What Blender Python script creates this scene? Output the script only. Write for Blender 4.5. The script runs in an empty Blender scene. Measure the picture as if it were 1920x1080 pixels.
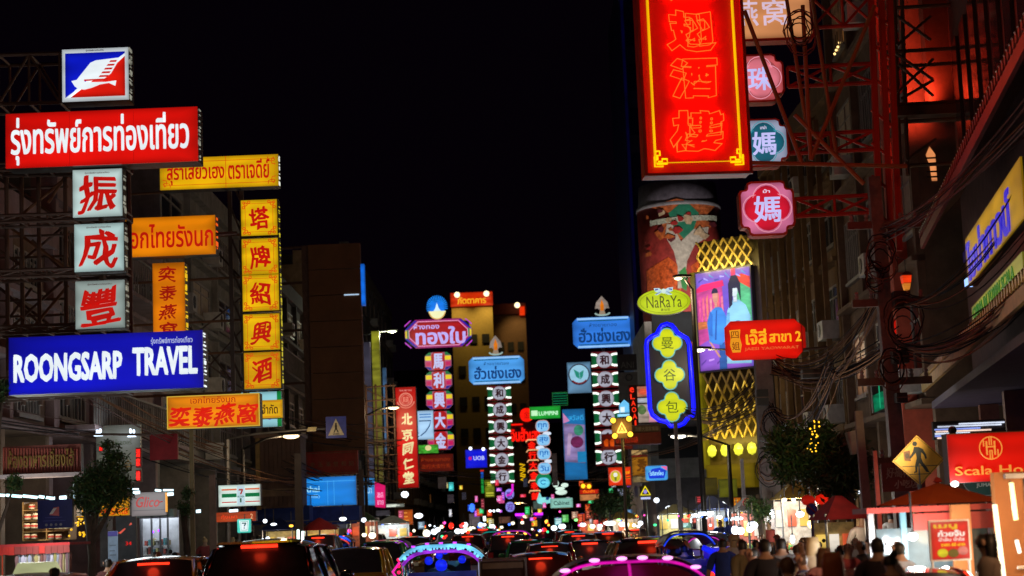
import bpy, math, random
from mathutils import Vector, Matrix
random.seed(7)
R = math.radians
SC = bpy.context.scene
COL = SC.collection
# ---------------------------------------------------------------- camera
F = 3350.0
CAMZ = 1.75
_c = bpy.data.cameras.new('camera')
CAM = bpy.data.objects.new('camera', _c)
COL.objects.link(CAM)
MC = Matrix.Translation((0, 0, CAMZ)) @ Matrix.Rotation(R(97.65), 4, 'X') @ Matrix.Rotation(R(-2.3), 4, 'Z')
CAM.matrix_world = MC
_c.sensor_width = 36
_c.lens = 36 * F / 1920
_c.clip_start = 0.3
_c.clip_end = 2500
_c.dof.use_dof = True
_c.dof.focus_distance = 38
_c.dof.aperture_fstop = 1.7
SC.camera = CAM
# ---------------------------------------------------------------- night sky
W = bpy.data.worlds.new('World')
SC.world = W
W.use_nodes = True
_bg = W.node_tree.nodes['Background']
_bg.inputs[0].default_value = (0.0011, 0.0004, 0.0015, 1)
_bg.inputs[1].default_value = 1.0
SC.view_settings.view_transform = 'Standard'
SC.view_settings.look = 'None'
SC.view_settings.exposure = 0
SC.view_settings.gamma = 1
SC.cycles.use_denoising = True
SC.cycles.max_bounces = 5
SC.cycles.diffuse_bounces = 2
SC.cycles.glossy_bounces = 3
SC.cycles.transmission_bounces = 4
SC.cycles.sample_clamp_indirect = 3
SC.cycles.use_light_tree = True

CAMP = Vector((0, 0, CAMZ))
FWD = (MC.to_3x3() @ Vector((0, 0, -1))).normalized()
def P(px, py, Y):
    d = MC.to_3x3() @ Vector(((px - 960) / F, (540 - py) / F, -1))
    return CAMP + d * (Y / d.y)
def K(p):                                   # metres per photo pixel at a point
    return (p - CAMP).dot(FWD) / F
def GX(px, Y, z=1.75):                      # world x of a photo column at distance Y near eye height
    return P(px, 990 - 0.04 * (px - 978), Y).x
def HZ(px, py, Y):                          # world z
    return P(px, py, Y).z

# ---------------------------------------------------------------- materials
def lin(c):
    return tuple(((v / 255) / 12.92 if v / 255 <= 0.04045 else ((v / 255 + 0.055) / 1.055) ** 2.4) for v in c)
_mats = {}
def mat(name, rgb, rough=0.7, metal=0.0, var=0.3, scale=3.0, bump=0.0, coat=0.0):
    key = ('m', name, rgb, rough, metal)
    if key in _mats: return _mats[key]
    m = bpy.data.materials.new(name); m.use_nodes = True
    nt = m.node_tree; b = nt.nodes['Principled BSDF']
    b.inputs['Roughness'].default_value = rough; b.inputs['Metallic'].default_value = metal
    if coat: b.inputs['Coat Weight'].default_value = coat
    tc = nt.nodes.new('ShaderNodeTexCoord'); n = nt.nodes.new('ShaderNodeTexNoise')
    n.inputs['Scale'].default_value = scale; n.inputs['Detail'].default_value = 6; n.inputs['Roughness'].default_value = 0.65
    nt.links.new(tc.outputs['Object'], n.inputs['Vector'])
    mx = nt.nodes.new('ShaderNodeMix'); mx.data_type = 'RGBA'
    mx.inputs[6].default_value = tuple(v * (1 - var) for v in rgb) + (1,)
    mx.inputs[7].default_value = tuple(min(1, v * (1 + var)) for v in rgb) + (1,)
    rp = nt.nodes.new('ShaderNodeMapRange'); rp.inputs[1].default_value = 0.3; rp.inputs[2].default_value = 0.7
    nt.links.new(n.outputs['Fac'], rp.inputs[0]); nt.links.new(rp.outputs[0], mx.inputs[0])
    nt.links.new(mx.outputs[2], b.inputs['Base Color'])
    if bump:
        bp = nt.nodes.new('ShaderNodeBump'); bp.inputs['Strength'].default_value = bump
        nt.links.new(n.outputs['Fac'], bp.inputs['Height']); nt.links.new(bp.outputs[0], b.inputs['Normal'])
    _mats[key] = m
    return m
def glow(rgb, s=1.0, var=0.25, scale=1.6, sample=True, name='lit'):
    """display colour 0-255 of something that gives off light; var = uneven backlight"""
    key = ('g', rgb, s, var, scale, sample)
    if key in _mats: return _mats[key]
    m = bpy.data.materials.new('%s_%d_%d_%d' % ((name,) + tuple(rgb))); m.use_nodes = True
    nt = m.node_tree; b = nt.nodes['Principled BSDF']
    l = lin(rgb)
    b.inputs['Base Color'].default_value = tuple(0.25 * v + 0.01 for v in l) + (1,)
    b.inputs['Roughness'].default_value = 0.35
    b.inputs['Emission Color'].default_value = l + (1,)
    if var > 0:
        tc = nt.nodes.new('ShaderNodeTexCoord'); n = nt.nodes.new('ShaderNodeTexNoise')
        mp = nt.nodes.new('ShaderNodeMapping'); mp.inputs['Scale'].default_value = (0.6, 1, 1.6)
        n.inputs['Scale'].default_value = scale; n.inputs['Detail'].default_value = 2
        nt.links.new(tc.outputs['Object'], mp.inputs[0]); nt.links.new(mp.outputs[0], n.inputs['Vector'])
        rp = nt.nodes.new('ShaderNodeMapRange'); rp.inputs[1].default_value = 0.3; rp.inputs[2].default_value = 0.7
        rp.inputs[3].default_value = s * (1 - var); rp.inputs[4].default_value = s * (1 + var * 0.4)
        nt.links.new(n.outputs['Fac'], rp.inputs[0]); res = rp.outputs[0]
        if sample:                          # tubes behind the sheet: soft bands, dimmer towards the rim
            def mth(op, x, y=None, **k):
                q = nt.nodes.new('ShaderNodeMath'); q.operation = op
                for i_, v_ in enumerate((x, y)):
                    if v_ is None: continue
                    if isinstance(v_, (int, float)): q.inputs[i_].default_value = v_
                    else: nt.links.new(v_, q.inputs[i_])
                return q.outputs[0]
            sx = nt.nodes.new('ShaderNodeSeparateXYZ'); nt.links.new(tc.outputs['Generated'], sx.inputs[0])
            ex = mth('POWER', mth('ABSOLUTE', mth('SUBTRACT', mth('MULTIPLY', sx.outputs[0], 2.0), 1.0)), 7.0)
            ez = mth('POWER', mth('ABSOLUTE', mth('SUBTRACT', mth('MULTIPLY', sx.outputs[2], 2.0), 1.0)), 5.0)
            rim = mth('SUBTRACT', 1.0, mth('MULTIPLY', mth('MAXIMUM', ex, ez), .5))
            bd = mth('ADD', 1.0, mth('MULTIPLY', mth('SINE', mth('MULTIPLY', sx.outputs[2], 16.0)), .07))
            res = mth('MULTIPLY', mth('MULTIPLY', res, rim), bd)
        nt.links.new(res, b.inputs['Emission Strength'])
    else:
        b.inputs['Emission Strength'].default_value = s
    if not sample: m.cycles.emission_sampling = 'NONE'
    _mats[key] = m
    return m
def L(rgb, s=1.0, var=0.12): return glow(rgb, s, var, 3.0, False)      # lettering and small lights
STEEL = mat('painted_steel', (0.17, 0.11, 0.085), 0.55, 0.3)
DARK = mat('dark_casing', (0.035, 0.032, 0.03), 0.5)
GREYM = mat('grey_metal', (0.2, 0.2, 0.2), 0.45, 0.6)
RUST = mat('rusty_steel', (0.25, 0.12, 0.06), 0.7, 0.2)
REDST = mat('red_painted_steel', (0.5, 0.05, 0.02), 0.5, 0.1)
DKM = mat('dark_metal', (0.07, 0.07, 0.07), 0.5, 0.5)
WHITEP = mat('white_paint', (0.75, 0.75, 0.73), 0.5)
BLACK = mat('black_rubber', (0.015, 0.015, 0.015), 0.6)
RED_D = mat('red_board', (0.4, 0.03, 0.02), 0.5)

# ---------------------------------------------------------------- mesh building
class MB:
    def __init__(s): s.v = []; s.f = []; s.mi = []; s.cur = 0
    def add(s, vs, fs):
        o = len(s.v); s.v += [tuple(v) for v in vs]
        s.f += [tuple(i + o for i in f) for f in fs]; s.mi += [s.cur] * len(fs)
        return s
    def box(s, x0, y0, z0, x1, y1, z1):
        if x0 > x1: x0, x1 = x1, x0
        if y0 > y1: y0, y1 = y1, y0
        if z0 > z1: z0, z1 = z1, z0
        vs = [(x, y, z) for z in (z0, z1) for (x, y) in ((x0, y0), (x1, y0), (x1, y1), (x0, y1))]
        return s.add(vs, [(3, 2, 1, 0), (4, 5, 6, 7), (0, 1, 5, 4), (1, 2, 6, 5), (2, 3, 7, 6), (3, 0, 4, 7)])
    def prism(s, pts, y0, y1):              # pts (x,z) counter-clockwise seen from -y; y0 is the front
        n = len(pts)
        a = sum(pts[i][0] * pts[(i + 1) % n][1] - pts[(i + 1) % n][0] * pts[i][1] for i in range(n))
        if a < 0: pts = pts[::-1]
        vs = [(x, y0, z) for x, z in pts] + [(x, y1, z) for x, z in pts]
        return s.add(vs, [tuple(range(n)), tuple(range(2 * n - 1, n - 1, -1))] + [(i + n, (i + 1) % n + n, (i + 1) % n, i) for i in range(n)])
    def tube(s, pts, r, n=6, closed=False):
        pts = [Vector(p) for p in pts]; m = len(pts); rings = []
        for i, p in enumerate(pts):
            if closed: t = pts[(i + 1) % m] - pts[i - 1]
            else: t = pts[min(i + 1, m - 1)] - pts[max(i - 1, 0)]
            if t.length < 1e-9: t = Vector((0, 0, 1))
            t.normalize()
            up = Vector((0, 1, 0)) if abs(t.y) < 0.9 else Vector((0, 0, 1))
            a = t.cross(up).normalized(); b = t.cross(a)
            rr = r[i] if isinstance(r, (list, tuple)) else r
            rings.append([p + a * (rr * math.cos(2 * math.pi * k / n)) + b * (rr * math.sin(2 * math.pi * k / n)) for k in range(n)])
        vs = [v for g in rings for v in g]; fs = []
        for i in range(m if closed else m - 1):
            j = (i + 1) % m
            for k in range(n): fs.append((i * n + k, j * n + k, j * n + (k + 1) % n, i * n + (k + 1) % n))
        if not closed: fs += [tuple(range(n)), tuple(range(m * n - 1, m * n - n - 1, -1))]
        return s.add(vs, fs)
    def ell(s, c, r, nu=12, nv=8):
        vs = []; fs = []
        if not isinstance(r, (tuple, list)): r = (r, r, r)
        for j in range(nv + 1):
            t = math.pi * j / nv
            for i in range(nu):
                p = 2 * math.pi * i / nu
                vs.append((c[0] + r[0] * math.sin(t) * math.cos(p), c[1] + r[1] * math.sin(t) * math.sin(p), c[2] + r[2] * math.cos(t)))
        for j in range(nv):
            for i in range(nu): fs.append((j * nu + i, (j + 1) * nu + i, (j + 1) * nu + (i + 1) % nu, j * nu + (i + 1) % nu))
        return s.add(vs, fs)
    def lathe(s, prof, c=(0, 0, 0), n=20):
        vs = []; fs = []
        for r, z in prof:
            for i in range(n):
                p = 2 * math.pi * i / n; vs.append((c[0] + r * math.cos(p), c[1] + r * math.sin(p), c[2] + z))
        for j in range(len(prof) - 1):
            for i in range(n): fs.append((j * n + i, j * n + (i + 1) % n, (j + 1) * n + (i + 1) % n, (j + 1) * n + i))
        return s.add(vs, fs)
    def loft(s, rings, cap=True):
        n = len(rings[0]); vs = [v for g in rings for v in g]; fs = []
        for j in range(len(rings) - 1):
            for i in range(n): fs.append((j * n + i, j * n + (i + 1) % n, (j + 1) * n + (i + 1) % n, (j + 1) * n + i))
        if cap: fs += [tuple(range(n - 1, -1, -1)), tuple(range((len(rings) - 1) * n, len(rings) * n))]
        return s.add(vs, fs)
    def build(s, name, m, parent=None, smooth=False, mx=None):
        me = bpy.data.meshes.new(name); me.from_pydata(s.v, [], s.f)
        for q in (m if isinstance(m, (list, tuple)) else [m]): me.materials.append(q)
        if isinstance(m, (list, tuple)): me.polygons.foreach_set('material_index', s.mi)
        if smooth: me.polygons.foreach_set('use_smooth', [True] * len(me.polygons))
        me.update()
        return obj(name, me, parent, mx)
def obj(name, data, parent=None, mx=None):
    o = bpy.data.objects.new(name, data); COL.objects.link(o)
    if parent is not None: o.parent = parent
    if mx is not None: o.matrix_local = mx
    return o
def tag(o, label, cat, group=None, kind=None):
    if label: o['label'] = label
    if cat: o['category'] = cat
    if group: o['group'] = group
    if kind: o['kind'] = kind
    return o
def thing(name, label, cat, loc=(0, 0, 0), rz=0.0, group=None):
    o = bpy.data.objects.new(name, None); COL.objects.link(o)
    o.location = loc; o.rotation_euler = (0, 0, rz); o.empty_display_size = 0.1
    return tag(o, label, cat, group)
def structure(name, mb, m): return tag(mb.build(name, m), None, None, None, 'structure')
_unit = {}
def member(parent, a, b, r, m, name='bar', sq=False):
    key = (m.name, name, sq)
    if key not in _unit:
        q = MB()
        if sq: q.box(-1, -1, 0, 1, 1, 1)
        else: q.tube([(0, 0, 0), (0, 0, 1)], 1, 6)
        o = q.build(name, m); _unit[key] = o.data; bpy.data.objects.remove(o)
    a = Vector(a); b = Vector(b); d = b - a
    rot = d.to_track_quat('Z', 'Y').to_matrix().to_4x4()
    return obj(name, _unit[key], parent, Matrix.Translation(a) @ rot @ Matrix.Diagonal((r, r, d.length, 1)))
def copy_tree(o, parent=None):
    c = o.copy(); COL.objects.link(c)
    if parent is not None:
        c.parent = parent
    for ch in list(o.children): copy_tree(ch, c)
    return c

# ---------------------------------------------------------------- lettering
_txt = {}
def text_raw(s, bold=0.0, outline=0.0, shear=0.0):
    key = (s, bold, outline, shear)
    if key in _txt: return _txt[key]
    cu = bpy.data.curves.new('lettering', 'FONT'); cu.body = s; cu.resolution_u = 2; cu.offset = bold; cu.shear = shear
    if outline:
        cu.fill_mode = 'NONE'; cu.bevel_depth = outline; cu.bevel_resolution = 0
    else: cu.extrude = 0.5
    o = bpy.data.objects.new('lettering', cu); COL.objects.link(o)
    dg = bpy.context.evaluated_depsgraph_get(); dg.update()
    me = bpy.data.meshes.new_from_object(o.evaluated_get(dg), depsgraph=dg)
    vs = [tuple(v.co) for v in me.vertices]; fs = [tuple(p.vertices) for p in me.polygons]
    bpy.data.objects.remove(o); bpy.data.curves.remove(cu); bpy.data.meshes.remove(me)
    xs = [v[0] for v in vs]; ys = [v[1] for v in vs]
    r = (vs, fs, min(xs), max(xs), min(ys), max(ys))
    _txt[key] = r
    return r
def thicken(vs, fs, x0, x1, y0, y1, d, dz):
    """heavier strokes: the same glyphs set side by side a hair apart"""
    V = []; Fc = []; d = min(d, .045)
    for i, (dx, dy) in enumerate(((d, d * .5), (-d, -d * .5), (-d * .6, d * .7), (d * .6, -d * .7), (0, 0))):
        o = len(V); V += [(x + dx, y + dy, z + i * dz) for x, y, z in vs]; Fc += [tuple(k + o for k in f) for f in fs]
    return V, Fc, x0 - d, x1 + d, y0 - d, y1 + d
def add_text(mb, s, cx, cz, w, h, y, th=0.012, bold=0.0, outline=0.0, shear=0.0, keep=False):
    """fit the string into a w x h box centred on (cx, cz) in the local xz plane, its front th before y"""
    vs, fs, x0, x1, y0, y1 = text_raw(s, 0.0 if not outline else bold, outline, shear)
    if bold and not outline: vs, fs, x0, x1, y0, y1 = thicken(vs, fs, x0, x1, y0, y1, bold, .02)
    sx = w / max(1e-6, x1 - x0); sy = h / max(1e-6, y1 - y0)
    if keep: sx = sy = min(sx, sy)
    mx_, my_ = (x0 + x1) / 2, (y0 + y1) / 2
    zz = (sx + sy) / 2 if outline else th
    mb.add([(cx + (v[0] - mx_) * sx, y - (v[2] * zz + (0 if outline else th / 2)), cz + (v[1] - my_) * sy) for v in vs], fs)
    return mb

# ---------------------------------------------------------------- sign context: local units are photo pixels
class Sign:
    def __init__(s, name, label, cat, cx, cy, Y, rz=0.0, group=None):
        p = P(cx, cy, Y); s.k = K(p); s.p = p
        a = R(rz); t = (cx - 960) / F
        s.ku = s.k / max(0.2, (math.cos(a) - t * math.sin(a)))
        s.root = thing(name, label, cat, p, a, group)
    def q(s, pts): return [(u * s.ku, v * s.k) for u, v in pts]
    def box(s, part, u0, v0, u1, v1, w0, w1, m, parent=None):
        return MB().box(u0 * s.ku, -w1, v0 * s.k, u1 * s.ku, -w0, v1 * s.k).build(part, m, parent or s.root)
    def boxes(s, part, lst, w0, w1, m, parent=None):
        b = MB()
        for u0, v0, u1, v1 in lst: b.box(u0 * s.ku, -w1, v0 * s.k, u1 * s.ku, -w0, v1 * s.k)
        return b.build(part, m, parent or s.root)
    def poly(s, part, pts, w0, w1, m, parent=None):
        return MB().prism(s.q(pts), -w1, -w0).build(part, m, parent or s.root)
    def polys(s, part, lst, w0, w1, m, parent=None):
        b = MB()
        for pts in lst: b.prism(s.q(pts), -w1, -w0)
        return b.build(part, m, parent or s.root)
    def disc(s, part, u, v, ru, rv, w0, w1, m, parent=None, n=24):
        return s.poly(part, ell2(u, v, ru, rv, n), w0, w1, m, parent)
    def text(s, part, t, u, v, w, h, wd, m, parent=None, **kw):
        b = MB(); add_text(b, t, u * s.ku, v * s.k, w * s.ku, h * s.k, -wd, **kw)
        return b.build(part, m, parent or s.root)
    def tube(s, part, pts, r, wd, m, parent=None, closed=False, n=6):
        return MB().tube([(u * s.ku, -wd, v * s.k) for u, v in pts], r * s.k, n, closed).build(part, m, parent or s.root, True)
    def tubes(s, part, lst, r, wd, m, parent=None, n=5):
        b = MB()
        for pts in lst: b.tube([(u * s.ku, -wd, v * s.k) for u, v in pts], r * s.k, n)
        return b.build(part, m, parent or s.root, True)
    def balls(s, part, lst, r, wd, m, parent=None):
        for u, v in lst: MB().ell((u * s.ku, -wd, v * s.k), r * s.k, 10, 6).build(part, m, parent or s.root, True)
def ell2(u, v, ru, rv, n=24, a0=0, a1=360):
    full = abs(a1 - a0) >= 360
    return [(u + ru * math.cos(R(a0 + (a1 - a0) * i / (n if full else n - 1))), v + rv * math.sin(R(a0 + (a1 - a0) * i / (n if full else n - 1)))) for i in range(n)]
def rrect(u, v, hw, hh, r, n=5):
    pts = []
    for cx, cy, a in ((hw - r, hh - r, 0), (-hw + r, hh - r, 90), (-hw + r, -hh + r, 180), (hw - r, -hh + r, 270)):
        for i in range(n + 1):
            t = R(a + 90 * i / n); pts.append((u + cx + r * math.cos(t), v + cy + r * math.sin(t)))
    return pts
def cham(hw, hh, c, u=0, v=0):
    return [(u + a, v + b) for a, b in ((hw - c, hh), (-hw + c, hh), (-hw, hh - c), (-hw, -hh + c), (-hw + c, -hh), (hw - c, -hh), (hw, -hh + c), (hw, hh - c))]
def quatre(r, d, n=10, u=0, v=0):           # four-lobed outline
    pts = []
    for k in range(4):
        a = 90 * k; cx, cy = d * math.cos(R(a)), d * math.sin(R(a))
        for i in range(n + 1):
            t = R(a - 88 + 176 * i / n); pts.append((u + cx + r * math.cos(t), v + cy + r * math.sin(t)))
    return pts
def truss(parent, a, b, h, r=0.03, m=STEEL, n=5, cross=False, deep=0.0, up=Vector((0, 0, 1))):
    """lattice of two chords (four when deep) with posts and braces from a to b"""
    a = Vector(a); b = Vector(b); h = Vector(up) * h
    offs = [Vector((0, 0, 0))] + ([Vector((0, deep, 0))] if deep else [])
    for o in offs:
        member(parent, a + o, b + o, r, m, 'chord'); member(parent, a + h + o, b + h + o, r, m, 'chord')
        for i in range(n + 1):
            p = a.lerp(b, i / n) + o
            member(parent, p, p + h, r * 0.7, m, 'post')
            if i < n:
                q = a.lerp(b, (i + 1) / n) + o
                if i % 2 or cross: member(parent, p, q + h, r * 0.7, m, 'brace')
                if not i % 2 or cross: member(parent, p + h, q, r * 0.7, m, 'brace')
    if deep:
        for i in range(n + 1):
            p = a.lerp(b, i / n); member(parent, p, p + offs[1], r * 0.7, m, 'tie'); member(parent, p + h, p + h + offs[1], r * 0.7, m, 'tie')
# ---------------------------------------------------------------- ground, road, pavements
LX, RX = -10.5, 9.5
ASPH = mat('asphalt', (0.05, 0.05, 0.052), 0.45, 0, 0.35, 6, 0.2)
PAVE = mat('paving', (0.2, 0.19, 0.18), 0.7, 0, 0.3, 4, 0.2)
structure('ground', MB().box(-300, -70, -0.4, 300, 900, -0.02), mat('city_ground', (0.06, 0.06, 0.06), 0.9))
structure('road', MB().box(-7.6, -60, -0.018, 6.2, 700, 0.0), ASPH)
structure('pavement', MB().box(LX - 0.2, -60, -0.018, -7.85, 700, 0.13), PAVE)
structure('pavement', MB().box(6.45, -60, -0.018, RX + 0.6, 700, 0.13), PAVE)
structure('kerb', MB().box(-7.85, -60, -0.018, -7.6, 700, 0.14), mat('kerb_stone', (0.4, 0.4, 0.38), 0.7))
structure('kerb', MB().box(6.2, -60, -0.018, 6.45, 700, 0.14), mat('kerb_stone', (0.4, 0.4, 0.38), 0.7))
_b = MB()
for lx in (-4.2, -0.8, 2.7):
    for i in range(90): _b.box(lx - 0.06, -10 + i * 4, 0.003, lx + 0.06, -8.4 + i * 4, 0.005)
structure('lane_markings', _b, mat('road_paint', (0.75, 0.75, 0.7), 0.6))

# ---------------------------------------------------------------- buildings
GLASSD = mat('dark_window_glass', (0.03, 0.035, 0.04), 0.12, 0, 0.1)
FRAMEM = mat('window_frame', (0.28, 0.26, 0.24), 0.5)
CURT = mat('curtain_cloth', (0.45, 0.38, 0.3), 0.9, 0, 0.2)
AIRCON = mat('aircon_casing', (0.5, 0.5, 0.48), 0.5)
_wmesh = {}
def win_set(w, h):
    key = (round(w, 2), round(h, 2))
    if key not in _wmesh:
        f = MB(); t = 0.07
        f.box(-w / 2, -0.06, 0, -w / 2 + t, 0, h); f.box(w / 2 - t, -0.06, 0, w / 2, 0, h)
        f.box(-w / 2 + t, -0.06, h - t, w / 2 - t, 0, h); f.box(-w / 2 - 0.06, -0.12, -0.08, w / 2 + 0.06, 0, 0)
        f.box(-w / 2 + t, -0.06, 0, w / 2 - t, 0, t); f.box(-0.03, -0.05, t, 0.03, 0, h - t)
        f.box(-w / 2 + t, -0.05, h * 0.7, w / 2 - t, -0.003, h * 0.7 + 0.05)
        p = MB().box(-w / 2 + t, -0.02, t, w / 2 - t, -0.004, h - t)
        o = f.build('window', FRAMEM); q = p.build('pane', GLASSD); c = MB()
        for i in range(7):
            x = -w / 2 + t + (w - 2 * t) * (i + 0.5) / 7; c.box(x - 0.025, -0.10, 0.05, x + 0.025, -0.07, h - 0.05)
        g = c.build('window_bars', FRAMEM)
        _wmesh[key] = (o.data, q.data, g.data)
        for z in (o, q, g): bpy.data.objects.remove(z)
    return _wmesh[key]
LITW = glow((150, 95, 45), 0.5, 0.4, 2.0); LITC = glow((120, 140, 130), 0.4, 0.4, 2.0)
def shophouse(label, a, b, h, wallm, floors=None, bay=3.8, depth=12, name='shophouse', lit=0.06, ground=4.2, win=True, balc=False, bars=False, trimm=None, slats=0):
    """terrace house whose facade runs from point a to b (x,y); its body lies behind. Local x runs a->b, local y goes inwards"""
    if abs(a[1] - b[1]) > abs(a[0] - b[0]): a, b = b, a
    a = Vector((a[0], a[1], 0)); b = Vector((b[0], b[1], 0)); d = b - a; w = d.length
    t = thing(name, label, 'building', a, math.atan2(d.y, d.x))
    m = MB().box(0, 0, ground, w, depth, h); m.box(0, 1.5, 0, w, depth, ground)
    n = max(1, round(w / bay)); bw = w / n
    for i in range(n + 1):
        x = min(max(i * bw, 0.15), w - 0.15); m.box(x - 0.15, -0.02, 0, x + 0.15, 1.5, ground - 0.002)
    m.build('wall', wallm, t)
    tm = trimm or wallm
    MB().box(-0.05, -0.25, h, w + 0.05, 0.35, h + 0.7).build('parapet', tm, t)
    for i in range(n + 1):
        x = min(max(i * bw, 0.12), w - 0.12); MB().box(x - 0.12, -0.2, ground + 0.15, x + 0.12, -0.004, h - 0.004).build('pilaster', tm, t)
    fl = floors or max(1, int((h - ground) / 3.3)); fh = (h - ground) / fl
    for j in range(fl):
        z = ground + j * fh
        MB().box(0, -0.32, z, w, -0.003, z + 0.13).build('ledge', tm, t)
        if balc and j % 2 == 0:
            MB().box(0.2, -1.0, z + 0.14, w - 0.2, -0.33, z + 0.24).build('balcony_slab', tm, t)
            r = MB(); r.box(0.2, -1.0, z + 1.1, w - 0.2, -0.95, z + 1.15)
            for q in range(int(w / 0.25)): r.box(0.25 + q * 0.25, -0.99, z + 0.24, 0.28 + q * 0.25, -0.96, z + 1.1)
            r.build('balcony_railing', FRAMEM, t)
        if not win: continue
        for i in range(n):
            x = (i + 0.5) * bw; ww = bw * random.choice((0.5, 0.62, 0.7)); hh = fh * 0.52
            me = win_set(ww, hh); mx = Matrix.Translation((x, -0.004, z + fh * 0.25))
            f = obj('window', me[0], t, mx); p = obj('pane', me[1], f)
            rr = random.random()
            if rr < lit or rr > 0.75:
                c = p.data.copy(); c.materials[0] = (LITW if rr < lit * 0.6 else LITC) if rr < lit else CURT; p.data = c
            if bars or random.random() < 0.3: obj('window_bars', me[2], f)
            if random.random() < 0.35:
                ac = MB().box(x + ww * 0.1, -0.62, z + fh * 0.1, x + ww * 0.1 + 0.8, -0.05, z + fh * 0.1 + 0.55).build('air_conditioner', AIRCON, t)
                MB().lathe([(0.2, 0), (0.2, 0.02), (0.02, 0.03)], (0, 0, 0), 12).build('fan_grille', DARK, ac, False, Matrix.Translation((x + ww * 0.1 + 0.3, -0.621, z + fh * 0.1 + 0.28)) @ Matrix.Rotation(R(90), 4, 'X'))
    if slats:
        for i in range(slats):
            x = w * (i + 0.5) / slats; MB().box(x - 0.05, -0.5, ground + 0.3, x + 0.05, -0.34, h - 0.6).build('slat', tm, t)
    return t, w
BR = mat('brown_plaster', (0.17, 0.105, 0.065), 0.85, 0, 0.35, 2, 0.15)
GP = mat('grey_plaster', (0.24, 0.235, 0.22), 0.85, 0, 0.35, 2, 0.15)
CP = mat('cream_plaster', (0.36, 0.3, 0.22), 0.85, 0, 0.3, 2, 0.15)
MP = mat('mauve_plaster', (0.3, 0.22, 0.22), 0.85, 0, 0.3, 2, 0.15)
DP = mat('dark_plaster', (0.09, 0.08, 0.085), 0.85, 0, 0.3, 2, 0.15)
OC = mat('ochre_plaster', (0.2, 0.12, 0.05), 0.85, 0, 0.3, 2, 0.15)
NV = mat('navy_cladding', (0.02, 0.025, 0.12), 0.5, 0.2, 0.3, 2)
# left side: facade runs away from the camera, body on the left -> a is the far end
shophouse('brown terrace behind the scaffold with barred windows beside the white panels', (LX, 40), (LX, 22), 8.4, BR, 3, bars=True, trimm=MP)
shophouse('mauve fronted house with a row of old windows behind the blue board', (LX, 52), (LX, 40), 9.6, MP, 3, balc=True, bars=True)
shophouse('grey terrace with pale wall behind the yellow panels', (LX, 67), (LX, 52), 13, GP, 4, bay=5)
shophouse('dark house with balconies seen between the yellow and brown vertical signs', (LX, 88), (LX, 67), 12.6, DP, 4, balc=True, lit=0.1)
shophouse('cream building half hidden by the tall brown sign', (LX, 112), (LX, 88), 15.2, CP, 4)
shophouse('tall dark block behind the peacock gold shop sign', (LX, 150), (LX, 112), 19.5, DP, 5, lit=0.03)
shophouse('dark terrace beyond the red vertical pharmacy sign', (LX, 205), (LX, 150), 13.5, BR, 4, lit=0.04)
shophouse('low dark terrace near the far end on the side of the peacock sign', (LX, 320), (LX, 205), 14, DP, 4, lit=0.05, bay=6)
# right side
shophouse('brown house with louvred front behind the red lattice arms', (9.6, 41), (RX + 0.3, 52), 17.5, BR, 4, lit=0.08)
shophouse('brown house with vertical blinds behind the quatrefoil signs', (RX + 0.3, 52.2), (RX, 65), 14.2, OC, 4, bay=3.2, lit=0.08, slats=9)
shophouse('dark house beside the golden lattice building', (RX + .9, 65.2), (RX + .9, 69), 14.8, DP, 4, slats=6)
shophouse('dark terrace behind the food picture panels', (RX, 98), (RX, 140), 10, GP, 3, lit=0.1)
shophouse('dim terrace beyond the green louvre frame', (RX, 140.2), (RX, 215), 11, DP, 3, bay=5, lit=0.1)
shophouse('farthest terrace on the market side', (RX, 215.2), (RX, 330), 10, BR, 3, bay=7, lit=0.08)
# far end of the street, where it bends
for i, (px0, px1, top, Y, m) in enumerate(((745, 850, 700, 340, DP), (984, 1075, 800, 345, BR), (1075, 1200, 735, 350, DP))):
    x0, x1 = P(px0, 900, Y).x, P(px1, 900, Y).x
    shophouse(['dark far block left of the yellow lit tower', 'lower far house beneath the gold shop pole signs', 'dark far block above the pale market signs'][i], (x0, Y), (x1, Y), HZ((px0 + px1) / 2, top, Y), m, bay=5, depth=15, lit=0.12)
# yellow lit towers with a red crown
def tower(px0, px1, top, Y, m, label, redh, redm, txt):
    x0, x1 = P(px0, 700, Y).x, P(px1, 700, Y).x; h = HZ((px0 + px1) / 2, top, Y); w = x1 - x0
    t = thing('tower_block', label, 'building', (x0, Y, 0))
    MB().box(0, 0, 0, w, 18, h).build('wall', m, t)
    sp = MB().box(-0.1, -0.3, h - redh, w + 0.1, -0.01, h + 0.3).build('sign_band', redm, t)
    if txt: add_text(MB(), txt, w / 2, h - redh / 2, w * 0.7, redh * 0.6, -0.31, bold=0.02).build('lettering', L((255, 190, 40)), sp)
    for j in range(4):
        for i in range(3):
            f = MB().box(w * (0.12 + 0.3 * i), -0.15, h - redh - 5.5 - 4.6 * j, w * (0.3 + 0.3 * i), -0.01, h - redh - 4.2 - 4.6 * j).build('window', DARK, t)
    return t, w, h
TW, tww, twh = tower(851, 928, 552, 262, mat('yellow_plaster', (0.55, 0.36, 0.08), 0.8, 0, 0.12), 'yellow floodlit tower with a red lettered band on its top', 1.75, glow((225, 50, 8), 0.9, 0.25), 'ภัตตาคาร')
TX, txw, txh = tower(929, 990, 573, 266, mat('brown_tower_plaster', (0.22, 0.11, 0.05), 0.8, 0, 0.15), 'dark brown tower with a lit edge beside the yellow floodlit tower', 1.3, mat('tower_band', (0.3, 0.05, 0.02), 0.7), None)
MB().box(txw - 0.9, -0.5, txh - 1.6, txw - 0.1, -0.31, txh - .2).build('lit_panel', glow((235, 50, 5), 1, 0.2), TX)
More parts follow.
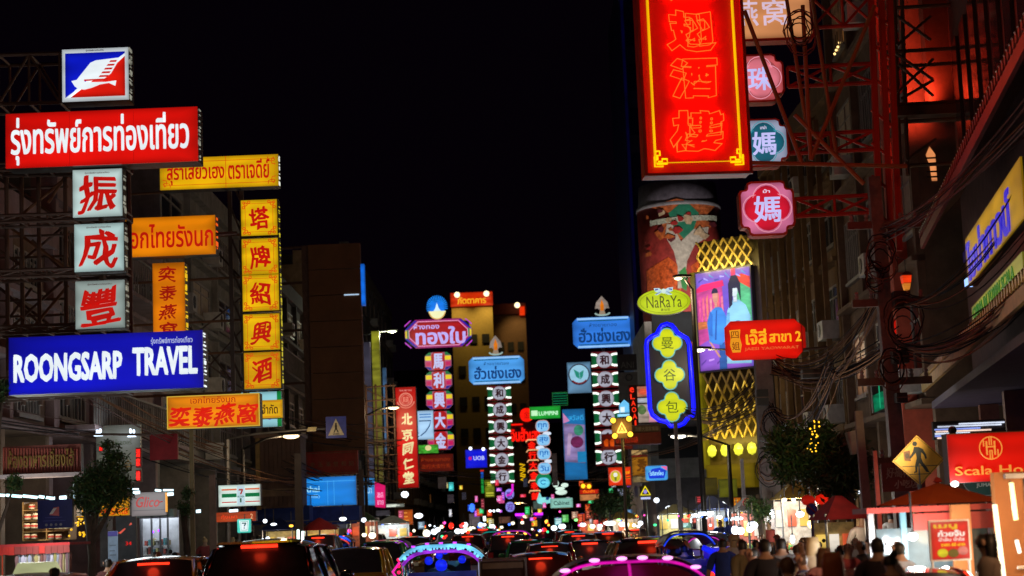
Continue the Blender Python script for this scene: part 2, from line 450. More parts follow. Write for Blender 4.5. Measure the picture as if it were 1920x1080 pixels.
def lamp(name, kind, loc, power, color, size=0.1, parent=None, rot=None, spot=70, blend=0.6):
    l = bpy.data.lights.new(name, kind); l.energy = power; l.color = color
    if kind == 'SPOT': l.spot_size = R(spot); l.spot_blend = blend; l.shadow_soft_size = size
    elif kind == 'AREA': l.size = size
    else: l.shadow_soft_size = size
    o = bpy.data.objects.new(name, l); COL.objects.link(o); o.location = loc
    if rot: o.rotation_euler = rot
    if parent is not None: o.parent = parent
    return o
# floodlights of the two towers (small lamps stand on brackets under the band)
for px, py, tr, w, h, pw in ((863, 556, TW, tww, twh, 3500), (918, 553, TW, tww, twh, 4500), (984, 575, TX, txw, txh, 2500)):
    x = (px - 851) / 77 * tww if tr is TW else txw - 1.2
    fl = MB().ell((x, -1.9, h - 0.2), 0.42, 10, 6).build('floodlight', L((255, 235, 180), 2, 0), tr)
    member(tr, (x, -1.9, h - 0.2), (x, 0, h - 0.4), 0.06, DARK, 'bracket')
    o = lamp('floodlight_lamp', 'SPOT', (x, -2.6, h - 0.2), pw * .27, (1, 0.75, 0.3), 0.3, tr, (R(24), 0, 0), 95, 1.0)

# ---------------------------------------------------------------- near house with tiled eaves (right edge)
def NX(Y): return 10.25 - (40 - Y) * 0.145
ang = math.atan2(15.2, 2.2 * 1.0)
near = thing('restaurant_house', 'near house on the market side with two tiled eaves and a long yellow board', 'building', (NX(22), 22, 0), math.atan2(18, NX(40) - NX(22)))
NW = math.hypot(18, NX(40) - NX(22))       # local x: along the street, away from camera; local y: towards the road is +y
MB().box(0, -9, 4.2, NW, 0, 15).build('wall', mat('dark_red_brown_plaster', (0.13, 0.06, 0.05), 0.8, 0, 0.3), near)
MB().box(0, -9, 0, NW, -3.2, 4.2).build('wall', mat('dark_red_brown_plaster', (0.13, 0.06, 0.05), 0.8, 0, 0.3), near)
def eave(z, out, drop, m, lipm, beadm, name='eave'):
    e = MB(); e.add([(0, 0, z + drop), (NW, 0, z + drop), (NW, out, z), (0, out, z), (0, 0, z + drop - 0.12), (NW, 0, z + drop - 0.12), (NW, out, z - 0.12), (0, out, z - 0.12)],
          [(0, 1, 2, 3)[::-1], (4, 5, 6, 7), (3, 2, 6, 7), (0, 4, 5, 1), (0, 3, 7, 4), (1, 5, 6, 2)])
    ro = e.build(name, m, near)
    n = 60
    q = MB(); q.tube([(0, 0, 0), (0, out * 1.04, -drop * 1.04)], 0.075, 6); me = q.build('roof_tile', m, ro).data; bpy.data.objects.remove(ro.children[0])
    for i in range(n): obj('roof_tile', me, ro, Matrix.Translation((NW * (i + 0.5) / n, 0, z + drop + 0.02)))
    q = MB(); q.tube([(0, 0, 0), (0, 0.03, 0)], 0.085, 8); me2 = q.build('tile_end', beadm, ro).data; bpy.data.objects.remove([c for c in ro.children if c.name.startswith('tile_end')][0])
    for i in range(n): obj('tile_end', me2, ro, Matrix.Translation((NW * (i + 0.5) / n, out * 1.04, z - drop * 0.04)))
    MB().box(0, out - 0.02, z - 0.34, NW, out + 0.05, z - 0.13).build('fascia', lipm, near)
    return ro
TILE = mat('glazed_tile', (0.22, 0.1, 0.04), 0.35, 0, 0.3); FAS = mat('red_fascia', (0.22, 0.02, 0.015), 0.6)
eave(8.0, 0.9, 0.9, TILE, FAS, FAS)
eave(4.75, 1.1, 0.8, TILE, mat('gilt_fascia', (0.45, 0.28, 0.08), 0.45, 0.4), mat('gilt_tile_end', (0.6, 0.4, 0.12), 0.35, 0.5))
MB().box(0, -3.2, 4.03, NW, 0.95, 4.18).build('canopy_ceiling', mat('painted_ceiling', (0.07, 0.05, 0.1), 0.6), near)
for i in range(5): MB().box(NW * i / 4.2, -0.4, 0, NW * i / 4.2 + 0.35, 0, 4.02).build('column', mat('dark_column', (0.2, 0.07, 0.04), 0.6), near)
for i in range(10):
    MB().box(0.8 + i * 1.7, 0.01, 9.6, 1.7 + i * 1.7, 0.08, 12).build('window', GLASSD, near)
bl = MB().box(1, -1.2, 3.96, NW - 1, -1.1, 4.02).build('blue_tube', glow((50, 20, 200), 1.2, 0), near)
MB().box(0.5, 0.02, 7.2, NW - 0.6, 0.1, 7.42).build('blue_band', glow((20, 6, 90), 0.5, 0.5), near)
# golden tower building with the screen
Z = lambda px, py, Y: HZ(px, py, Y)
gb = thing('lattice_building', 'building clad in golden diamond lattice carrying the big picture screen', 'building', (0, 0, 0))
GY = 76.0; gk = GY / F
GA = R(-40); gdir = Vector((math.cos(GA), math.sin(GA), 0)); gn = Vector((math.sin(GA), -math.cos(GA), 0))
g0 = P(1312, 515, GY); gx0, gy0 = g0.x, g0.y
tt = (1420 - 960) / F
glen = (tt * gy0 - gx0) / (math.cos(GA) - tt * math.sin(GA))
gb.location = (gx0, gy0, 0); gb.rotation_euler = (0, 0, GA)
gtop = HZ(1312, 455, GY)
MB().box(0, 0.02, 3.8, glen + 0.5, 9, gtop).build('wall', mat('bronze_wall', (0.07, 0.05, 0.015), 0.5, 0.2), gb)
MB().box(0.2, 1.2, 0, glen, 8.8, 3.8).build('shop_wall', DP, gb)
GOLD = mat('brushed_gold', (0.7, 0.5, 0.12), 0.4, 0.35, 0.15); GOLDL = glow((190, 150, 20), 0.9, 0.5, 4)
MB().box(-0.35, -0.25, 3.9, -0.01, 0.3, gtop - 1.3).build('gold_corner_strip', glow((120, 110, 8), 0.8, 0.5, 1.2), gb)
def lattice(z0, z1, nx, nz):
    w = glen / nx; h = (z1 - z0) / nz
    for j in range(nz):
        for i in range(nx):
            member(gb, (i * w, -0.12, z0 + j * h), ((i + 1) * w, -0.12, z0 + (j + 1) * h), 0.035, GOLD, 'lattice_bar', True)
            member(gb, (i * w, -0.16, z0 + (j + 1) * h), ((i + 1) * w, -0.16, z0 + j * h), 0.035, GOLD, 'lattice_bar', True)
            if (i * 7 + j * 5) % 6:
                z = z0 + j * h; x = (i + 0.5) * w
                MB().prism([(x - w * .33, z + h * .16), (x - w * .26, z + h * .16), (x + w * .02, z + h * .5), (x - w * .05, z + h * .5)], -0.2, -0.17).build('lit_bar', L((255, 215, 90), 1, 0.5), gb)
                MB().prism([(x + w * .33, z + h * .16), (x + w * .26, z + h * .16), (x - w * .02, z + h * .5), (x + w * .05, z + h * .5)], -0.2, -0.17).build('lit_bar', L((230, 180, 50), 1, 0.3), gb)
zs1 = HZ(1312, 515, GY); zs0 = HZ(1318, 697, GY)
lattice(zs1 + 0.1, gtop, 6, 2); lattice(zs0 - 2.9, zs0 - 0.1, 6, 3)
for i in range(4): MB().ell((glen * (0.12 + 0.24 * i), -0.3, zs0 - 3.4), (0.24, 0.12, 0.27), 4, 4).build('lit_diamond', L((225, 225, 60), 1, 0.3), gb)
MB().box(0.2, -0.6, zs0 - 5.0, glen - 0.2, -0.1, zs0 - 4.0).build('lit_fascia', glow((120, 100, 10), 0.7, 0.4), gb)
for i in range(5): lamp('lattice_lamp', 'POINT', (glen * (i + .5) / 5, -0.8, zs1 + 0.2), 30, (1, .8, .3), 0.1, gb); 
for i in range(5): lamp('lattice_lamp', 'POINT', (glen * (i + .5) / 5, -0.9, zs0 - 3.2), 35, (1, .8, .2), 0.1, gb)
# picture screen
sc = thing('picture_screen', 'glowing advertising screen with a woman and a man on a pink and violet street', 'screen', (gx0, gy0, zs0), GA)
sw = glen - 0.05; sh = zs1 - zs0; off = gn * 0.3
sc.location = Vector((gx0, gy0, zs0)) + off
def sp(name, pts, d, m, par=None): return MB().prism([(u * sw, v * sh) for u, v in pts], -0.02 - d, -0.015 - d + 0.005).build(name, m, par or sc)
MB().box(-0.08, 0, -0.08, sw + 0.05, 0.25, sh + 0.08).build('screen_casing', DARK, sc)
pic = MB().box(0, -0.02, 0, sw, -0.002, sh).build('screen_face', glow((120, 90, 215), 0.95, 0.35, 0.8), sc)
def pp(name, pts, d, m): return sp(name, pts, d, m, pic)
pp('picture_patch', [(0, .15), (.36, .18), (.5, .5), (.48, .86), (0, .8)], .004, glow((215, 70, 150), 1, .45, 2.5))
pp('picture_patch', [(0, .8), (.52, .84), (.5, .9), (.1, .88), (0, .84)], .006, glow((230, 20, 100), 1, .2))
for i in range(7): pp('picture_patch', [(.03 + .07 * i, .5), (.07 + .07 * i, .5), (.07 + .07 * i, .74 + .02 * (i % 3)), (.03 + .07 * i, .73)], .007, glow((245, 90 + 20 * (i % 4), 150 - 20 * (i % 3)), 1, .4, 4))
pp('picture_patch', [(0, .42), (.25, .43), (.25, .5), (0, .5)], .008, glow((220, 120, 30), 1, .5, 5))
pp('picture_patch', [(.72, .2), (1, .2), (1, .86), (.72, .86)], .004, glow((90, 200, 130), 1, .45, 3))
pp('picture_patch', [(.62, .84), (.8, .86), (1, .78), (1, .9), (.85, .94), (.62, .9)], .006, glow((240, 70, 30), 1, .4, 4))
pp('picture_patch', [(.66, .93), (.74, .93), (.74, 1), (.66, 1)], .008, glow((225, 30, 90), 1, .2))
pp('picture_patch', [(0, 0), (.95, 0), (.6, .3), (.3, .34), (0, .26)], .006, glow((150, 90, 210), .9, .3, 1.5))
BLU = glow((60, 150, 235), 1, .25, 2); CYA = glow((150, 220, 240), 1, .2, 2); SKN = glow((215, 150, 120), 1, .15); HAI = glow((20, 25, 45), 1, .3)
pp('man_shirt', [(.2, .28), (.42, .24), (.5, .3), (.55, .5), (.46, .62), (.36, .64), (.26, .6), (.17, .48)], .012, BLU)
pp('man_trousers', [(.36, .0), (.5, .0), (.5, .27), (.38, .26)], .011, glow((30, 90, 160), 1, .3))
pp('man_face', ell2(.35, .74, .055, .07, 14), .014, SKN); pp('man_hair', ell2(.345, .775, .06, .055, 12, 0, 180), .016, HAI)
pp('man_arm', [(.18, .3), (.23, .28), (.4, .12), (.36, .12)], .015, SKN)
pp('woman_dress', [(.5, .05), (.95, .03), (.98, .5), (.9, .62), (.78, .68), (.66, .68), (.56, .58)], .018, CYA)
pp('woman_hair', [(.6, .6), (.6, .85), (.66, .93), (.76, .93), (.82, .85), (.82, .66), (.76, .8), (.68, .8), (.66, .64)], .024, HAI)
pp('woman_face', ell2(.71, .79, .06, .085, 14), .021, glow((205, 225, 225), 1, .1)); pp('woman_neck', [(.68, .66), (.75, .66), (.75, .74), (.68, .74)], .02, glow((205, 225, 225), 1, .1))
pp('woman_fringe', [(.64, .84), (.78, .84), (.78, .9), (.64, .9)], .026, HAI)
pp('man_shirt_fold', [(.3, .3), (.33, .3), (.37, .6), (.35, .6)], .02, L((30, 90, 170)))
pp('man_sleeve', [(.17, .48), (.2, .36), (.26, .34), (.28, .56), (.24, .6)], .019, glow((40, 120, 210), 1, .25, 3))
pp('man_neck', [(.33, .63), (.38, .63), (.375, .69), (.335, .69)], .017, SKN)
pp('woman_sleeve', [(.5, .3), (.58, .3), (.6, .56), (.55, .56)], .026, glow((110, 185, 225), 1, .3, 3))
pp('woman_bag', ell2(.74, .34, .16, .13, 16, 0, 180), .03, glow((20, 95, 130), 1, .2)); pp('woman_bag_inner', ell2(.74, .34, .13, .1, 16, 0, 180), .034, CYA)
for i in range(9): pp('picture_stroke', [(.05 + .1 * i, .9 + .03 * (i % 3)), (.13 + .1 * i, .93 - .02 * (i % 2)), (.13 + .1 * i, .94 - .02 * (i % 2)), (.05 + .1 * i, .92 + .03 * (i % 3))], .01, L(((60, 60, 150), (150, 150, 235), (70, 130, 190))[i % 3]))
for i in range(5): pp('picture_stroke', [(.02 + .15 * i, .05 + .04 * (i % 2)), (.12 + .15 * i, .1), (.12 + .15 * i, .115), (.02 + .15 * i, .07 + .04 * (i % 2))], .01, L(((90, 50, 150), (200, 150, 235))[i % 2]))
lamp('screen_light', 'AREA', (sw / 2, -0.5, sh / 2), 60, (.6, .5, 1), 4, sc, (R(90), 0, 0))

# tower with the round drum wrapped in a food picture
dY = 93; dc = P(1288, 560, dY); dr = 80 * K(dc)
zt = HZ(1288, 335, dY); zl = HZ(1288, 383, dY); zb = HZ(1288, 600, dY)
bt = thing('corner_building', 'plain dark corner building under the round picture drum', 'building', (dc.x, dc.y, 0))
MB().box(-2.3, 0, 4, 2.6, 10, zb).build('wall', GP, bt); MB().box(-2.1, .8, 0, 2.4, 9.8, 4).build('shop_wall', DP, bt)
MB().box(-2.3, -.5, zb - 3.2, 1.4, -.01, zb - 1.2).build('red_fascia', mat('red_board2', (.4, .04, .02), .5), bt)
for z in (5, 8, 11): MB().box(-1.9, -.08, z, 1.9, -.005, z + 1.6).build('window', GLASSD, bt)
dm = thing('picture_drum', 'huge round drum shaped like a noodle cup with red food picture and green diamond', 'billboard', (dc.x, dc.y + dr, zb + .01))
H = zt - zb
NAVY = mat('drum_top_grey', (.16, .15, .2), .6, 0, .4, 3)
MB().lathe([(dr * .97, 0), (dr * .99, H * .5), (dr, zl - zb), (0.01, zl - zb + .01)], n=48).build('drum_wall', mat('drum_print', (.34, .035, .03), .6, 0, .5, 2.2), dm, True)
MB().lathe([(dr * .98, zl - zb), (dr * 1.02, zl - zb), (dr * 1.02, zl - zb + .18), (dr * .98, zl - zb + .25)], n=48).build('drum_rim', mat('drum_rim_grey', (.22, .22, .25), .5), dm, True)
MB().lathe([(dr * .97, zl - zb + .25), (dr * .93, H), (0.01, H + .1)], n=40).build('drum_top', NAVY, dm, True)
def wrap(name, pts, m, e=.02, sub=8):
    """pts in photo px relative to (1288, 560) bent round the drum"""
    b = MB(); n = len(pts); out = []
    for i in range(n):
        for s_ in range(sub):
            t = s_ / sub; out.append((pts[i][0] * (1 - t) + pts[(i + 1) % n][0] * t, pts[i][1] * (1 - t) + pts[(i + 1) % n][1] * t))
    cx = sum(p[0] for p in out) / len(out); cy = sum(p[1] for p in out) / len(out)
    def on(u, v):
        a = max(-1.45, min(1.45, u * K(dc) / dr)); z = HZ(1288, 560 + v, dY) - zb; rr = dr * (.97 + .02 * z / (H * .5) if z < H * .5 else .99 + .01 * (z - H * .5) / (zl - zb - H * .5)) + e
        a = math.asin(max(-.99, min(.99, u * K(dc) / rr)))
        return (rr * math.sin(a), -rr * math.cos(a), z)
    vs = [on(cx, cy)]; fs = []; rings = 4
    for r_ in range(1, rings + 1):
        for u, v in out: vs.append(on(cx + (u - cx) * r_ / rings, cy + (v - cy) * r_ / rings))
    N = len(out)
    for i in range(N): fs.append((0, 1 + i, 1 + (i + 1) % N))
    for r_ in range(rings - 1):
        for i in range(N): fs.append((1 + r_ * N + i, 1 + (r_ + 1) * N + i, 1 + (r_ + 1) * N + (i + 1) % N, 1 + r_ * N + (i + 1) % N))
    b.add(vs, fs); return b.build(name, m, dm)
wrap('printed_diamond', [(6, -185), (32, -160), (18, -125), (2, -110), (-16, -130), (-26, -162)], mat('print_green', (.02, .22, .13), .5, 0, .3), .03)
wrap('printed_flames', [(-60, -178), (-10, -188), (34, -178), (66, -176), (40, -150), (60, -140), (36, -120), (-16, -110), (-40, -140), (-20, -160)], mat('print_orange', (.5, .13, .04), .5, 0, .6, 5), .02)
wrap('printed_prawn', [(50, -135), (46, -115), (20, -100), (4, -70), (-4, -20), (-16, -20), (-14, -60), (-20, -90), (-34, -120), (-30, -142), (-20, -140), (-8, -105), (20, -130)], mat('print_white', (.5, .48, .42), .5, 0, .35, 4), .04)
wrap('printed_soup', [(-70, -60), (-30, -80), (-10, -60), (-10, -10), (-40, 20), (-70, 10)], mat('print_red_orange', (.6, .1, .02), .5, 0, .7, 5), .03)
wrap('printed_soup', [(10, -60), (40, -80), (70, -50), (70, 10), (20, 20)], mat('print_red_orange', (.6, .1, .02), .5, 0, .7, 5), .03)
wrap('printed_leaf', [(-12, -50), (0, -60), (4, -40), (0, -14), (-8, -20)], mat('print_leaf', (.03, .25, .06), .5), .06)
wrap('printed_text_strip', [(-60, -152), (-2, -154), (68, -158), (68, -148), (-2, -144), (-60, -142)], mat('print_pale', (.45, .5, .42), .5, 0, .7, 9), .07)
_rd = random.Random(31)
for i in range(34):
    u, v = _rd.uniform(-66, 66), _rd.uniform(-178, -20); n_ = _rd.randrange(5, 8); rr_ = _rd.uniform(4, 13)
    if abs(u - 4) < 20 and v > -120: continue
    wrap('printed_petal', [(u + rr_ * _rd.uniform(.4, 1.2) * math.cos(6.283 * q / n_), v + rr_ * _rd.uniform(.3, 1.0) * math.sin(6.283 * q / n_)) for q in range(n_)], mat('petal_%d' % (i % 5), ((.5, .12, .03), (.35, .02, .02), (.5, .38, .25), (.12, .02, .03), (.06, .2, .08))[i % 5], .5, 0, .5, 6), .08 + .002 * i, 4)
lamp('drum_floodlight', 'SPOT', (dc.x, dc.y - 7, zb - 1.5), 2600, (1, .85, .75), .2, None, (R(90 + 38), 0, 0), 80)
# tall navy block with blue edge
nb = thing('navy_tower', 'tall navy building edge rising beside the red neon board', 'building', (P(1189, 600, 104).x, 104, 0))
nh = HZ(1195, -40, 104); nw = 2.6
MB().box(0, 0, 0, nw, 12, nh).build('wall', NV, nb)
for i in range(12): MB().box(.3, -.07, 3 + i * 2.7, nw - .3, -.005, 4.6 + i * 2.7).build('window', mat('navy_glass', (.01, .015, .08), .15), nb)
MB().box(0.08, -.1, 6, .26, -.075, nh).build('edge_strip', glow((5, 5, 60), .3, .5, .6), nb)
# ---------------------------------------------------------------- signs, left side
WHT = L((235, 245, 250)); WARMW = L((240, 230, 190)); REDL = L((200, 25, 15)); REDC = L((190, 15, 10), 1, .2)
def brush(s, part, t, u, v, w, h, wd, m, parent=None, bold=.012, amp=.045, tilt=.10, seed=1):
    """characters painted with a brush: uneven strokes that climb to the right"""
    vs, fs, x0, x1, y0, y1 = thicken(*text_raw(t), bold * .9, .03)
    rnd = random.Random(seed); ph = [rnd.uniform(0, 6.28) for _ in range(6)]
    sx = w * s.ku / (x1 - x0); sz = h * s.k / (y1 - y0); out = []
    for x, y, z in vs:
        X = x - (x0 + x1) / 2; Y = y - (y0 + y1) / 2
        X2 = X + amp * (math.sin(5 * Y + ph[0]) + .5 * math.sin(11 * Y + 3 * X + ph[1])) + .05 * Y
        Y2 = Y + tilt * math.sin(2.2 * X + ph[5]) * .5 + tilt * .4 * X * (1 if x1 - x0 < 1.6 else .15) + amp * (math.sin(6 * X + ph[2]) + .5 * math.sin(13 * X + 4 * Y + ph[3]))
        out.append((u * s.ku + X2 * sx, -wd - z * .012 - .006, v * s.k + Y2 * sz))
    return MB().add(out, fs).build(part, m, parent or s.root)
def casing(s, hw, hh, d=.35, m=DARK, e=2):
    return s.box('casing', -hw, -hh, hw, hh, -d, -.01, m)
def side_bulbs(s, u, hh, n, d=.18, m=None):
    """little bulbs and painted-in glowing reflections along the narrow side of a light box"""
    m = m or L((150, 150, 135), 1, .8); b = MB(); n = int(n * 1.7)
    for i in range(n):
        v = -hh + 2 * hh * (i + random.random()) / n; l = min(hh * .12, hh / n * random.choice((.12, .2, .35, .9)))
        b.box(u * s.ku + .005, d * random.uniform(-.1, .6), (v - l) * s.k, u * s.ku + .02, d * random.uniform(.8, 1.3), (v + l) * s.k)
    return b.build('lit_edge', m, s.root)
# 1 emblem box
s = Sign('billboard_box', 'white framed light box with a white bird on blue and red, above the red board', 'sign', 179, 140, 30)
casing(s, 62, 50, .45); fr = s.box('frame', -62, -50, 62, 50, -.01, .02, glow((215, 225, 230), 1, .15))
f = s.poly('face', [(-56, -43), (-56, 42), (56, 42), (56, 37)], .022, .03, glow((8, 25, 200), 1, .3))
f2 = s.poly('face', [(-46, -43), (56, -43), (56, 34)], .022, .032, glow((225, 25, 12), 1, .2))
s.poly('white_sweep', [(-52, -43), (-46, -43), (-38, -30), (-10, -8), (56, 38), (56, 33), (44, 22), (-6, -12), (-36, -34)], .034, .04, WHT)
s.poly('bird_body', [(-44, -12), (-34, -10), (-8, 22), (2, 26), (48, 30), (30, 0), (14, -12), (-20, -12), (-18, -15), (20, -16), (40, -14), (38, -24), (26, -18), (10, -20), (-6, -26), (-20, -29), (-32, -27), (-38, -22)], .042, .05, WHT)
for i in range(5): s.poly('wing_stripe', [(30 - 5 * i, 25 - 7 * i), (42 - 4 * i, 25 - 7 * i), (40 - 4 * i, 21.5 - 7 * i), (27 - 5 * i, 21.5 - 7 * i)], .052, .056, REDL)
s.poly('wing_stripe', [(-20, -10), (26, -9.5), (24, -12), (-20, -13)], .052, .056, REDL)
s.text('small_print', 'รุ่งทรัพย์การท่องเที่ยว', 0, 46, 34, 4, .022, DARK)
side_bulbs(s, 62, 48, 9)
# 2 red Thai board
s = Sign('long_signboard', 'long red light board with white Thai letters under the bird emblem', 'sign', 191, 258, 30)
casing(s, 180, 52, .5); s.box('face', -180, -52, 180, 52, -.01, .02, glow((228, 14, 8), 1, .3, .9))
s.text('lettering', 'รุ่งทรัพย์การท่องเที่ยว', -3, -2, 334, 92, .022, WHT, bold=.022)
for u in (-60, 60): s.box('panel_joint', u - .4, -52, u + .4, 52, .02, .024, L((170, 8, 6)))
side_bulbs(s, 180, 50, 7)
# 3 white panels
for i, (ch, cx, cy, v) in enumerate((('振', 183, 362, 'topmost of the three'), ('成', 186, 464, 'middle of the three'), ('豐', 188, 571, 'lowest and greyest of the three'))):
    s = Sign('white_light_box', 'white light box with one red character, ' + v, 'sign', cx, cy, 30.2, group='white light boxes with red characters')
    casing(s, 47, 46, .3); s.box('face', -46, -45, 46, 45, -.01, .02, glow(((192, 215, 212), (180, 208, 206), (150, 165, 160))[i], 1, .22, 1.2))
    brush(s, 'character', ch, 0, -3, 72, 72, .022, REDC, bold=.03, seed=i + 3)
    s.text('small_print', 'รุ่งทรัพย์การท่องเที่ยว', 0, 38, 46, 4, .022, L((60, 20, 20)))
    s.box('hanger', -3, 46, 3, 57, -.2, -.1, STEEL)
    side_bulbs(s, 47, 42, 5)
# 8 blue board
s = Sign('long_signboard', 'long blue light board reading ROONGSARP TRAVEL in white capitals', 'sign', 199, 680, 30)
casing(s, 182, 54, .5); s.box('face', -182, -54, 182, 54, -.01, .02, glow((6, 14, 190), 1, .55, .55))
s.text('lettering', 'ROONGSARP', -71, -5, 204, 56, .022, WHT, bold=.045); s.text('lettering', 'TRAVEL', 111, -1, 122, 56, .022, WHT, bold=.045)
s.text('small_print', 'รุ่งทรัพย์การท่องเที่ยว', 124, 36, 78, 15, .022, L((190, 200, 230)))
side_bulbs(s, 182, 52, 8, m=L((225, 235, 235), 1.4, .4))
# steel mast and lattice carrying them
m_ = thing('sign_scaffold', 'rust brown steel lattice from the facade carrying the travel agency boards', 'scaffold', (LX, 31, 6))
def at(px, py, Y): return P(px, py, Y) - m_.location
def W2(px0, py0, px1, py1, Y, r=.035, nm='bar', m=STEEL): member(m_, at(px0, py0, Y), at(px1, py1, Y), r, m, nm)
zt_ = 0
truss(m_, at(-60, 197, 30.4), at(112, 192, 30.4), .88, .035, STEEL, 3, False, .7)
for (y0, y1) in ((314, 316), (413, 409), (517, 512), (622, 617), (745, 735)):
    truss(m_, at(-60, y0 + 6, 30.6), at(236, y1 + 0, 30.6), .12 if y0 < 700 else .35, .03, STEEL, 6, False, .5)
    
for px in (12, 40, 72, 122): W2(px, 318, px + 4, 760, 31.2, .04, 'post')
W2(240, 300, 247, 740, 31.0, .05, 'post')
for i, (a, b, c, d) in enumerate(((128, 330, 20, 420), (0, 330, 110, 410), (120, 425, 10, 515), (10, 420, 120, 500), (125, 520, 20, 615), (0, 540, 90, 620), (128, 535, 40, 640), (60, 450, 130, 520), (0, 620, 60, 540), (130, 320, 90, 380), (0, 470, 60, 512), (30, 560, 100, 615))): W2(a, b, c, d, 31.2 + .2 * (i % 3), .028, 'brace', RUST if i % 3 == 0 else STEEL)
for y in (350, 440, 480, 560, 590): W2(-40, y + 6, 128, y, 31.5, .025, 'rail')
# 4,5,9 bird nest shop boards
s = Sign('orange_signboard', 'orange light board with red Thai letters sticking out behind the white boxes', 'sign', 320, 443, 36)
casing(s, 84, 37, .4); s.box('face', -84, -37, 84, 37, -.01, .02, glow((235, 132, 8), 1, .3, 1.2))
s.text('lettering', 'เอกไทยรังนก', -2, 1, 164, 46, .022, REDC, bold=.015); side_bulbs(s, 84, 35, 4, m=L((240, 90, 20)))
MB().tube([(84 * s.ku, 0, 0), (116 * s.ku, .5, .1)], .04).build('bracket', STEEL, s.root)
s = Sign('vertical_signboard', 'narrow vertical orange light board with four dark red characters above the blue board', 'sign', 317, 572, 36.5)
casing(s, 30, 80, .4); s.box('face', -30, -80, 30, 80, -.01, .02, glow((226, 122, 8), .95, .35, 1))
for i, ch in enumerate('奕泰燕窩'): brush(s, 'character', ch, -2, 58 - 35 * i, 32, 28, .022, L((150, 15, 8)), seed=i, bold=.02)
side_bulbs(s, 30, 78, 10, m=L((235, 190, 20), 1, .3))
s = Sign('orange_signboard', 'wide orange light board with four red Chinese characters under small Thai letters', 'sign', 400, 771, 36)
casing(s, 87, 31, .4); s.box('frame', -87, -31, 87, 31, -.01, .012, L((205, 170, 60))); s.box('face', -85, -29, 85, 29, .013, .02, glow((242, 140, 10), 1, .3, 1.6))
for i, ch in enumerate('奕泰燕窩'): brush(s, 'character', ch, -62 + 42 * i, -7, 39, 39, .022, L((215, 30, 10)), seed=i + 20, bold=.035)
s.text('small_lettering', 'เอกไทยรังนก', 0, 22, 84, 13, .022, L((170, 25, 10)))
# 6 yellow Thai board
yg = L((205, 70, 10))
def corner_scrolls(s, hw, hh, r, m, parent):
    for a in (-1, 1):
        for b in (-1, 1):
            c = (a * (hw - r), b * (hh - r))
            s.tubes('corner_scroll', [[(c[0] + a * r, c[1] - b * r * .6), (c[0] + a * r * .3, c[1] - b * r * .5), (c[0] + a * r * .1, c[1] + b * r * .1), (c[0] - b * 0 - a * r * .5, c[1] + b * r * .3), (c[0] - a * r * .6, c[1] + b * r)],
                [(c[0] + a * r * .9, c[1] + b * r * .2), (c[0] + a * r * .5, c[1] + b * r * .9)], ell2(c[0] + a * r * .45, c[1] + b * r * .35, r * .3, r * .3, 9)], .75, .024, m, parent)
s = Sign('yellow_signboard', 'yellow light board with red Thai letters in two panels above the stacked yellow boxes', 'sign', 411, 323, 44)
casing(s, 111, 30, .45); f = s.box('face', -111, -30, 111, 30, -.01, .02, glow((236, 178, 10), 1, .35, 1.4))
s.text('lettering', 'สุราเสี่ยวเฮง', -44, 0, 108, 44, .022, REDC, bold=.02); s.text('lettering', 'ตราเจดีย์', 56, 4, 78, 38, .022, REDC, bold=.02)
s.box('panel_joint', 12, -30, 13, 30, .021, .024, yg)
s.tube('border_line', [(-104, -22), (104, -22), (104, 22), (-104, 22)], .5, .022, yg, None, True); corner_scrolls(s, 106, 26, 9, yg, s.root); side_bulbs(s, 111, 29, 5, m=L((220, 225, 210), 1.2))
# 7 five yellow boxes
s = Sign('stacked_signboard', 'tall stack of five yellow light boxes with red characters in scroll borders', 'sign', 489, 550, 44)
for i, (ch, cx, cy) in enumerate((('塔', 488, 406), ('牌', 489, 480), ('紹', 490, 549), ('興', 491, 623), ('酒', 493, 695))):
    u, v = 0, (550 - cy) + .0
    c = s.box('light_box', -36, v - 35, 36, v + 35, -.35, -.01, DARK)
    f = s.box('face', -34, v - 34, 34, v + 34, -.009, .02, glow((238, 186, 12) if i < 4 else (218, 158, 12), 1, .38, 1.5), c)
    brush(s, 'character', ch, 0, v, 38, 42, .022, REDC, c, bold=.03, seed=i + 40)
    q = []
    s.tube('border_line', [(-26, v - 27), (26, v - 27), (26, v + 27), (-26, v + 27)], .55, .022, yg, c, True)
    b = MB()
    for a in (-1, 1):
        for d in (-1, 1):
            for (x, y, r) in ((25, 26, 3.2), (29, 20, 2.4), (19, 30, 2.4), (28.5, 29, 2)):
                b.tube([((a * x + r * math.cos(t)) * s.ku, -.024, (v + d * y + r * math.sin(t)) * s.k) for t in [6.28 * z / 8 for z in range(8)]], .8 * s.k, 4, True)
    b.build('corner_scroll', yg, c)
side_bulbs(s, 36, 172, 24, m=L((205, 190, 40), 1, .4))
s2 = thing('sign_mast', 'brown steel mast and diagonal stays behind the stacked yellow boxes', 'scaffold', (P(440, 990, 44.8).x, 44.8, 0))
for px in (430, 452): member(s2, P(px, 330, 44.8) - s2.location, P(px + 8, 745, 44.8) - s2.location, .05, STEEL, 'post', True)
for i in range(7): member(s2, P(431, 330 + 55 * i, 44.8) - s2.location, P(454, 385 + 55 * i, 44.8) - s2.location, .03, STEEL, 'brace')
for y in (352, 440, 520, 600, 660, 735): member(s2, Vector((LX, 45.2, P(440, y, 44.8).z)) - s2.location, P(452, y, 44.8) - s2.location, .035, RUST, 'arm')
for a in ((360, 420, 450, 520), (350, 640, 450, 560), (345, 600, 440, 720), (380, 700, 470, 600), (470, 740, 330, 640)): member(s2, P(a[0], a[1], 46) - s2.location, P(a[2], a[3], 45) - s2.location, .025, STEEL, 'stay')
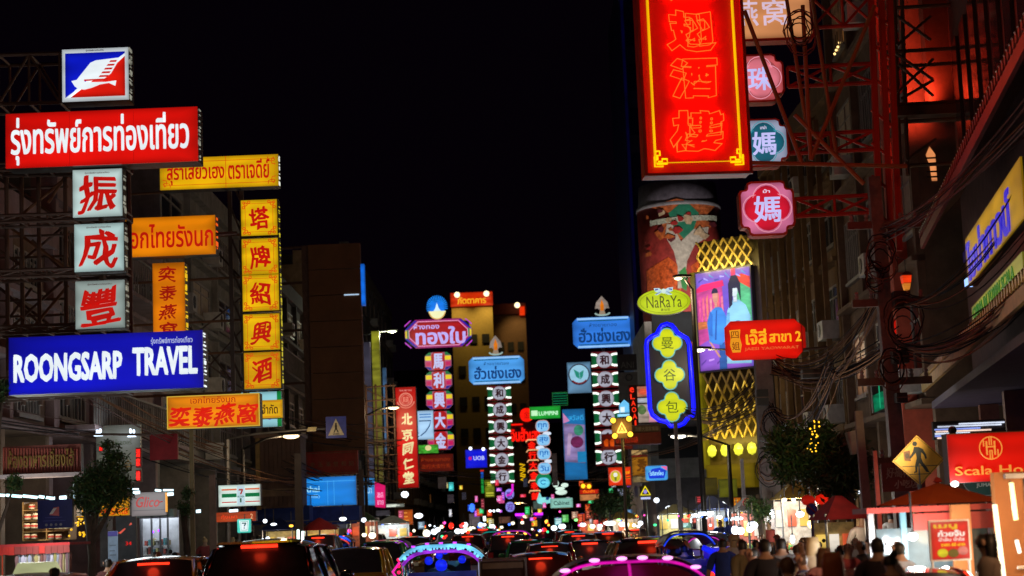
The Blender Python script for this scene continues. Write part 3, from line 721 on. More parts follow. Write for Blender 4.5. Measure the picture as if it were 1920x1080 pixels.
# 10 small yellow + green white
s = Sign('small_signboard', 'small yellow light board with dark Thai letters peeping out behind the wide orange one', 'sign', 508, 767, 40)
casing(s, 22, 17, .3); s.box('face', -22, -17, 22, 17, -.01, .02, glow((222, 170, 20), 1, .3)); s.text('lettering', 'จำกัด', -2, 0, 30, 18, .022, L((60, 20, 5)), bold=.015)
s.tube('border_line', [(-19, -14), (19, -14), (19, 14), (-19, 14)], .4, .022, yg, None, True)
s = Sign('small_signboard', 'green edged white light board almost covered by the small yellow one', 'sign', 486, 768, 46)
casing(s, 42, 33, .3, DARK); s.box('face', -42, -33, 42, 33, -.01, .02, glow((150, 210, 220), 1, .2)); s.box('green_edge', 34, -33, 42, 33, .021, .03, glow((10, 130, 60), 1, .2)); s.box('green_edge', -42, -33, -34, 33, .021, .03, glow((10, 130, 60), 1, .2))
s.text('lettering', 'เภสัช', 0, 0, 50, 40, .022, L((100, 60, 200)))
# 12 tall unlit stack
s = Sign('unlit_sign_tower', 'tall unlit brown sign of seven stacked panels with a blue lit edge', 'sign', 626, 655, 75)
UNL = mat('unlit_panel', (.2, .1, .045), .55, 0, .2, 1)
for i in range(8): s.box('panel', -44, 200 - 49 * i - 47.5, 54, 200 - 49 * i, -.5, 0, UNL)
s.box('spine', -57, -200, -44.5, 200, -.6, -.1, mat('spine_metal', (.14, .09, .07), .6))
for i in range(16): s.poly('spine_brace', [(-57, 195 - 25 * i), (-55, 195 - 25 * i), (-45, 172 - 25 * i), (-47, 172 - 25 * i)], -.1, -.05, STEEL)
s.box('lit_edge', 54.2, 82, 61, 160, -.45, -.02, glow((20, 110, 230), 1, .3)); s.box('lit_gap', 22, 101, 50, 103, 0, .03, L((190, 220, 250)))
for v in (198, 130, 40, -60, -150): member(s.root, (-57 * s.ku, .2, v * s.k), (-57 * s.ku - 2.2, .6, v * s.k), .06, STEEL, 'arm')
# column strips left of the pharmacy sign; floodlight put in as fading glow
s = Sign('lit_column', 'pale green column of panels with painted-in floodlight on the facade beside the unlit sign tower', 'column', 706, 760, 92)
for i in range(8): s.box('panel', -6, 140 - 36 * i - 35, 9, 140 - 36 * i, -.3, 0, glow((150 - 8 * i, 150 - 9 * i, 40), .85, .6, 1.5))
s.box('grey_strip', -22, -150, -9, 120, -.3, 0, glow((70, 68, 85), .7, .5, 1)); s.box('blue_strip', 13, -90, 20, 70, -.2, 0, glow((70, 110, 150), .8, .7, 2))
s = Sign('facade_scaffold', 'thin dark steel scaffold in front of the facade beside the red pharmacy sign', 'scaffold', 720, 800, 86)
for u in (-32, -14, 6, 20): member(s.root, (u * s.ku, 0, -110 * s.k), (u * s.ku, 0, 80 * s.k), .05, STEEL, 'post')
for j in range(8): member(s.root, (-32 * s.ku, -.05, (75 - 26 * j) * s.k), (24 * s.ku, -.05, (77 - 26 * j) * s.k), .04, STEEL, 'rail')
for j in range(6): member(s.root, (-30 * s.ku, .05, (70 - 30 * j) * s.k), (20 * s.ku, .05, (45 - 30 * j) * s.k), .03, STEEL, 'brace')
# 13 zebra sign on long arm
s = Sign('crossing_sign', 'blue square zebra crossing sign hanging from a long grey arm', 'road sign', 630, 801, 58)
s.box('plate', -19, -20, 19, 20, -.05, 0, mat('sign_blue', (.05, .08, .5), .4)); 
s.poly('triangle', [(-15, -15), (15, -15), (0, 16)], .004, .01, mat('sign_cream', (.75, .7, .5), .5))
s.polys('walker', [ell2(0, 6, 2, 2, 8), [(-2, 4), (2, 4), (2, -3), (5, -10), (3, -10), (0, -4), (-3, -10), (-5, -10), (-2, -3)], [(-6, -12), (6, -12), (6, -13.5), (-6, -13.5)]], .011, .014, BLACK)
a = s.tube('arm', [(-19, -2), (-60, -2), (-150, -6), (-205, -14)], 2.2, -.05, mat('galvanised', (.3, .3, .29), .4, .6))
MB().tube([(-205 * s.ku, .05, -14 * s.k), (-208 * s.ku, .05, -s.p.z + .13)], .09, 8).build('post', GREYM, s.root)
s.poly('cable_clamp', [(-55, -6), (-38, -6), (-36, 2), (-52, 2)], -.06, .04, mat('brass_clamp', (.4, .36, .2), .4, .5), a)
# 14 dim boards
s = Sign('dim_signboard', 'unlit dark red board with a row of faint gold characters above the blue shop fascia', 'sign', 622, 868, 72)
casing(s, 49, 22, .3, RED_D); s.tube('border_line', [(-46, -19), (46, -19), (46, 19), (-46, 19)], .5, 0.01, mat('faint_gold', (.3, .2, .1), .5), None, True)
for i, ch in enumerate('金玉滿堂和記'): s.text('character', ch, -36 + 14.5 * i, -2, 9, 9, .0, mat('faint_gold', (.3, .2, .1), .5))
s = Sign('dim_signboard', 'plain dark red hanging board right of the potted street tree', 'sign', 307, 838, 40)
casing(s, 26, 24, .1, RED_D); s.box('face', -26, -24, 26, 24, -.01, .01, mat('dark_red_cloth', (.3, .015, .02), .8)); member(s.root, (-24 * s.ku, 0, 24 * s.k), (-24 * s.ku - 1.6, 0, 30 * s.k), .03, STEEL, 'arm')
s = Sign('dim_kiosk', 'dark brown boarded balcony box between the convenience store and blue shop', 'balcony', 522, 880, 62)
s.box('box', -38, -72, 42, 60, -1.6, 0, mat('dark_boards', (.09, .05, .04), .7)); s.box('edge_beam', -42, -74, -34, 64, -.1, .06, mat('ochre_beam', (.22, .15, .05), .6)); s.box('roof_edge', -44, 60, 46, 66, -1.6, .2, STEEL)
for i in range(9): s.box('board', -33 + 8.2 * i, -68, -26 + 8.2 * i, 56, .002, .04, mat('dark_boards', (.09, .05, .04), .7))
s.box('lintel', -38, -50, 42, -36, .045, .09, mat('brown_lintel', (.17, .11, .07), .6))
# 15 convenience store
s = Sign('store_sign', 'white light board with orange, green and red stripes and a 7-ELEVEN mark', 'sign', 449, 929, 52)
casing(s, 39, 20, .35); s.box('face', -39, -20, 39, 20, -.01, .02, glow((215, 235, 225), 1.1, .15))
for v0, v1, c in ((10, 13, (215, 110, 70)), (-3, 4, (0, 110, 60)), (-13, -11, (190, 60, 50))):
    for u0, u1 in ((-33, -5), (11, 38)): s.box('stripe', u0, v0, u1, v1, .021, .026, L(c))
s.box('middle_panel', -4, -18, 10, 18, .021, .025, L((190, 215, 225)))
s.poly('seven', [(-1, 12), (7, 12), (7, 9), (4, 2), (1, 2), (4, 9), (-1, 9)], .027, .032, L((170, 40, 20)))
s.text('lettering', 'ELEVEn', 3, -2, 13, 3.4, .028, L((20, 90, 60)), bold=.02); s.poly('seven_foot', [(1, -5), (4, -5), (4, -13), (1, -13)], .027, .032, L((40, 90, 60)))
s = Sign('hanging_store_sign', 'small square hanging light box with a white 7 shield edged in green', 'sign', 458, 986, 50)
s.poly('casing', rrect(0, 0, 13, 13, 3), -.2, 0, DARK); s.poly('face', rrect(0, 0, 13, 13, 3), .001, .02, glow((80, 215, 195), 1, .1)); s.poly('shield', [(-9, 10), (9, 10), (7, -10), (-7, -10)], .021, .026, WHT)
s.poly('shield_edge', [(-7, 8.5), (7, 8.5), (5.6, -8.5), (-5.6, -8.5)], .027, .03, L((60, 180, 150))); s.poly('shield_centre', [(-6, 7.5), (6, 7.5), (5, -7.5), (-5, -7.5)], .031, .034, WHT)
s.poly('seven', [(-4, 6), (4, 6), (4, 4), (1.5, -1), (-1, -1), (1.2, 4), (-4, 4)], .035, .04, L((30, 90, 90))); s.box('dot', -1, -5, 1.5, -3, .035, .04, L((30, 90, 90)))
s.tube('hanger', [(0, 13), (0, 22)], .8, -.1, STEEL)
s = Sign('orange_fascia', 'orange and red shop fascia under the striped store sign', 'sign', 440, 969, 53)
casing(s, 40, 9, .3); s.box('face', -40, -9, 40, 9, -.01, .02, glow((190, 70, 25), .8, .5, 3)); s.text('lettering', 'กุ้งเผา', -10, 0, 30, 10, .022, L((230, 60, 20))); s.text('lettering', '2', 32, 0, 5, 9, .022, L((235, 180, 130)))
# 16 blue shop
s = Sign('shop_fascia', 'broad sky blue shop fascia with the word thai in white', 'sign', 620, 921, 66)
casing(s, 48, 27, .4); s.box('face', -48, -27, 48, 27, -.01, .02, glow((20, 130, 225), 1, .22, 1)); s.text('lettering', 'thai', -33, 5, 25, 12, .022, L((150, 220, 255)), bold=.02); s.text('small_lettering', '(泰國)', -33, -9, 25, 8, .022, L((130, 205, 250)))
s.boxes('face_seam', [(-6, -26, -5.2, 20), (6, -26, 6.8, 20), (-46, 18, 46, 19)], .021, .024, L((70, 175, 245)))
s = Sign('shop_fascia', 'lower sky blue fascia strip between the store sign and the thai board', 'sign', 532, 941, 64)
casing(s, 50, 10, .3); s.box('face', -50, -10, 50, 10, -.01, .02, glow((20, 125, 225), 1, .25)); s.box('bright_strip', -46, 2, -16, 8, .021, .03, L((230, 250, 255), 1.6))
for px, w_, Y, lb in ((520, 62, 63, 'dark blue cloth awning beside the convenience store'), (625, 50, 65, 'dark blue cloth awning under the thai board')):
    s = Sign('awning', lb, 'awning', px, 962, Y); s.box('cloth', -w_, -16, w_, 12, -.8, .3, mat('blue_awning', (.015, .04, .22), .8)); s.tube('bar', [(-w_, -16), (w_, -16)], 1, .35, GREYM)
    for i in range(int(w_ / 6)): s.box('valance', -w_ + 12 * i, -21, -w_ + 12 * i + 11, -16.5, .28, .3, mat('blue_awning', (.015, .04, .22), .8))
s = Sign('awning', 'dark red market umbrella top in front of the blue shop', 'umbrella', 599, 985, 60)
MB().lathe([(.02, 6 * s.k + .15), (22 * s.k, 3 * s.k), (34 * s.k, -7 * s.k), (34 * s.k, -9 * s.k)], n=10).build('canopy', mat('red_canvas', (.35, .02, .025), .8), s.root); MB().tube([(0, 0, 0), (0, 0, -s.p.z)], .03).build('pole', GREYM, s.root)
# 17 pink + pale blue boards
s = Sign('pink_signboard', 'hot pink light board with white marks beside a pale blue one', 'sign', 713, 928, 84)
casing(s, 10, 24, .3); s.poly('face', [(-10, -22), (9, -25), (10, 17), (-10, 25)], -.01, .02, glow((235, 25, 110), 1, .3, 2)); s.text('lettering', '酒店', 0, 0, 12, 10, .022, L((255, 190, 240))); s.text('lettering', 'ขาย', 0, -14, 12, 8, .022, L((255, 190, 240)))
s = Sign('pale_signboard', 'pale blue light board touching the pink one', 'sign', 693, 922, 86)
casing(s, 10, 26, .3); s.poly('face', [(-10, -24), (10, -26), (10, 26), (-10, 26)], -.01, .02, glow((60, 145, 215), 1, .35, 2)); s.text('lettering', 'น้ำ', 0, 4, 8, 14, .022, L((190, 230, 250)))
# 18 pharmacy
s = Sign('vertical_signboard', 'tall red vertical light board with five cream characters below a round emblem', 'sign', 763, 820, 88)
casing(s, 20, 95, .5); s.box('face', -19, -94, 19, 94, -.01, .03, glow((205, 12, 14), 1, .4, .6))
for i, ch in enumerate('北京同仁堂'): brush(s, 'character', ch, 1, 33 - 27 * i, 20, 22, .032, L((240, 225, 165), 1, .25), seed=i + 60, bold=.05)
em = s.tube('emblem', ell2(0, 71, 12, 12, 20), 1, .034, L((225, 140, 120)), None, True)
s.tube('emblem_ring', ell2(0, 71, 9, 9, 16), .5, .034, L((225, 140, 120)), em, True); s.text('emblem_mark', '囍', 0, 71, 12, 11, .03, L((225, 140, 120)), em)
s.tube('emblem_ribbon', ell2(0, 73, 17, 18, 12, 200, 340), 1.2, .034, L((215, 120, 100)), em); s.text('small_print', 'TONG REN TANG', 0, 88, 24, 3, .032, L((230, 160, 150)))
# 19 gold shop with peacock
s = Sign('gold_shop_sign', 'eight-sided red Thai gold shop board with rainbow corners under a blue lotus light', 'sign', 822, 625, 105)
casing(s, 58, 22, .5)
s.poly('face', cham(63, 27, 20), -.01, .02, glow((170, 20, 120), 1, .3, .8)); s.poly('inner_face', cham(54, 22, 17), .021, .03, glow((175, 18, 30), 1, .25, .8))
for a in (-1, 1):
    for b in (-1, 1):
        s.poly('corner_stripe', [(a * 39, b * 25), (a * 44, b * 25), (a * 62, b * 9), (a * 62, b * 5)], .031, .036, L((20, 30, 160))); s.poly('corner_stripe', [(a * 50, b * 26), (a * 53, b * 26), (a * 63, b * 17), (a * 63, b * 14)], .031, .036, L((190, 60, 200)))
    s.box('side_stripe', a * 55, -8, a * 58, 8, .031, .036, L((20, 140, 80))); s.box('side_stripe', a * 59, -8, a * 62, 8, .031, .036, L((225, 205, 40)))
s.tube('border_line', cham(55, 23, 17), .8, .034, L((235, 150, 190)), None, True)
s.text('lettering', 'ทองใบ', 4, -4, 94, 34, .032, L((190, 175, 250)), bold=.035); s.text('small_lettering', 'ห้างทอง', -22, 14, 48, 11, .034, L((190, 175, 250)), bold=.02)
rt = s.polys('lotus_rays', [[(-1 + 9 * math.cos(R(t - 5)), 50 + 9 * math.sin(R(t - 5))), (-1 + 20 * math.cos(R(t - 3)), 50 + 22 * math.sin(R(t - 3))), (-1 + 20 * math.cos(R(t + 3)), 50 + 22 * math.sin(R(t + 3))), (-1 + 9 * math.cos(R(t + 5)), 50 + 9 * math.sin(R(t + 5)))] for t in range(-10, 200, 11)], -.03, .0, glow((20, 130, 240), 1.2, .2))
s.disc('lotus_heart', -1, 46, 15, 15, .001, .02, glow((20, 120, 235), 1.1, .2), rt); s.poly('lotus_flame', [(-9, 40), (-4, 48), (-1, 58), (2, 48), (8, 40)], .021, .03, L((220, 245, 255)), rt)
s.poly('lotus_bowl', ell2(-1, 42, 16, 16, 14, 180, 360), .031, .04, L((245, 245, 190)), rt); s.tube('lotus_bowl_edge', ell2(-1, 42, 15, 15, 10, 190, 350), 1, .045, L((220, 170, 90)), rt)
s = Sign('stacked_signboard', 'column of five rainbow edged boxes with white characters below the lotus gold board', 'sign', 824, 752, 105)
for i, (ch, dx, cy) in enumerate((('馬', -3, 677), ('利', -2, 713), ('興', -1, 750), ('大', 1, 788), ('金', 2, 826))):
    v = 752 - cy; b_ = s.poly('light_box', cham(25, 17, 8, 0, v), -.4, -.01, DARK); s.poly('face', cham(25, 17, 8, 0, v), -.009, .02, glow((190, 90, 130), .9, .2), b_)
    for a in (-1, 1):
        s.box('yellow_block', a * 13, v + 2, a * 24, v + 10, .021, .027, L((230, 205, 30)), b_); s.box('magenta_block', a * 14, v - 9, a * 23, v - 1, .021, .027, L((190, 20, 90)), b_)
        s.poly('green_block', [(a * 13, v + 11), (a * 24, v + 11), (a * 17, v + 17), (a * 13, v + 17)], .021, .027, L((10, 110, 60)), b_); s.poly('blue_block', [(a * 12, v - 16), (a * 17, v - 16), (a * 24, v - 10), (a * 14, v - 11)], .021, .027, L((30, 30, 140)), b_)
    s.poly('centre', cham(12.5, 17, 5, 0, v), .028, .034, L((170, 15, 25)), b_); s.text('character', ch, 0, v, 20, 30, .035, L((190, 195, 240)), b_, bold=.05)
s.box('mast', -4, -100, 4, 92, -.6, -.42, STEEL)
s = Sign('pale_blue_poster', 'upright pale blue light panel with a dark brushed stroke covering the rainbow column', 'sign', 798, 797, 96)
casing(s, 15, 27, .3); s.box('face', -15, -27, 15, 27, -.01, .02, glow((175, 215, 250), 1, .15)); s.tube('brush_stroke', [(-12, 8), (10, 8), (7, -2), (0, -12), (-10, -20)], 1.2, .024, L((60, 90, 130))); s.boxes('small_print', [(-11, 19, 11, 21), (-11, 14, 11, 16)], .021, .025, L((60, 120, 190)))
s = Sign('green_picture_panel', 'small green picture panel below the pale blue poster', 'sign', 803, 842, 96); casing(s, 19, 8, .3); s.box('face', -19, -8, 19, 8, -.01, .02, glow((70, 170, 50), 1, .6, 6)); s.disc('print', 0, 2, 6, 5, .021, .025, L((230, 215, 150)))
s = Sign('dim_signboard', 'dim red brown board with two rows of faint gold letters below the rainbow column', 'sign', 817, 868, 97)
casing(s, 33, 16, .4); s.box('face', -33, -16, 33, 16, -.01, .02, glow((95, 16, 8), .8, .3)); s.text('lettering', 'ห้างขายทอง', 0, 7, 54, 8, .022, L((150, 50, 15))); s.text('lettering', '金行大金行馬', 0, -6, 54, 8, .022, L((150, 50, 15)))
# 22 bank board
s = Sign('blue_bank_board', 'small deep blue light board reading UOB with two lamps on top', 'sign', 893, 860, 120)
casing(s, 20, 17, .4); s.box('face', -20, -17, 20, 17, -.01, .02, glow((12, 22, 220), 1, .15)); s.text('lettering', 'UOB', 5, 1, 21, 8, .022, L((190, 200, 255)), bold=.03); s.boxes('mark', [(-14, -2, -12, 4), (-11, -2, -9, 4), (-14, 0, -9, 1.2)], .021, .026, L((220, 30, 70)))
s.balls('lamp', [(-10, 19), (14, 17)], 3, .3, L((235, 245, 255), 3, 0))
# 20/21 the two Hua Seng Heng poles
def gold_pole(cx, cy, hw, hh, Y, chars, px, dy0, step, orn, lab, lab2, col, colY, skip=()):
    s = Sign('gold_shop_sign', lab, 'sign', cx, cy, Y)
    casing(s, hw - 6, hh - 5, .5)
    s.poly('face', cham(hw, hh, hh * .32), -.01, .02, glow(col, 1, .22, .7)); s.boxes('edge_stripe', [(-hw * .8, hh * .74, hw * .8, hh * .8), (-hw * .8, -hh * .8, hw * .8, -hh * .74)], .021, .03, L((15, 80, 100)))
    s.boxes('bright_edge', [(-hw * .85, hh * .84, hw * .85, hh * .97), (-hw * .85, -hh * .97, hw * .85, -hh * .84)], .021, .03, L((150, 200, 250)))
    s.text('lettering', 'ฮั่วเซ่งเฮง', 2, -hh * .16, hw * 1.7, hh * .95, .022, L((15, 60, 120)), bold=.03); s.text('small_lettering', 'ห้างขายทอง', 0, hh * .5, hw * .9, hh * .26, .022, L((20, 60, 110)))
    o = s.poly('ornament', [(-13 * orn, hh + 16), (-10 * orn, hh + 28), (0, hh + 40), (10 * orn, hh + 28), (13 * orn, hh + 16), (8 * orn, hh + 17), (4 * orn, hh + 13), (-4 * orn, hh + 13), (-8 * orn, hh + 17)], -.1, 0, glow((150, 135, 125), 1, .4, 2))
    s.poly('flame', [(-3, hh + 12), (-3.5, hh + 22), (0, hh + 33), (3.5, hh + 22), (3, hh + 12)], .001, .05, L((225, 120, 20), 1, .3), o)
    s.poly('pedestal', [(-4, hh + 13), (4, hh + 13), (6, hh + 5), (-6, hh + 5)], -.1, .02, L((150, 130, 110)), o); s.tube('bowl', ell2(0, hh + 8, 13 * orn, 5, 10, 185, 355), 1.5, .05, L((150, 175, 170)), o)
    t = Sign('stacked_signboard', lab2, 'sign', px, dy0, colY)
    for i, ch in enumerate(chars):
        if i in skip: continue
        v = -step * i; w = hw * .42; h = step * .36
        b = t.box('light_box', -w, v - h * 1.25, w, v + h * 1.25, -.4, -.01, mat('maroon_box', (.12, .01, .015), .6))
        t.boxes('red_bar', [(-w, v + h * .82, w, v + h * 1.2), (-w, v - h * 1.2, w, v - h * .82)], -.009, .01, L((90, 12, 16)), b); t.box('green_face', -w, v - h * .8, w, v + h * .8, -.009, .012, glow((10, 95, 50), 1, .3), b)
        t.disc('disc', 0, v, h * 1.15, h * 1.15, .014, .03, glow((175, 175, 190), 1, .15), b, 18); t.text('character', ch, 0, v, h * 1.35, h * 1.45, .032, L((45, 8, 14)), b, bold=.05)
        for a in (-1, 1):
            for d in (-1, 1): t.tube('lamp_tube', [(a * w * .55, v + d * h * .68), (a * w * .75, v + d * h * .8), (a * w * 1.02, v + d * h * .84)], h * .15, .06, L((240, 250, 240), 1.6, 0), b)
    n = len(chars); t.box('mast', -3, -step * (n - .4), 3, hh, -.7, -.45, STEEL)
    return s
gold_pole(931, 694, 52, 26, 125, '和成興大金行', 936, 737, 31.2, .95, 'pale blue Thai gold shop board with a flame ornament over the road centre', 'column of six round white characters on green under the centre gold board', (80, 165, 245), 126)
gold_pole(1131, 623, 57, 29, 108, '和成興大金行', 1133, 675, 36.2, 1.05, 'larger blue Thai gold shop board with a flame ornament beside the dark sky', 'column of round white characters on green under the larger gold board', (50, 125, 230), 109)
# bank tower board + green louvres
s = Sign('bank_board', 'pale grey bank board with a green leaf in a dark ring', 'sign', 1086, 708, 128)
casing(s, 22, 29, .5); s.box('face', -22, -29, 22, 29, -.01, .02, glow((105, 150, 185), .9, .35, .8)); s.disc('ring', 0, 6, 20, 20, .021, .03, L((45, 30, 45))); s.disc('disc', 0, 6, 18, 18, .031, .036, L((150, 200, 225)))
s.poly('leaf', [(-10, 16), (0, 10), (1, -3), (-6, 2)], .037, .043, L((40, 140, 120))); s.poly('leaf', [(9, 14), (1, 9), (2, -4), (7, 2)], .037, .043, L((40, 140, 120))); s.tube('arc', ell2(0, 6, 17, 17, 8, 220, 320), 1.4, .04, L((120, 40, 45)))
s = Sign('green_louvre_frame', 'dark frame of green lit louvres over the green board', 'sign', 1050, 748, 134)
s.tube('frame', [(-14, -12), (14, -12), (14, 12), (-14, 12)], .5, 0, L((40, 120, 60)), None, True)
for i in range(5): s.box('louvre', -13, -9 + 4.6 * i, 13, -7.6 + 4.6 * i, -.05, .02, L((10, 110, 70)))
s = Sign('green_signboard', 'wide green light board with pale letters above the cyan cloud signs', 'sign', 1022, 773, 118)
casing(s, 28, 11, .4); s.poly('face', [(-29, -12), (28, -12), (29, 11), (-29, 11)], -.01, .02, glow((25, 165, 50), 1, .3)); s.box('mark', -26, -6, -14, 4, .021, .026, L((200, 255, 200))); s.text('lettering', 'LUMPINI', 6, -2, 36, 8, .022, L((200, 255, 210)), bold=.03)
# 25 red neon
s = Sign('red_neon_sign', 'red neon Thai gold shop letters with a round red medallion and character column', 'sign', 985, 812, 124)
NE = glow((255, 22, 8), 1.3, .2); NB = mat('neon_backing', (.25, .01, .01), .6)
s.disc('medallion', 4, 34, 13, 13, -.2, .02, NE); s.text('medallion_mark', '金', 4, 34, 13, 13, .022, L((120, 8, 5)))
s.box('backing', -27, -14, 27, 20, -.3, -.05, NB); s.text('lettering', 'จินฮั้วเฮง', 0, -2, 56, 28, .0, NE, bold=.04); s.box('top_bar', -26, 15, -4, 18, 0, .02, NE)
for i, ch in enumerate('金行大金老鋪'): b_ = s.box('light_box', 2 + i * .6, -30 - 19 * i, 20 + i * .6, -16 - 19 * i, -.3, -.05, NB); s.text('character', ch, 11 + i * .6, -23 - 19 * i, 15, 15, 0, NE, b_, bold=.06); s.tube('divider', [(0 + i * .6, -17 - 19 * i), (4, -13 - 19 * i), (20 + i * .6, -13 - 19 * i), (23, -15 - 19 * i)], 1.1, .05, L((255, 190, 130)), b_)
s = Sign('yellow_neon_sign', 'small zigzag yellow neon column beside the red character column', 'sign', 979, 884, 126)
for i in range(3): s.tube('zigzag', [(-4, 14 - 11 * i), (5, 12 - 11 * i), (-3, 7 - 11 * i), (6, 4 - 11 * i)], 1.5, 0, L((245, 190, 10)))
s.box('backing', -6, -20, 8, 17, -.2, -.06, DARK)
for i, (tx, cx, cy) in enumerate((('ทุก', 1017, 799), ('สุข', 1019, 825), ('ทุก', 1020, 851), ('วัน', 1021, 878))):
    s = Sign('cloud_sign', ['topmost round pale blue light with Thai letters under the green board', 'second round cyan light down, beside a little white cloud', 'third round cyan light down in the column of four', 'lowest round cyan light, just above the green capped one'][i], 'sign', cx, cy, 118, group='round cyan lights in a column')
    s.poly('casing', rrect(0, 0, 12.5, 11, 9, 4), -.25, 0, DARK); s.poly('rim', rrect(0, 0, 13, 11.5, 10, 4), .001, .015, L((220, 160, 150))); s.poly('face', rrect(0, 0, 12, 10.5, 9, 4), .016, .03, glow((140, 205, 250), 1, .15)); s.text('lettering', tx, 0, 0, 16, 12, .031, L((30, 110, 190)), bold=.03)
    if i < 3: s.poly('cloud', ell2(8 if i != 1 else -7, -14, 8, 3.5, 12), -.1, .02, L((220, 235, 255)))
s = Sign('cloud_sign', 'round cyan light with a green cap at the foot of the cyan column', 'sign', 1019, 903, 118); s.disc('cap', 0, 3, 15, 14, -.2, .01, glow((0, 130, 80), 1, .2)); s.disc('face', 0, -2, 12, 10, .011, .03, glow((110, 220, 245), 1, .2)); s.tube('eye_curl', ell2(0, -1, 5, 4, 8, 30, 320), .9, .035, L((20, 110, 170)))
s = Sign('fish_sign', 'cyan fish shaped light under the round cyan column', 'sign', 1022, 934, 116); s.poly('body', [(-16, -4), (-10, 12), (-6, 2), (8, 1), (17, -2), (10, -9), (-4, -12), (-14, -9)], -.15, .02, glow((140, 230, 230), 1, .2)); s.poly('fin', [(2, 2), (9, 1), (6, -4), (1, -3)], .021, .03, L((20, 60, 120)))
s = Sign('mushroom_sign', 'white glowing mushroom shaped cluster above the pale green board', 'sign', 1050, 914, 112)
for u, v, a, b in ((-8, 8, 6, 8), (9, 4, 7, 4), (0, -2, 9, 3), (2, -9, 11, 5)): s.disc('cap', u, v, a, b, -.1 + .02 * u / 9, .05, L((215, 240, 225), 1.1, .25), None, 14)
s = Sign('pale_green_board', 'flat pale green light board with small dark letters', 'sign', 1053, 943, 108); casing(s, 20, 9, .3); s.box('face', -21, -9, 21, 9, -.01, .02, glow((140, 200, 185), 1, .15)); s.text('lettering', 'Cabinet', 0, 0, 30, 8, .022, L((30, 60, 55)), bold=.02)
s = Sign('violet_neon_sign', 'magenta neon stem with two round violet lit characters at road centre', 'sign', 957, 915, 132)
s.tube('neon_stem', [(5, 30), (6, 18), (4, 6), (4, -4), (0, -12), (-8, -14)], 2, 0, glow((230, 30, 210), 1.2, .2))
for i, ch in enumerate('歡迎'): s.disc('lit_disc', -2, -13 - 22 * i + (0 if i else 2), 8.5, 9.5, -.2, 0, glow((150, 150, 245), 1, .2)); s.text('character', ch, -2, -13 - 22 * i, 12, 13, .001, L((90, 40, 150)), bold=.03)
s = Sign('yellow_green_sign', 'small yellow green picture sign below the centre gold shop column', 'sign', 918, 914, 128); s.box('casing', -9, -18, 9, 14, -.3, 0, DARK); s.box('face', -9, -18, 9, 14, .001, .02, glow((120, 130, 20), .9, .6, 4)); s.boxes('print', [(-7, -12, 7, -9), (-7, -16, 7, -14), (-4, 2, 4, 10)], .021, .026, L((190, 190, 60)))
s = Sign('thin_green_sign', 'thin vertical green and blue strip light beside the yellow green sign', 'sign', 904, 905, 129); s.box('green_strip', -2, -20, 3, 8, -.1, .02, glow((20, 150, 60), 1, .4)); s.box('blue_strip', -2, 8.2, 3, 20, -.1, .02, glow((20, 90, 200), 1, .3)); s.box('red_cap', -3, 21, 4, 24, -.1, .02, L((200, 40, 30)))
# 31 long picture board
s = Sign('picture_billboard', 'tall light blue picture board with pink blossom print in its middle', 'sign', 1078, 833, 100)
casing(s, 21, 66, .5); s.box('face', -21, -66, 21, 66, -.01, .02, glow((25, 115, 180), .95, .25)); s.poly('print', [(-20, -32), (18, -36), (20, 36), (-20, 40)], .021, .024, glow((150, 130, 185), .95, .5, 1.6)); s.poly('print', [(-20, 40), (-20, 60), (-8, 44)], .021, .026, L((200, 130, 180)))
s.disc('print', 8, 26, 9, 10, .025, .03, glow((60, 150, 120), .9, .5, 3)); s.disc('print', 4, 4, 12, 11, .025, .034, glow((120, 40, 90), .9, .5, 3)); s.box('print', 4, -34, 20, -14, .025, .035, L((25, 125, 180))); s.polys('print', [[(-16, -20), (-10, -22), (-4, 20), (-12, 22)]], .025, .03, glow((190, 160, 200), .9, .2))
s.text('lettering', 'สวัสดี', 4, 50, 28, 10, .022, L((60, 180, 235)))
# 32+ food market cluster
s = Sign('orange_emblem_board', 'bright orange red board with a round yellow emblem left of gold letters', 'sign', 1162, 893, 88)
casing(s, 21, 17, .3); s.box('face', -21, -17, 21, 17, -.01, .02, glow((235, 50, 8), 1, .25)); s.disc('emblem_ring', -8, 0, 11, 12, .021, .03, L((240, 160, 130))); s.disc('emblem', -8, 0, 9, 10, .031, .036, L((205, 190, 30))); s.disc('emblem_head', -8, 3, 4, 4, .037, .042, L((240, 240, 230))); s.box('emblem_body', -10, -8, -6, -1, .037, .042, L((110, 120, 40)))
s.text('lettering', 'กาแฟ', 12, 7, 14, 7, .022, L((255, 170, 10)), bold=.02); s.text('lettering', 'โบราณ', 12, -2, 14, 7, .022, L((255, 140, 10)), bold=.02)
s = Sign('gold_script_panel', 'upright dull gold panel with brushed characters between orange and blue boards', 'sign', 1200, 873, 90)
casing(s, 15, 31, .3); s.box('face', -15, -19, 15, 16, -.01, .02, glow((150, 95, 15), 1, .4, 4)); brush(s, 'character', '秀', 3, 0, 18, 26, .022, L((90, 50, 8)), bold=.05); s.box('top_band', -15, 20, 15, 29, -.01, .02, glow((200, 160, 100), .9, .5, 6)); s.box('red_strip', -15, 16.5, 15, 19.5, -.01, .02, L((110, 15, 8))); s.box('print', -15, -31, 15, -20, -.01, .02, glow((130, 110, 70), .9, .7, 9))
s = Sign('blue_cloud_board', 'blue light board with white lettering and pink corner', 'sign', 1231, 887, 84)
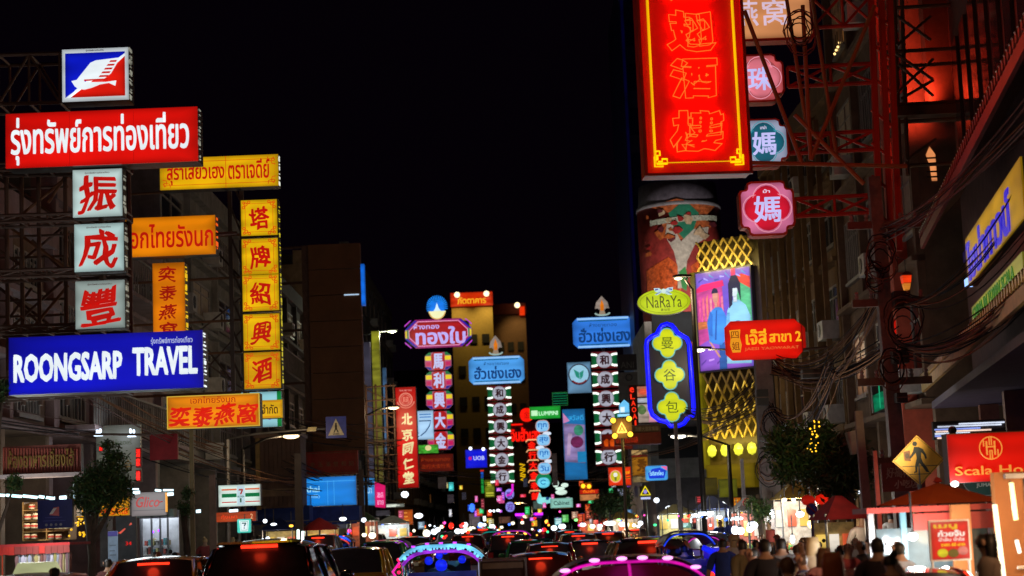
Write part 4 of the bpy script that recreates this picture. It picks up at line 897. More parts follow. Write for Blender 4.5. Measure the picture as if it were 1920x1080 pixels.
casing(s, 20, 13, .3); s.poly('face', rrect(0, 0, 21, 14, 5), -.01, .02, glow((70, 170, 245), 1, .25)); s.poly('blue_patch', [(-14, -10), (14, -10), (18, 4), (6, 10), (-8, 8), (-16, 0)], .021, .026, glow((10, 60, 225), 1, .2)); s.text('lettering', 'โรตีสายไหม', 0, 0, 26, 9, .027, L((170, 240, 255)), bold=.02); s.poly('pink_corner', [(8, 12), (20, 12), (20, 4)], .021, .028, L((240, 100, 160)))
s = Sign('letter_stack_neon', 'thin vertical red neon reading eLAOAI', 'sign', 1188, 760, 82)
s.box('casing', -8, -37, 8, 38, -.2, 0, mat('neon_backing2', (.08, .01, .01), .6))
for i, ch in enumerate('eLAOAI'): s.text('letter', ch, i * .8 - 2, 29 - 12.4 * i, 8.5 if ch != 'I' else 3, 10, 0, glow((255, 45, 15), 1.2, .1, sample=False), bold=.02)
s = Sign('food_picture_panel', 'tall panel of food pictures behind the red letter stack', 'sign', 1213, 758, 84)
casing(s, 22, 37, .3)
for i, (v0, v1, c) in enumerate(((14, 34, (200, 120, 90)), (3, 12, (190, 195, 210)), (-34, 1, (185, 165, 150)))): s.box('picture', -21, v0, 21, v1, -.01, .02, glow(c, .9, .6, 2.5))
s.disc('dish', -6, 24, 9, 6, .021, .03, glow((225, 90, 60), 1, .4, 5)); s.disc('dish', 12, 22, 7, 8, .021, .03, glow((160, 60, 40), 1, .4, 5)); s.poly('figure', [(2, -34), (20, -34), (14, -8), (4, 0)], .021, .03, glow((225, 150, 175), 1, .3)); s.disc('dish', -10, -10, 8, 9, .021, .03, glow((90, 120, 70), 1, .5, 5))
s = Sign('bell_light', 'cyan dome shaped light over a flat blue white strip', 'sign', 1171, 764, 88); s.poly('dome', [(-10, -10), (10, -10), (10, 6), (5, 10), (0, 15), (-5, 10), (-10, 6)], -.15, .02, glow((110, 200, 250), 1.1, .25)); s.box('dome_patch', -8, -9, 0, 1, .021, .026, L((230, 250, 255))); s.box('strip', -14, -17, 13, -12, -.1, .03, glow((150, 220, 255), 1.2, .1))
s = Sign('amber_warning_sign', 'crossing triangle sign with four round amber lamps at its corners', 'road sign', 1166, 803, 70)
s.box('plate', -19, -19, 19, 19, -.1, 0, mat('brown_plate', (.12, .08, .05), .5)); s.poly('triangle', [(-11, -9), (11, -9), (0, 13)], .002, .01, mat('sign_cream', (.75, .7, .5), .5)); s.poly('triangle_centre', [(-7, -6), (7, -6), (0, 8)], .011, .014, mat('brown_plate', (.12, .08, .05), .5)); s.text('walker', '人', 0, -1, 6, 9, .015, mat('sign_cream', (.75, .7, .5), .5))
for u, v in ((-16, 15), (14, 17), (-14, -14), (15, -12)): s.disc('hood', u, v, 6.5, 6.5, .001, .04, BLACK); MB().ell((u * s.ku, -.09, v * s.k), 5 * s.k, 12, 8).build('amber_lamp', glow((255, 190, 50), 3, 0), s.root, True)
lamp('amber_lamp_light', 'POINT', (0, -.4, 0), 25, (1, .55, .1), .1, s.root); MB().tube([(0, .12, -19 * s.k), (0, .12, -s.p.z + .13)], .06, 8).build('post', GREYM, s.root)
s = Sign('shop_canopy', 'dark red shop canopy with pale lettering left of the blue neon frame', 'canopy', 1205, 815, 80)
s.box('fascia', -52, -18, 34, 4, -.8, 0, mat('canopy_red', (.3, .03, .02), .6)); s.box('band', -20, 5, 34, 18, -.6, 0, mat('canopy_brown', (.18, .1, .07), .6)); s.text('lettering', '海鮮大酒家餐廳', 8, 11, 44, 8, .001, mat('pale_letter', (.45, .35, .25), .6), bold=.02); s.text('lettering', 'อาหารทะเล', -30, -9, 40, 10, .001, L((170, 40, 10)))
s = Sign('amber_lamp_board', 'red and cream board with two amber lamps near the market end', 'sign', 1106, 926, 96); s.box('casing', -19, -12, 17, 8, -.2, 0, DARK); s.box('face', -19, 0, 17, 8, .001, .02, glow((200, 30, 10), 1, .3)); s.box('face', -19, -12, 17, -1, .001, .02, glow((190, 120, 70), 1, .4, 4)); s.text('lettering', 'ต้มยำ', -2, 5, 22, 6, .022, L((255, 130, 20)), bold=.02)
s.balls('amber_lamp', [(-12, 15), (-1, 14)], 4, .1, glow((255, 175, 30), 2.5, 0)); s.box('lamp_back', -18, 9, 4, 21, -.1, -.02, mat('amber_back', (.4, .15, .02), .6))
s = Sign('yellow_triangle_sign', 'glowing yellow triangle warning sign above a white plate', 'road sign', 1210, 921, 76); s.tube('triangle_rim', [(-9, -7), (9, -7), (0, 9)], 1.8, 0, glow((235, 215, 30), 1.2, .1), None, True); s.disc('walker', 0, -1, 3.4, 4, -.05, .02, L((150, 140, 220))); s.box('plate', -9, -15, 9, -11, -.05, .02, L((190, 200, 240))); s.box('back', -10, -16, 10, 10, -.1, -.06, DARK); MB().tube([(0, .1, -16 * s.k), (0, .1, -s.p.z + .13)], .05, 8).build('post', GREYM, s.root)
s = Sign('dark_grey_board', 'unlit grey board with a dark ring on the house right of the round characters', 'sign', 1176, 724, 92); s.box('panel', -16, -26, 20, 26, -.2, 0, mat('grey_board', (.2, .2, .17), .6)); s.tube('ring', ell2(4, 16, 6, 6, 16), .8, .01, DARK, None, True); s.box('upper_panel', -16, 30, 20, 60, -.2, 0, mat('dark_board', (.05, .045, .045), .6)); s.text('lettering', 'ANI', 2, 40, 24, 12, .001, mat('grey_board', (.2, .2, .17), .6))
s = Sign('dim_signboard', 'dark red board with orange marks crossing the larger column of round characters', 'sign', 1157, 828, 86); casing(s, 29, 15, .2, RED_D); s.box('face', -29, -15, 29, 15, -.01, .02, glow((90, 14, 5), .9, .5, 2)); s.polys('mark', [[(-24 + 11 * i, -8), (-17 + 11 * i, -9), (-16 + 11 * i, 4), (-20 + 11 * i, 6), (-25 + 11 * i, 2)] for i in range(4)], .022, .03, L((205, 75, 10), 1, .5))
rnd_ = random.Random(21)
FB = [(1313, 937, 16, 14, (110, 25, 28)), (1307, 976, 18, 10, (150, 60, 50)), (1352, 958, 38, 16, (75, 85, 120)), (1382, 946, 14, 26, (190, 100, 10)), (1365, 915, 34, 34, (85, 85, 14)), (1330, 912, 30, 32, (60, 52, 10)), (1340, 985, 14, 12, (95, 100, 125)), (1222, 950, 8, 20, (120, 70, 90)), (1250, 905, 10, 30, (60, 70, 100)), (1243, 930, 8, 24, (170, 170, 70)), (1105, 965, 14, 16, (150, 60, 40)), (1118, 972, 8, 22, (190, 30, 30)), (1108, 972, 6, 24, (190, 170, 170)), (1060, 972, 12, 14, (90, 190, 90)), (1047, 978, 14, 14, (120, 190, 200)), (1078, 966, 12, 14, (170, 120, 100)), (1090, 972, 14, 18, (200, 60, 30)), (1165, 925, 14, 18, (110, 115, 130)), (1163, 938, 10, 14, (95, 90, 40)), (762, 970, 24, 28, (190, 85, 25)), (752, 965, 10, 16, (180, 70, 90)), (790, 985, 12, 14, (110, 130, 150)), (700, 975, 22, 8, (120, 110, 100)), (690, 990, 16, 10, (170, 90, 40)), (738, 948, 40, 6, (120, 125, 115)), (718, 962, 26, 10, (55, 52, 58)), (676, 962, 18, 16, (60, 55, 55)), (884, 952, 14, 12, (20, 70, 210)), (890, 975, 20, 24, (90, 80, 85)), (870, 930, 8, 14, (40, 40, 50)), (946, 975, 22, 12, (90, 55, 40)), (905, 945, 6, 20, (120, 40, 50)), (1140, 962, 10, 14, (80, 90, 60)), (1180, 960, 12, 10, (60, 90, 120)), (1285, 985, 22, 10, (110, 160, 140)), (1300, 1000, 20, 14, (210, 170, 60)), (1240, 985, 12, 10, (60, 110, 200)), (1205, 870, 4, 4, (90, 90, 80)), (1040, 880, 10, 60, (45, 36, 34)), (1012, 958, 8, 8, (240, 150, 30)), (1190, 905, 30, 12, (70, 50, 30)), (640, 985, 20, 12, (60, 60, 70)), (560, 965, 14, 10, (70, 70, 80)), (829, 905, 16, 22, (40, 34, 34)), (845, 935, 12, 16, (46, 40, 46)), (985, 905, 8, 16, (40, 44, 60)), (1222, 975, 14, 12, (120, 60, 60)), (1160, 990, 16, 8, (90, 60, 50))]
for i in range(46):
    FB.append((rnd_.uniform(835, 1245), rnd_.uniform(905, 982), rnd_.uniform(4, 11), rnd_.uniform(4, 16), rnd_.choice(((235, 235, 245), (230, 40, 60), (240, 90, 160), (40, 190, 90), (60, 140, 240), (240, 170, 40), (150, 70, 220), (60, 210, 210), (220, 60, 20), (200, 190, 120)))))
cn_ = lambda q: ('pale' if min(q) > 100 else 'red' if q[0] > 1.7 * max(q[1], q[2]) else 'blue' if q[2] > 1.3 * q[0] else 'green' if q[1] > 1.2 * q[0] else 'amber' if q[0] > 1.5 * q[2] and q[1] > 45 else 'greyish')
for cx, cy, w_, h_, q in FB:
    side = 'among the stalls beyond the blue tuk-tuk' if cx > 1260 else 'in the crowded far end below the food boards' if cx > 1030 else 'below the gold shop poles' if cx > 800 else 'by the red pharmacy board'
    s = Sign('small_lit_board', 'small %s lit board %s' % (cn_(q), side), 'sign', cx, cy, (62 if cx > 1260 else 112 if cx > 830 else 90) + rnd_.uniform(-5, 5), group='small lit boards ' + side)
    casing(s, w_ / 2, h_ / 2, .2); s.box('face', -w_ / 2, -h_ / 2, w_ / 2, h_ / 2, -.01, .02, glow(q, 1, .5, 3))
    if max(q) > 95: s.boxes('mark', [(-w_ * .35, h_ * (.3 - .25 * i) - 1, w_ * rnd_.uniform(0, .35), h_ * (.3 - .25 * i) + 1) for i in range(3)], .022, .03, L(tuple(min(255, int(x * 1.6 + 30)) for x in q), 1, .6))
# 39 oval
s = Sign('oval_signboard', 'yellow green oval light board reading NaRaYa with a blue white bow', 'sign', 1245, 566, 58)
s.disc('casing', 0, 0, 50, 24, -.35, 0, DARK, None, 40); s.disc('face', 0, 0, 50, 24.5, .001, .02, glow((190, 215, 20), 1, .15, 1), None, 40)
s.text('lettering', 'NaRaYa', 0, 0, 66, 22, .022, L((60, 70, 15))); s.text('small_lettering', '曼谷包', 2, -15, 18, 5, .022, L((80, 90, 15))); s.text('small_lettering', 'since', 0, 14, 16, 4, .022, L((120, 130, 15))); s.tube('fine_rim', ell2(0, 0, 45, 20.5, 32), .35, .022, L((110, 130, 20)), None, True)
bw = s.poly('bow', [(-2, 20), (-8, 26), (-18, 26), (-16, 20), (-10, 18), (-17, 14), (-12, 13), (-2, 18), (8, 13), (16, 13), (10, 18), (17, 20), (18, 27), (8, 26)], .022, .05, L((190, 225, 235), 1, .3)); s.polys('bow_stripe', [[(-16, 21), (-10, 23), (-10, 25), (-16, 24)], [(16, 21), (10, 23), (10, 25), (16, 24)], [(-9, 18), (-4, 20), (-14, 14), (-16, 15)], [(9, 18), (4, 20), (13, 14), (15, 14)]], .051, .056, L((20, 60, 160)), bw)
s.disc('knot', 0, 20, 4, 4.5, .051, .07, L((210, 235, 230)), bw)
# 40 blue neon arch
s = Sign('blue_neon_frame', 'blue neon arch frame holding three yellow green quatrefoils with characters', 'sign', 1255, 703, 62)
fr = [(-41, 55), (-39, 66), (-30, 73), (-20, 77), (-15, 86), (-10, 93), (0, 96), (9, 93), (15, 85), (19, 78), (28, 72), (36, 67), (40, 55), (42, -62), (40, -78), (30, -82), (22, -92), (12, -96), (-4, -96), (-10, -88), (-24, -84), (-36, -74), (-40, -62)]
s.tube('neon_tube', [(u, v) for u, v in fr], 4.2, .1, glow((8, 16, 255), 2.0, .1), None, True, 8)
s.poly('backing', [(u * .93, v * .97) for u, v in fr], -.3, -.05, mat('black_backing', (.012, .012, .015), .5))
for i, ch in enumerate('曼谷包'):
    v = 60 - 60 * i; b_ = s.poly('quatrefoil', quatre(13.5, 14.5, 8, -1 + 1.5 * i, v), -.04, .03, glow((205, 215, 10), 1, .15)); s.tube('quatrefoil_rim', quatre(13.5, 14.5, 8, -1 + 1.5 * i, v), 1.1, .03, L((90, 170, 170)), b_, True); s.text('character', ch, -1 + 1.5 * i, v, 23, 22, .032, L((55, 80, 10)), b_)
lamp('neon_glow', 'POINT', (0, -1.2, 0), 8, (.1, .12, 1), .5, s.root)
# 43 big red neon
s = Sign('red_neon_board', 'huge upright red board with outlined neon characters and a yellow neon border', 'sign', 1298, 120, 29, 4); s.ku *= .945
RB = mat('red_enamel_board', (.8, .015, .008), .45, 0, .2, 1.5)
RBF = mat('red_enamel_face', (.85, .016, .008), .4, 0, .15, 1.5); RBF.node_tree.nodes['Principled BSDF'].inputs['Emission Color'].default_value = (1, .01, .004, 1); RBF.node_tree.nodes['Principled BSDF'].inputs['Emission Strength'].default_value = .12  # faint emission puts some of the neon light into the enamel
MB().box(-104 * s.ku, .0, -210 * s.k, 104 * s.ku, .45, 230 * s.k).build('board', RB, s.root)
s.box('face', -100, -208, 100, 228, .001, .03, RBF)
s.boxes('frame', [(-106, -213, -100, 232), (100, -213, 106, 232), (-100, -213, 100, -208)], .0, .09, mat('red_enamel_frame', (.55, .02, .01), .5))
YN = glow((255, 190, 5), 1.6, .05, sample=True)
s.tube('yellow_neon_tube', [(-85, 235), (-85, -190), (83, -190), (83, 235)], 2.6, .12, YN, None, False, 8)
for a in (-1, 1): s.tubes('key_pattern', [[(a * 85, -168), (a * 76, -168), (a * 76, -176), (a * 81, -176), (a * 81, -184), (a * 84, -184)], [(a * 83, -192), (a * 62, -192), (a * 62, -183), (a * 72, -183), (a * 72, -188), (a * 80, -188)], [(a * 87, -178), (a * 87, -197), (a * 70, -197)]], 2, .13, YN)
NT = glow((255, 24, 3), 20, 0); HAL = glow((225, 12, 2), 1, .2, 1.4, False)  # HAL: halo of the tubes put in as a glowing character fill
for i, (ch, v) in enumerate((('翅', 60), ('酒', -32), ('樓', -128), ('鮑', 162))):
    fill = brush(s, 'character', ch, 0, v, 96 if i != 2 else 106, 80, .035, HAL, bold=.06, amp=.03, seed=i + 80)
    vs, fs, x0, x1, y0, y1 = text_raw(ch, .055, .009)
    rnd = random.Random(i + 80); ph = [rnd.uniform(0, 6.28) for _ in range(6)]; sx = (96 if i != 2 else 106) * s.ku / (x1 - x0); sz = 80 * s.k / (y1 - y0); out = []
    for x, y, z in vs:
        X = x - (x0 + x1) / 2; Y = y - (y0 + y1) / 2
        X2 = X + .03 * (math.sin(5 * Y + ph[0]) + .5 * math.sin(11 * Y + 3 * X + ph[1])) + .05 * Y
        Y2 = Y + .05 * math.sin(2.2 * X + ph[5]) + .04 * X + .03 * (math.sin(6 * X + ph[2]) + .5 * math.sin(13 * X + 4 * Y + ph[3]))
        out.append((X2 * sx, -.1 - z * sx, v * s.k + Y2 * sz))
    MB().add(out, fs).build('neon_outline', NT, fill)
for v in (222, 190): member(s.root, (104 * s.ku, .3, v * s.k), (6.6 - s.p.x * .0 + .0, .8, v * s.k), .04, REDST, 'arm')
lamp('neon_glow', 'AREA', (0, -1.1, 0), 45, (1, .06, .02), 1.6, s.root, (R(-90), 0, 0)); 
lamp('neon_spill', 'POINT', (1.6, .9, -.5), 150, (1, .07, .02), .6, s.root)
# 44 quatrefoil signs on red lattice arms
QY = 36
def notched(w, c):
    return [(w - c, w), (-w + c, w), (-w + c, w - c * .9), (-w, w - c), (-w, -w + c), (-w + c, -w + c * .9), (-w + c, -w), (w - c, -w), (w - c, -w + c * .9), (w, -w + c), (w, w - c), (w - c, w - c * .9)]
def plus(w, a, n=4):
    pts = []
    for cx, cy, s0 in ((1, 1, 0), (-1, 1, 90), (-1, -1, 180), (1, -1, 270)):
        # outer rounded arm corners with a step between
        base = [(w, a - 6), (w - 3, a), (w - 6 - (w - a) * .35, a + 1), (a + 1, w - 6 - (w - a) * .35), (a, w - 3), (a - 6, w)]
        for x, y in base:
            t = R(s0); pts.append((x * math.cos(t) - y * math.sin(t), x * math.sin(t) + y * math.cos(t)))
    return pts
for i, (cx, cy, w, ch, top, c0, c1, lab) in enumerate((
    (1424, 147, 46, '珠', '', (205, 90, 95), (225, 120, 135), 'salmon pink four-lobed light box with one pale character'),
    (1432, 268, 46, '媽', 'มาม่า', (150, 160, 185), (12, 95, 115), 'teal four-lobed light box with one pale character'),
    (1438, 391, 52, '媽', 'ม้า', (205, 110, 150), (205, 22, 50), 'crimson four-lobed light box hanging lowest, with one pale character'))):
    s = Sign('lobed_light_box', lab, 'sign', cx, cy, QY, group='four-lobed light boxes on red arms')
    s.poly('casing', plus(w, w * .68), -.35, .03, REDST); s.poly('face', [(u * .92, v * .92) for u, v in plus(w, w * .68)], .031, .045, glow(c0, 1, .25, 1.5)); s.disc('disc', 0, 0, w * .82, w * .82, .046, .052, L(tuple(int(x * .75) for x in c0))) if i == 0 else None
    s.poly('lobed_disc', quatre(w * .46, w * .36, 8), .053, .06, glow(c1, 1, .25, 1.5)); s.tube('lobed_rim', quatre(w * .5, w * .38, 8), .8, .06, L((225, 150, 170) if i != 1 else (60, 150, 165)), None, True)
    s.text('character', ch, 0, -2, w * .98, w * .98, .061, L((195, 195, 250)), bold=.02)
    if top: s.text('small_lettering', top, 0, w * .62, w * .25, 7, .061, L((220, 210, 240)), bold=.02)
s = Sign('peach_light_box', 'peach rounded light box with two pale characters cut off by the top edge', 'sign', 1448, 28, QY + 1)
s.poly('casing', rrect(0, 0, 78, 50, 12), -.35, .03, REDST); s.poly('face', rrect(0, 0, 73, 45, 10), .031, .045, glow((205, 135, 85), 1, .25, 1.2)); s.text('character', '窝', 4, 4, 46, 50, .046, L((215, 190, 210)), bold=.01); s.text('character', '燕', -50, 4, 46, 50, .046, L((215, 190, 210)), bold=.01)
ra = thing('red_lattice_frame', 'red painted steel lattice arms and column carrying the four-lobed light boxes', 'scaffold', P(1645, 985, QY + .4))
def ra_(px, py, Y=QY + .4): return P(px, py, Y) - ra.location
for x0, y0, x1, y1, hpx in ((1523, 52, 1640, 46, 62), (1478, 163, 1640, 155, 38), (1480, 288, 1640, 280, 36), (1492, 406, 1640, 398, 34)):
    truss(ra, ra_(x0, y0), ra_(x1, y1), hpx * QY / F, .045, REDST, 2, True)
for px in (1633, 1652, 1668): member(ra, ra_(px, 0), ra_(px - 2 + 20, 470), .06, REDST, 'column', True)
for i in range(7): member(ra, ra_(1634, 20 + 62 * i), ra_(1672, 50 + 62 * i), .035, REDST, 'brace')
for px in (1560, 1512): member(ra, ra_(px - 40, -20, 35.5), ra_(px + 10, 300, 35.5), .04, mat('dim_ochre_steel', (.3, .17, .05), .6), 'stay')
for a in ((1396, 20, 1505, 310), (1505, 10, 1520, 300), (1640, 10, 1520, 300), (1490, 215, 1620, 345), (1400, 305, 1700, 312)): member(ra, ra_(a[0], a[1], 35), ra_(a[2], a[3], 35), .045, mat('dim_ochre_steel', (.3, .17, .05), .6), 'stay')
# the red wall and dark scaffold beyond the column
rw = thing('red_lit_wall', 'tall narrow wall washed in red light behind dark scaffold bars', 'wall', P(1705, 985, 43))
p0 = P(1672, 250, 43) - rw.location; p1 = P(1742, 250, 43) - rw.location
MB().box(p0.x - .2, 0, .2, p1.x, .4, HZ(1700, -60, 43) - rw.location.z).build('wall', mat('red_painted_wall', (.6, .12, .07), .8, 0, .35, 1.2, .1), rw)
for i in range(6): MB().box(p0.x - .2, -.05, 4 + i * 1.55, p1.x, -.003, 4.05 + i * 1.55).build('wall_joint', mat('dark_joint', (.1, .02, .02), .8), rw)
lamp('added_red_wall_spot', 'SPOT', (.2, -3.4, HZ(1700, 250, 43) - rw.location.z), 420, (1, .07, .03), .3, rw, (R(90 + 35), 0, 0), 120)  # added red spot that washes the wall
dk = thing('dark_scaffold', 'black steel scaffold with crossed bars in front of the red lit wall', 'scaffold', P(1690, 985, 39))
def dk_(px, py, Y=39): return P(px, py, Y) - dk.location
for px in (1676, 1690, 1800, 1830, 1880): member(dk, dk_(px, -30), dk_(px + 12, 330), .05, mat('scaffold_pipe', (.14, .09, .05), .6), 'post')
for y in (8, 90, 118, 190, 222, 305): member(dk, dk_(1660, y + 8), dk_(1905, y - 6), .045, mat('scaffold_pipe', (.14, .09, .05), .6), 'ledger')
for a in ((1682, 30, 1745, 75), (1682, 85, 1745, 30), (1680, 100, 1750, 150), (1680, 175, 1750, 110), (1685, 120, 1750, 180), (1690, 185, 1750, 150), (1795, 60, 1880, 100), (1800, 20, 1880, 70), (1810, 150, 1880, 190), (1700, 300, 1755, 260)): member(dk, dk_(a[0], a[1], 38.8), dk_(a[2], a[3], 38.8), .035, mat('scaffold_pipe', (.14, .09, .05), .6), 'brace')
MB().box(dk_(1676, 222).x, -.3, dk_(1676, 222).z, dk_(1900, 222).x, .6, dk_(1676, 205).z).build('platform', mat('scaffold_board', (.12, .06, .03), .8), dk)
MB().box(dk_(1745, 0).x, .8, dk_(1745, 200).z, dk_(1800, 0).x, 1.2, dk_(1745, -60).z).build('board', mat('scaffold_board', (.12, .06, .03), .8), dk)
# 46 red stacked board
s = Sign('red_shop_board', 'bright red double layered board reading JAESI YAOWARAT under gold Thai letters', 'sign', 1434, 637, 46)
s.poly('rear_board', cham(70, 28, 10, 9, 3), -.45, -.2, glow((190, 14, 6), 1, .2)); s.poly('casing', cham(71, 36, 12), -.19, 0, mat('red_case', (.3, .02, .01), .5)); s.poly('face', cham(72, 37, 12, -3, 0), .001, .03, glow((228, 18, 6), 1, .2, 1.2))
s.poly('gold_seal', [(-66, 20), (-45, 21), (-47, 6), (-44, -8), (-47, -22), (-62, -22), (-66, -8), (-64, 6)], .031, .036, L((235, 150, 30))); s.text('seal_mark', '四', -56, 11, 14, 13, .037, L((110, 20, 5))); s.text('seal_mark', '姐', -55, -10, 14, 15, .037, L((110, 20, 5)))
s.text('lettering', 'เจ๊สี่', -16, 6, 40, 30, .032, L((255, 175, 30)), bold=.03); s.text('lettering', 'สาขา 2', 38, 4, 60, 20, .032, L((255, 175, 30)), bold=.03); s.text('small_lettering', 'JAESI YAOWARAT', 12, -17, 102, 7, .032, L((225, 110, 50)))
member(s.root, (70 * s.ku, .2, -20 * s.k), (120 * s.ku, .4, -16 * s.k), .04, STEEL, 'arm')
# 48 yellow Thai board on the near house (fixed flat on its facade)
pa = P(1816, 493, 30.2); na = near.rotation_euler.z
yb = thing('facade_board', 'long yellow board with deep blue Thai letters on the near house front', 'sign', pa, na + math.pi)
# local x runs towards the camera, -y out to the road
bl_ = 7.2; bh = 0.80
MB().box(-.02, 0, -bh / 2, bl_, .12, bh / 2).build('casing', DARK, yb); MB().box(0, -.03, -bh / 2, bl_, -.003, bh / 2).build('face', glow((190, 145, 15), .8, .35, 1.2), yb)
add_text(MB(), 'ไชน่าทาวน์', 3.0, -.03, 5.8, .7, -.032, bold=.045).build('lettering', L((25, 25, 190)), yb); add_text(MB(), 'ไชน่าทาวน์', 3.06, -.04, 5.9, .7, -.027, th=.002, bold=.045).build('letter_edge', L((205, 195, 190)), yb)
MB().box(-.12, -.08, -bh / 2, -.03, .05, -bh / 2 + .15).build('end_lamp', L((150, 190, 255), 1.6), yb)
pb = P(1826, 592, 30); yb2 = thing('facade_board', 'narrow yellow green board reading CHINA TOWN on the near house front', 'sign', pb, na + math.pi)
MB().box(0, 0, -.14, 6.5, .1, .14).build('casing', DARK, yb2); MB().box(0, -.03, -.14, 6.5, -.003, .14).build('face', glow((150, 150, 45), .75, .3, 1.5), yb2); add_text(MB(), 'CHINA IN TOWN SCALA', 2.9, 0, 5.4, .19, -.032, bold=.02).build('lettering', L((20, 95, 25)), yb2)
# 49 lantern and small signs round the pole
s = Sign('street_lantern', 'red and amber glass lantern hanging beside the utility pole', 'lantern', 1699, 527, 34)
s.poly('glass', [(-9, 10), (9, 10), (7, -4), (-7, -4)], -.1, .1, glow((240, 60, 15), 1, .3, 6)); s.poly('amber_glass', [(-7, -5), (7, -5), (4, -17), (-4, -17)], -.08, .08, glow((215, 130, 40), 1, .3, 6)); s.poly('cap', [(-11, 11), (11, 11), (3, 17), (-3, 17)], -.12, .12, DARK); s.tube('hanger', [(0, 17), (0, 40), (-14, 46)], .9, 0, DARK)
s = Sign('small_red_sign', 'small glowing red box sign with orange marks under the street lantern', 'sign', 1666, 617, 38); s.box('casing', -12, -20, 13, 19, -.2, 0, DARK); s.poly('face', [(-12, 19), (8, 17), (8, -13), (-10, -20)], .001, .02, glow((235, 30, 8), 1, .3)); s.text('character', '福', -2, 6, 12, 10, .022, L((255, 150, 30))); s.text('character', '日', -2, -7, 10, 8, .022, L((255, 150, 30))); s.box('side', 9, -10, 14, 18, .001, .02, glow((190, 20, 8), 1, .3))
s = Sign('green_sign', 'green lit panel with white slats half hidden by the utility pole', 'sign', 1656, 745, 42); s.box('casing', -20, -28, 24, 26, -.2, 0, DARK); s.poly('face', [(-20, 4), (-4, 10), (22, 22), (22, -12), (-18, -28)], .001, .02, glow((5, 120, 80), .9, .7, 5)); s.boxes('slat', [(-8, -20, -6, 24), (2, -16, 4, 18), (12, -12, 14, 20)], .021, .03, L((30, 160, 110)))
# 50 diamond sign
s = Sign('diamond_crossing_sign', 'yellow diamond crossing sign with a black walking figure and a worn sticker', 'road sign', 1722, 863, 27)
s.poly('plate', [(0, 47), (-49, 0), (0, -47), (49, 0)], -.02, .0, mat('amber_plate', (.75, .36, .006), .5, 0, .12)); s.tube('rim', [(0, 44), (-46, 0), (0, -44), (46, 0)], .6, .002, BLACK, None, True)
w = s.polys('walker', [ell2(-5, 31, 4.5, 4.5, 12), [(-7, 25), (2, 25), (10, 20), (15, 10), (16, 3), (13, 2), (11, 9), (6, 15), (5, 5), (8, -4), (15, -14), (18, -21), (20, -24), (13, -22), (8, -14), (1, -5), (-3, -13), (-4, -22), (-10, -24), (-9, -21), (-7, -20), (-7, -10), (-3, 4), (-4, 14), (-15, 3), (-17, 5), (-9, 17)]], .004, .009, BLACK)
s.boxes('crossing_line', [(-31, -11.4, 34, -10.2), (-19, -26.4, 22, -25.2)], .004, .008, BLACK); s.poly('sticker', [(-27, 17), (-15, 19), (-14, -1), (-26, 0)], .004, .008, mat('sticker_brown', (.25, .09, .03), .6)); s.disc('sticker_mark', -20.5, 9, 4, 5, .009, .011, mat('sticker_dark', (.1, .05, .03), .6))
MB().tube([(0, .03, 0), (0, .03, -s.p.z + .13)], .035, 8).build('post', GREYM, s.root)
# 51 hostel sign
s = Sign('hostel_signboard', 'glowing red board with an H ring emblem reading Scala Hostel', 'sign', 1858, 857, 24)
casing(s, 80, 46, .3); s.box('face', -80, -45, 110, 45, -.01, .02, glow((225, 22, 8), 1, .35, .9)); GL = L((235, 150, 60)); s.box('casing_edge', -81, 45, 110, 47, -.3, .03, mat('dull_gold', (.3, .15, .05), .5))
s.tube('emblem_ring', ell2(0, 17, 21, 21, 28), 1, .026, GL, None, True); s.boxes('emblem_h', [(-9, 4, -6, 30), (6, 4, 9, 30), (-9, 18, 9, 20.5), (-14, 20, -12, 32), (12, 2, 14, 14), (-3, -4, -1, 12), (1, -4, 3, 12), (-2.9, 11, 2.9, 13), (-3, 22, -1, 38), (1, 22, 3, 38)], .022, .03, GL)
lamp('added_sign_spot', 'SPOT', (-60 * s.ku, .35, 46 * s.k), 650, (1, .85, .5), .1, s.root, (R(96), 0, R(17)), 50); MB().ell((-60 * s.ku, .25, 46 * s.k + .06), (.06, .1, .06), 8, 6).build('added_spot_can', DARK, s.root)  # added spot and can that brighten the diamond crossing sign
s.text('lettering', 'Scala Hostel', 19, -24, 178, 17, .022, GL, bold=.008)
s = Sign('round_green_sign', 'dark green half round sign reading JUMAMA under the hostel board', 'sign', 1849, 911, 25.5)
s.poly('plate', [(-42, 8), (42, 8)] + ell2(0, 8, 42, 26, 14, 0, -180)[1:-1], -.05, .01, mat('bottle_green', (.03, .1, .08), .5)); s.tube('rim', ell2(0, 8, 42, 26, 14, 0, -180), .7, .012, mat('pale_rim', (.5, .55, .5), .5)); s.text('lettering', 'JUMAMA', 3, 1, 44, 9, .012, mat('pale_letter2', (.7, .75, .65), .5), bold=.02)
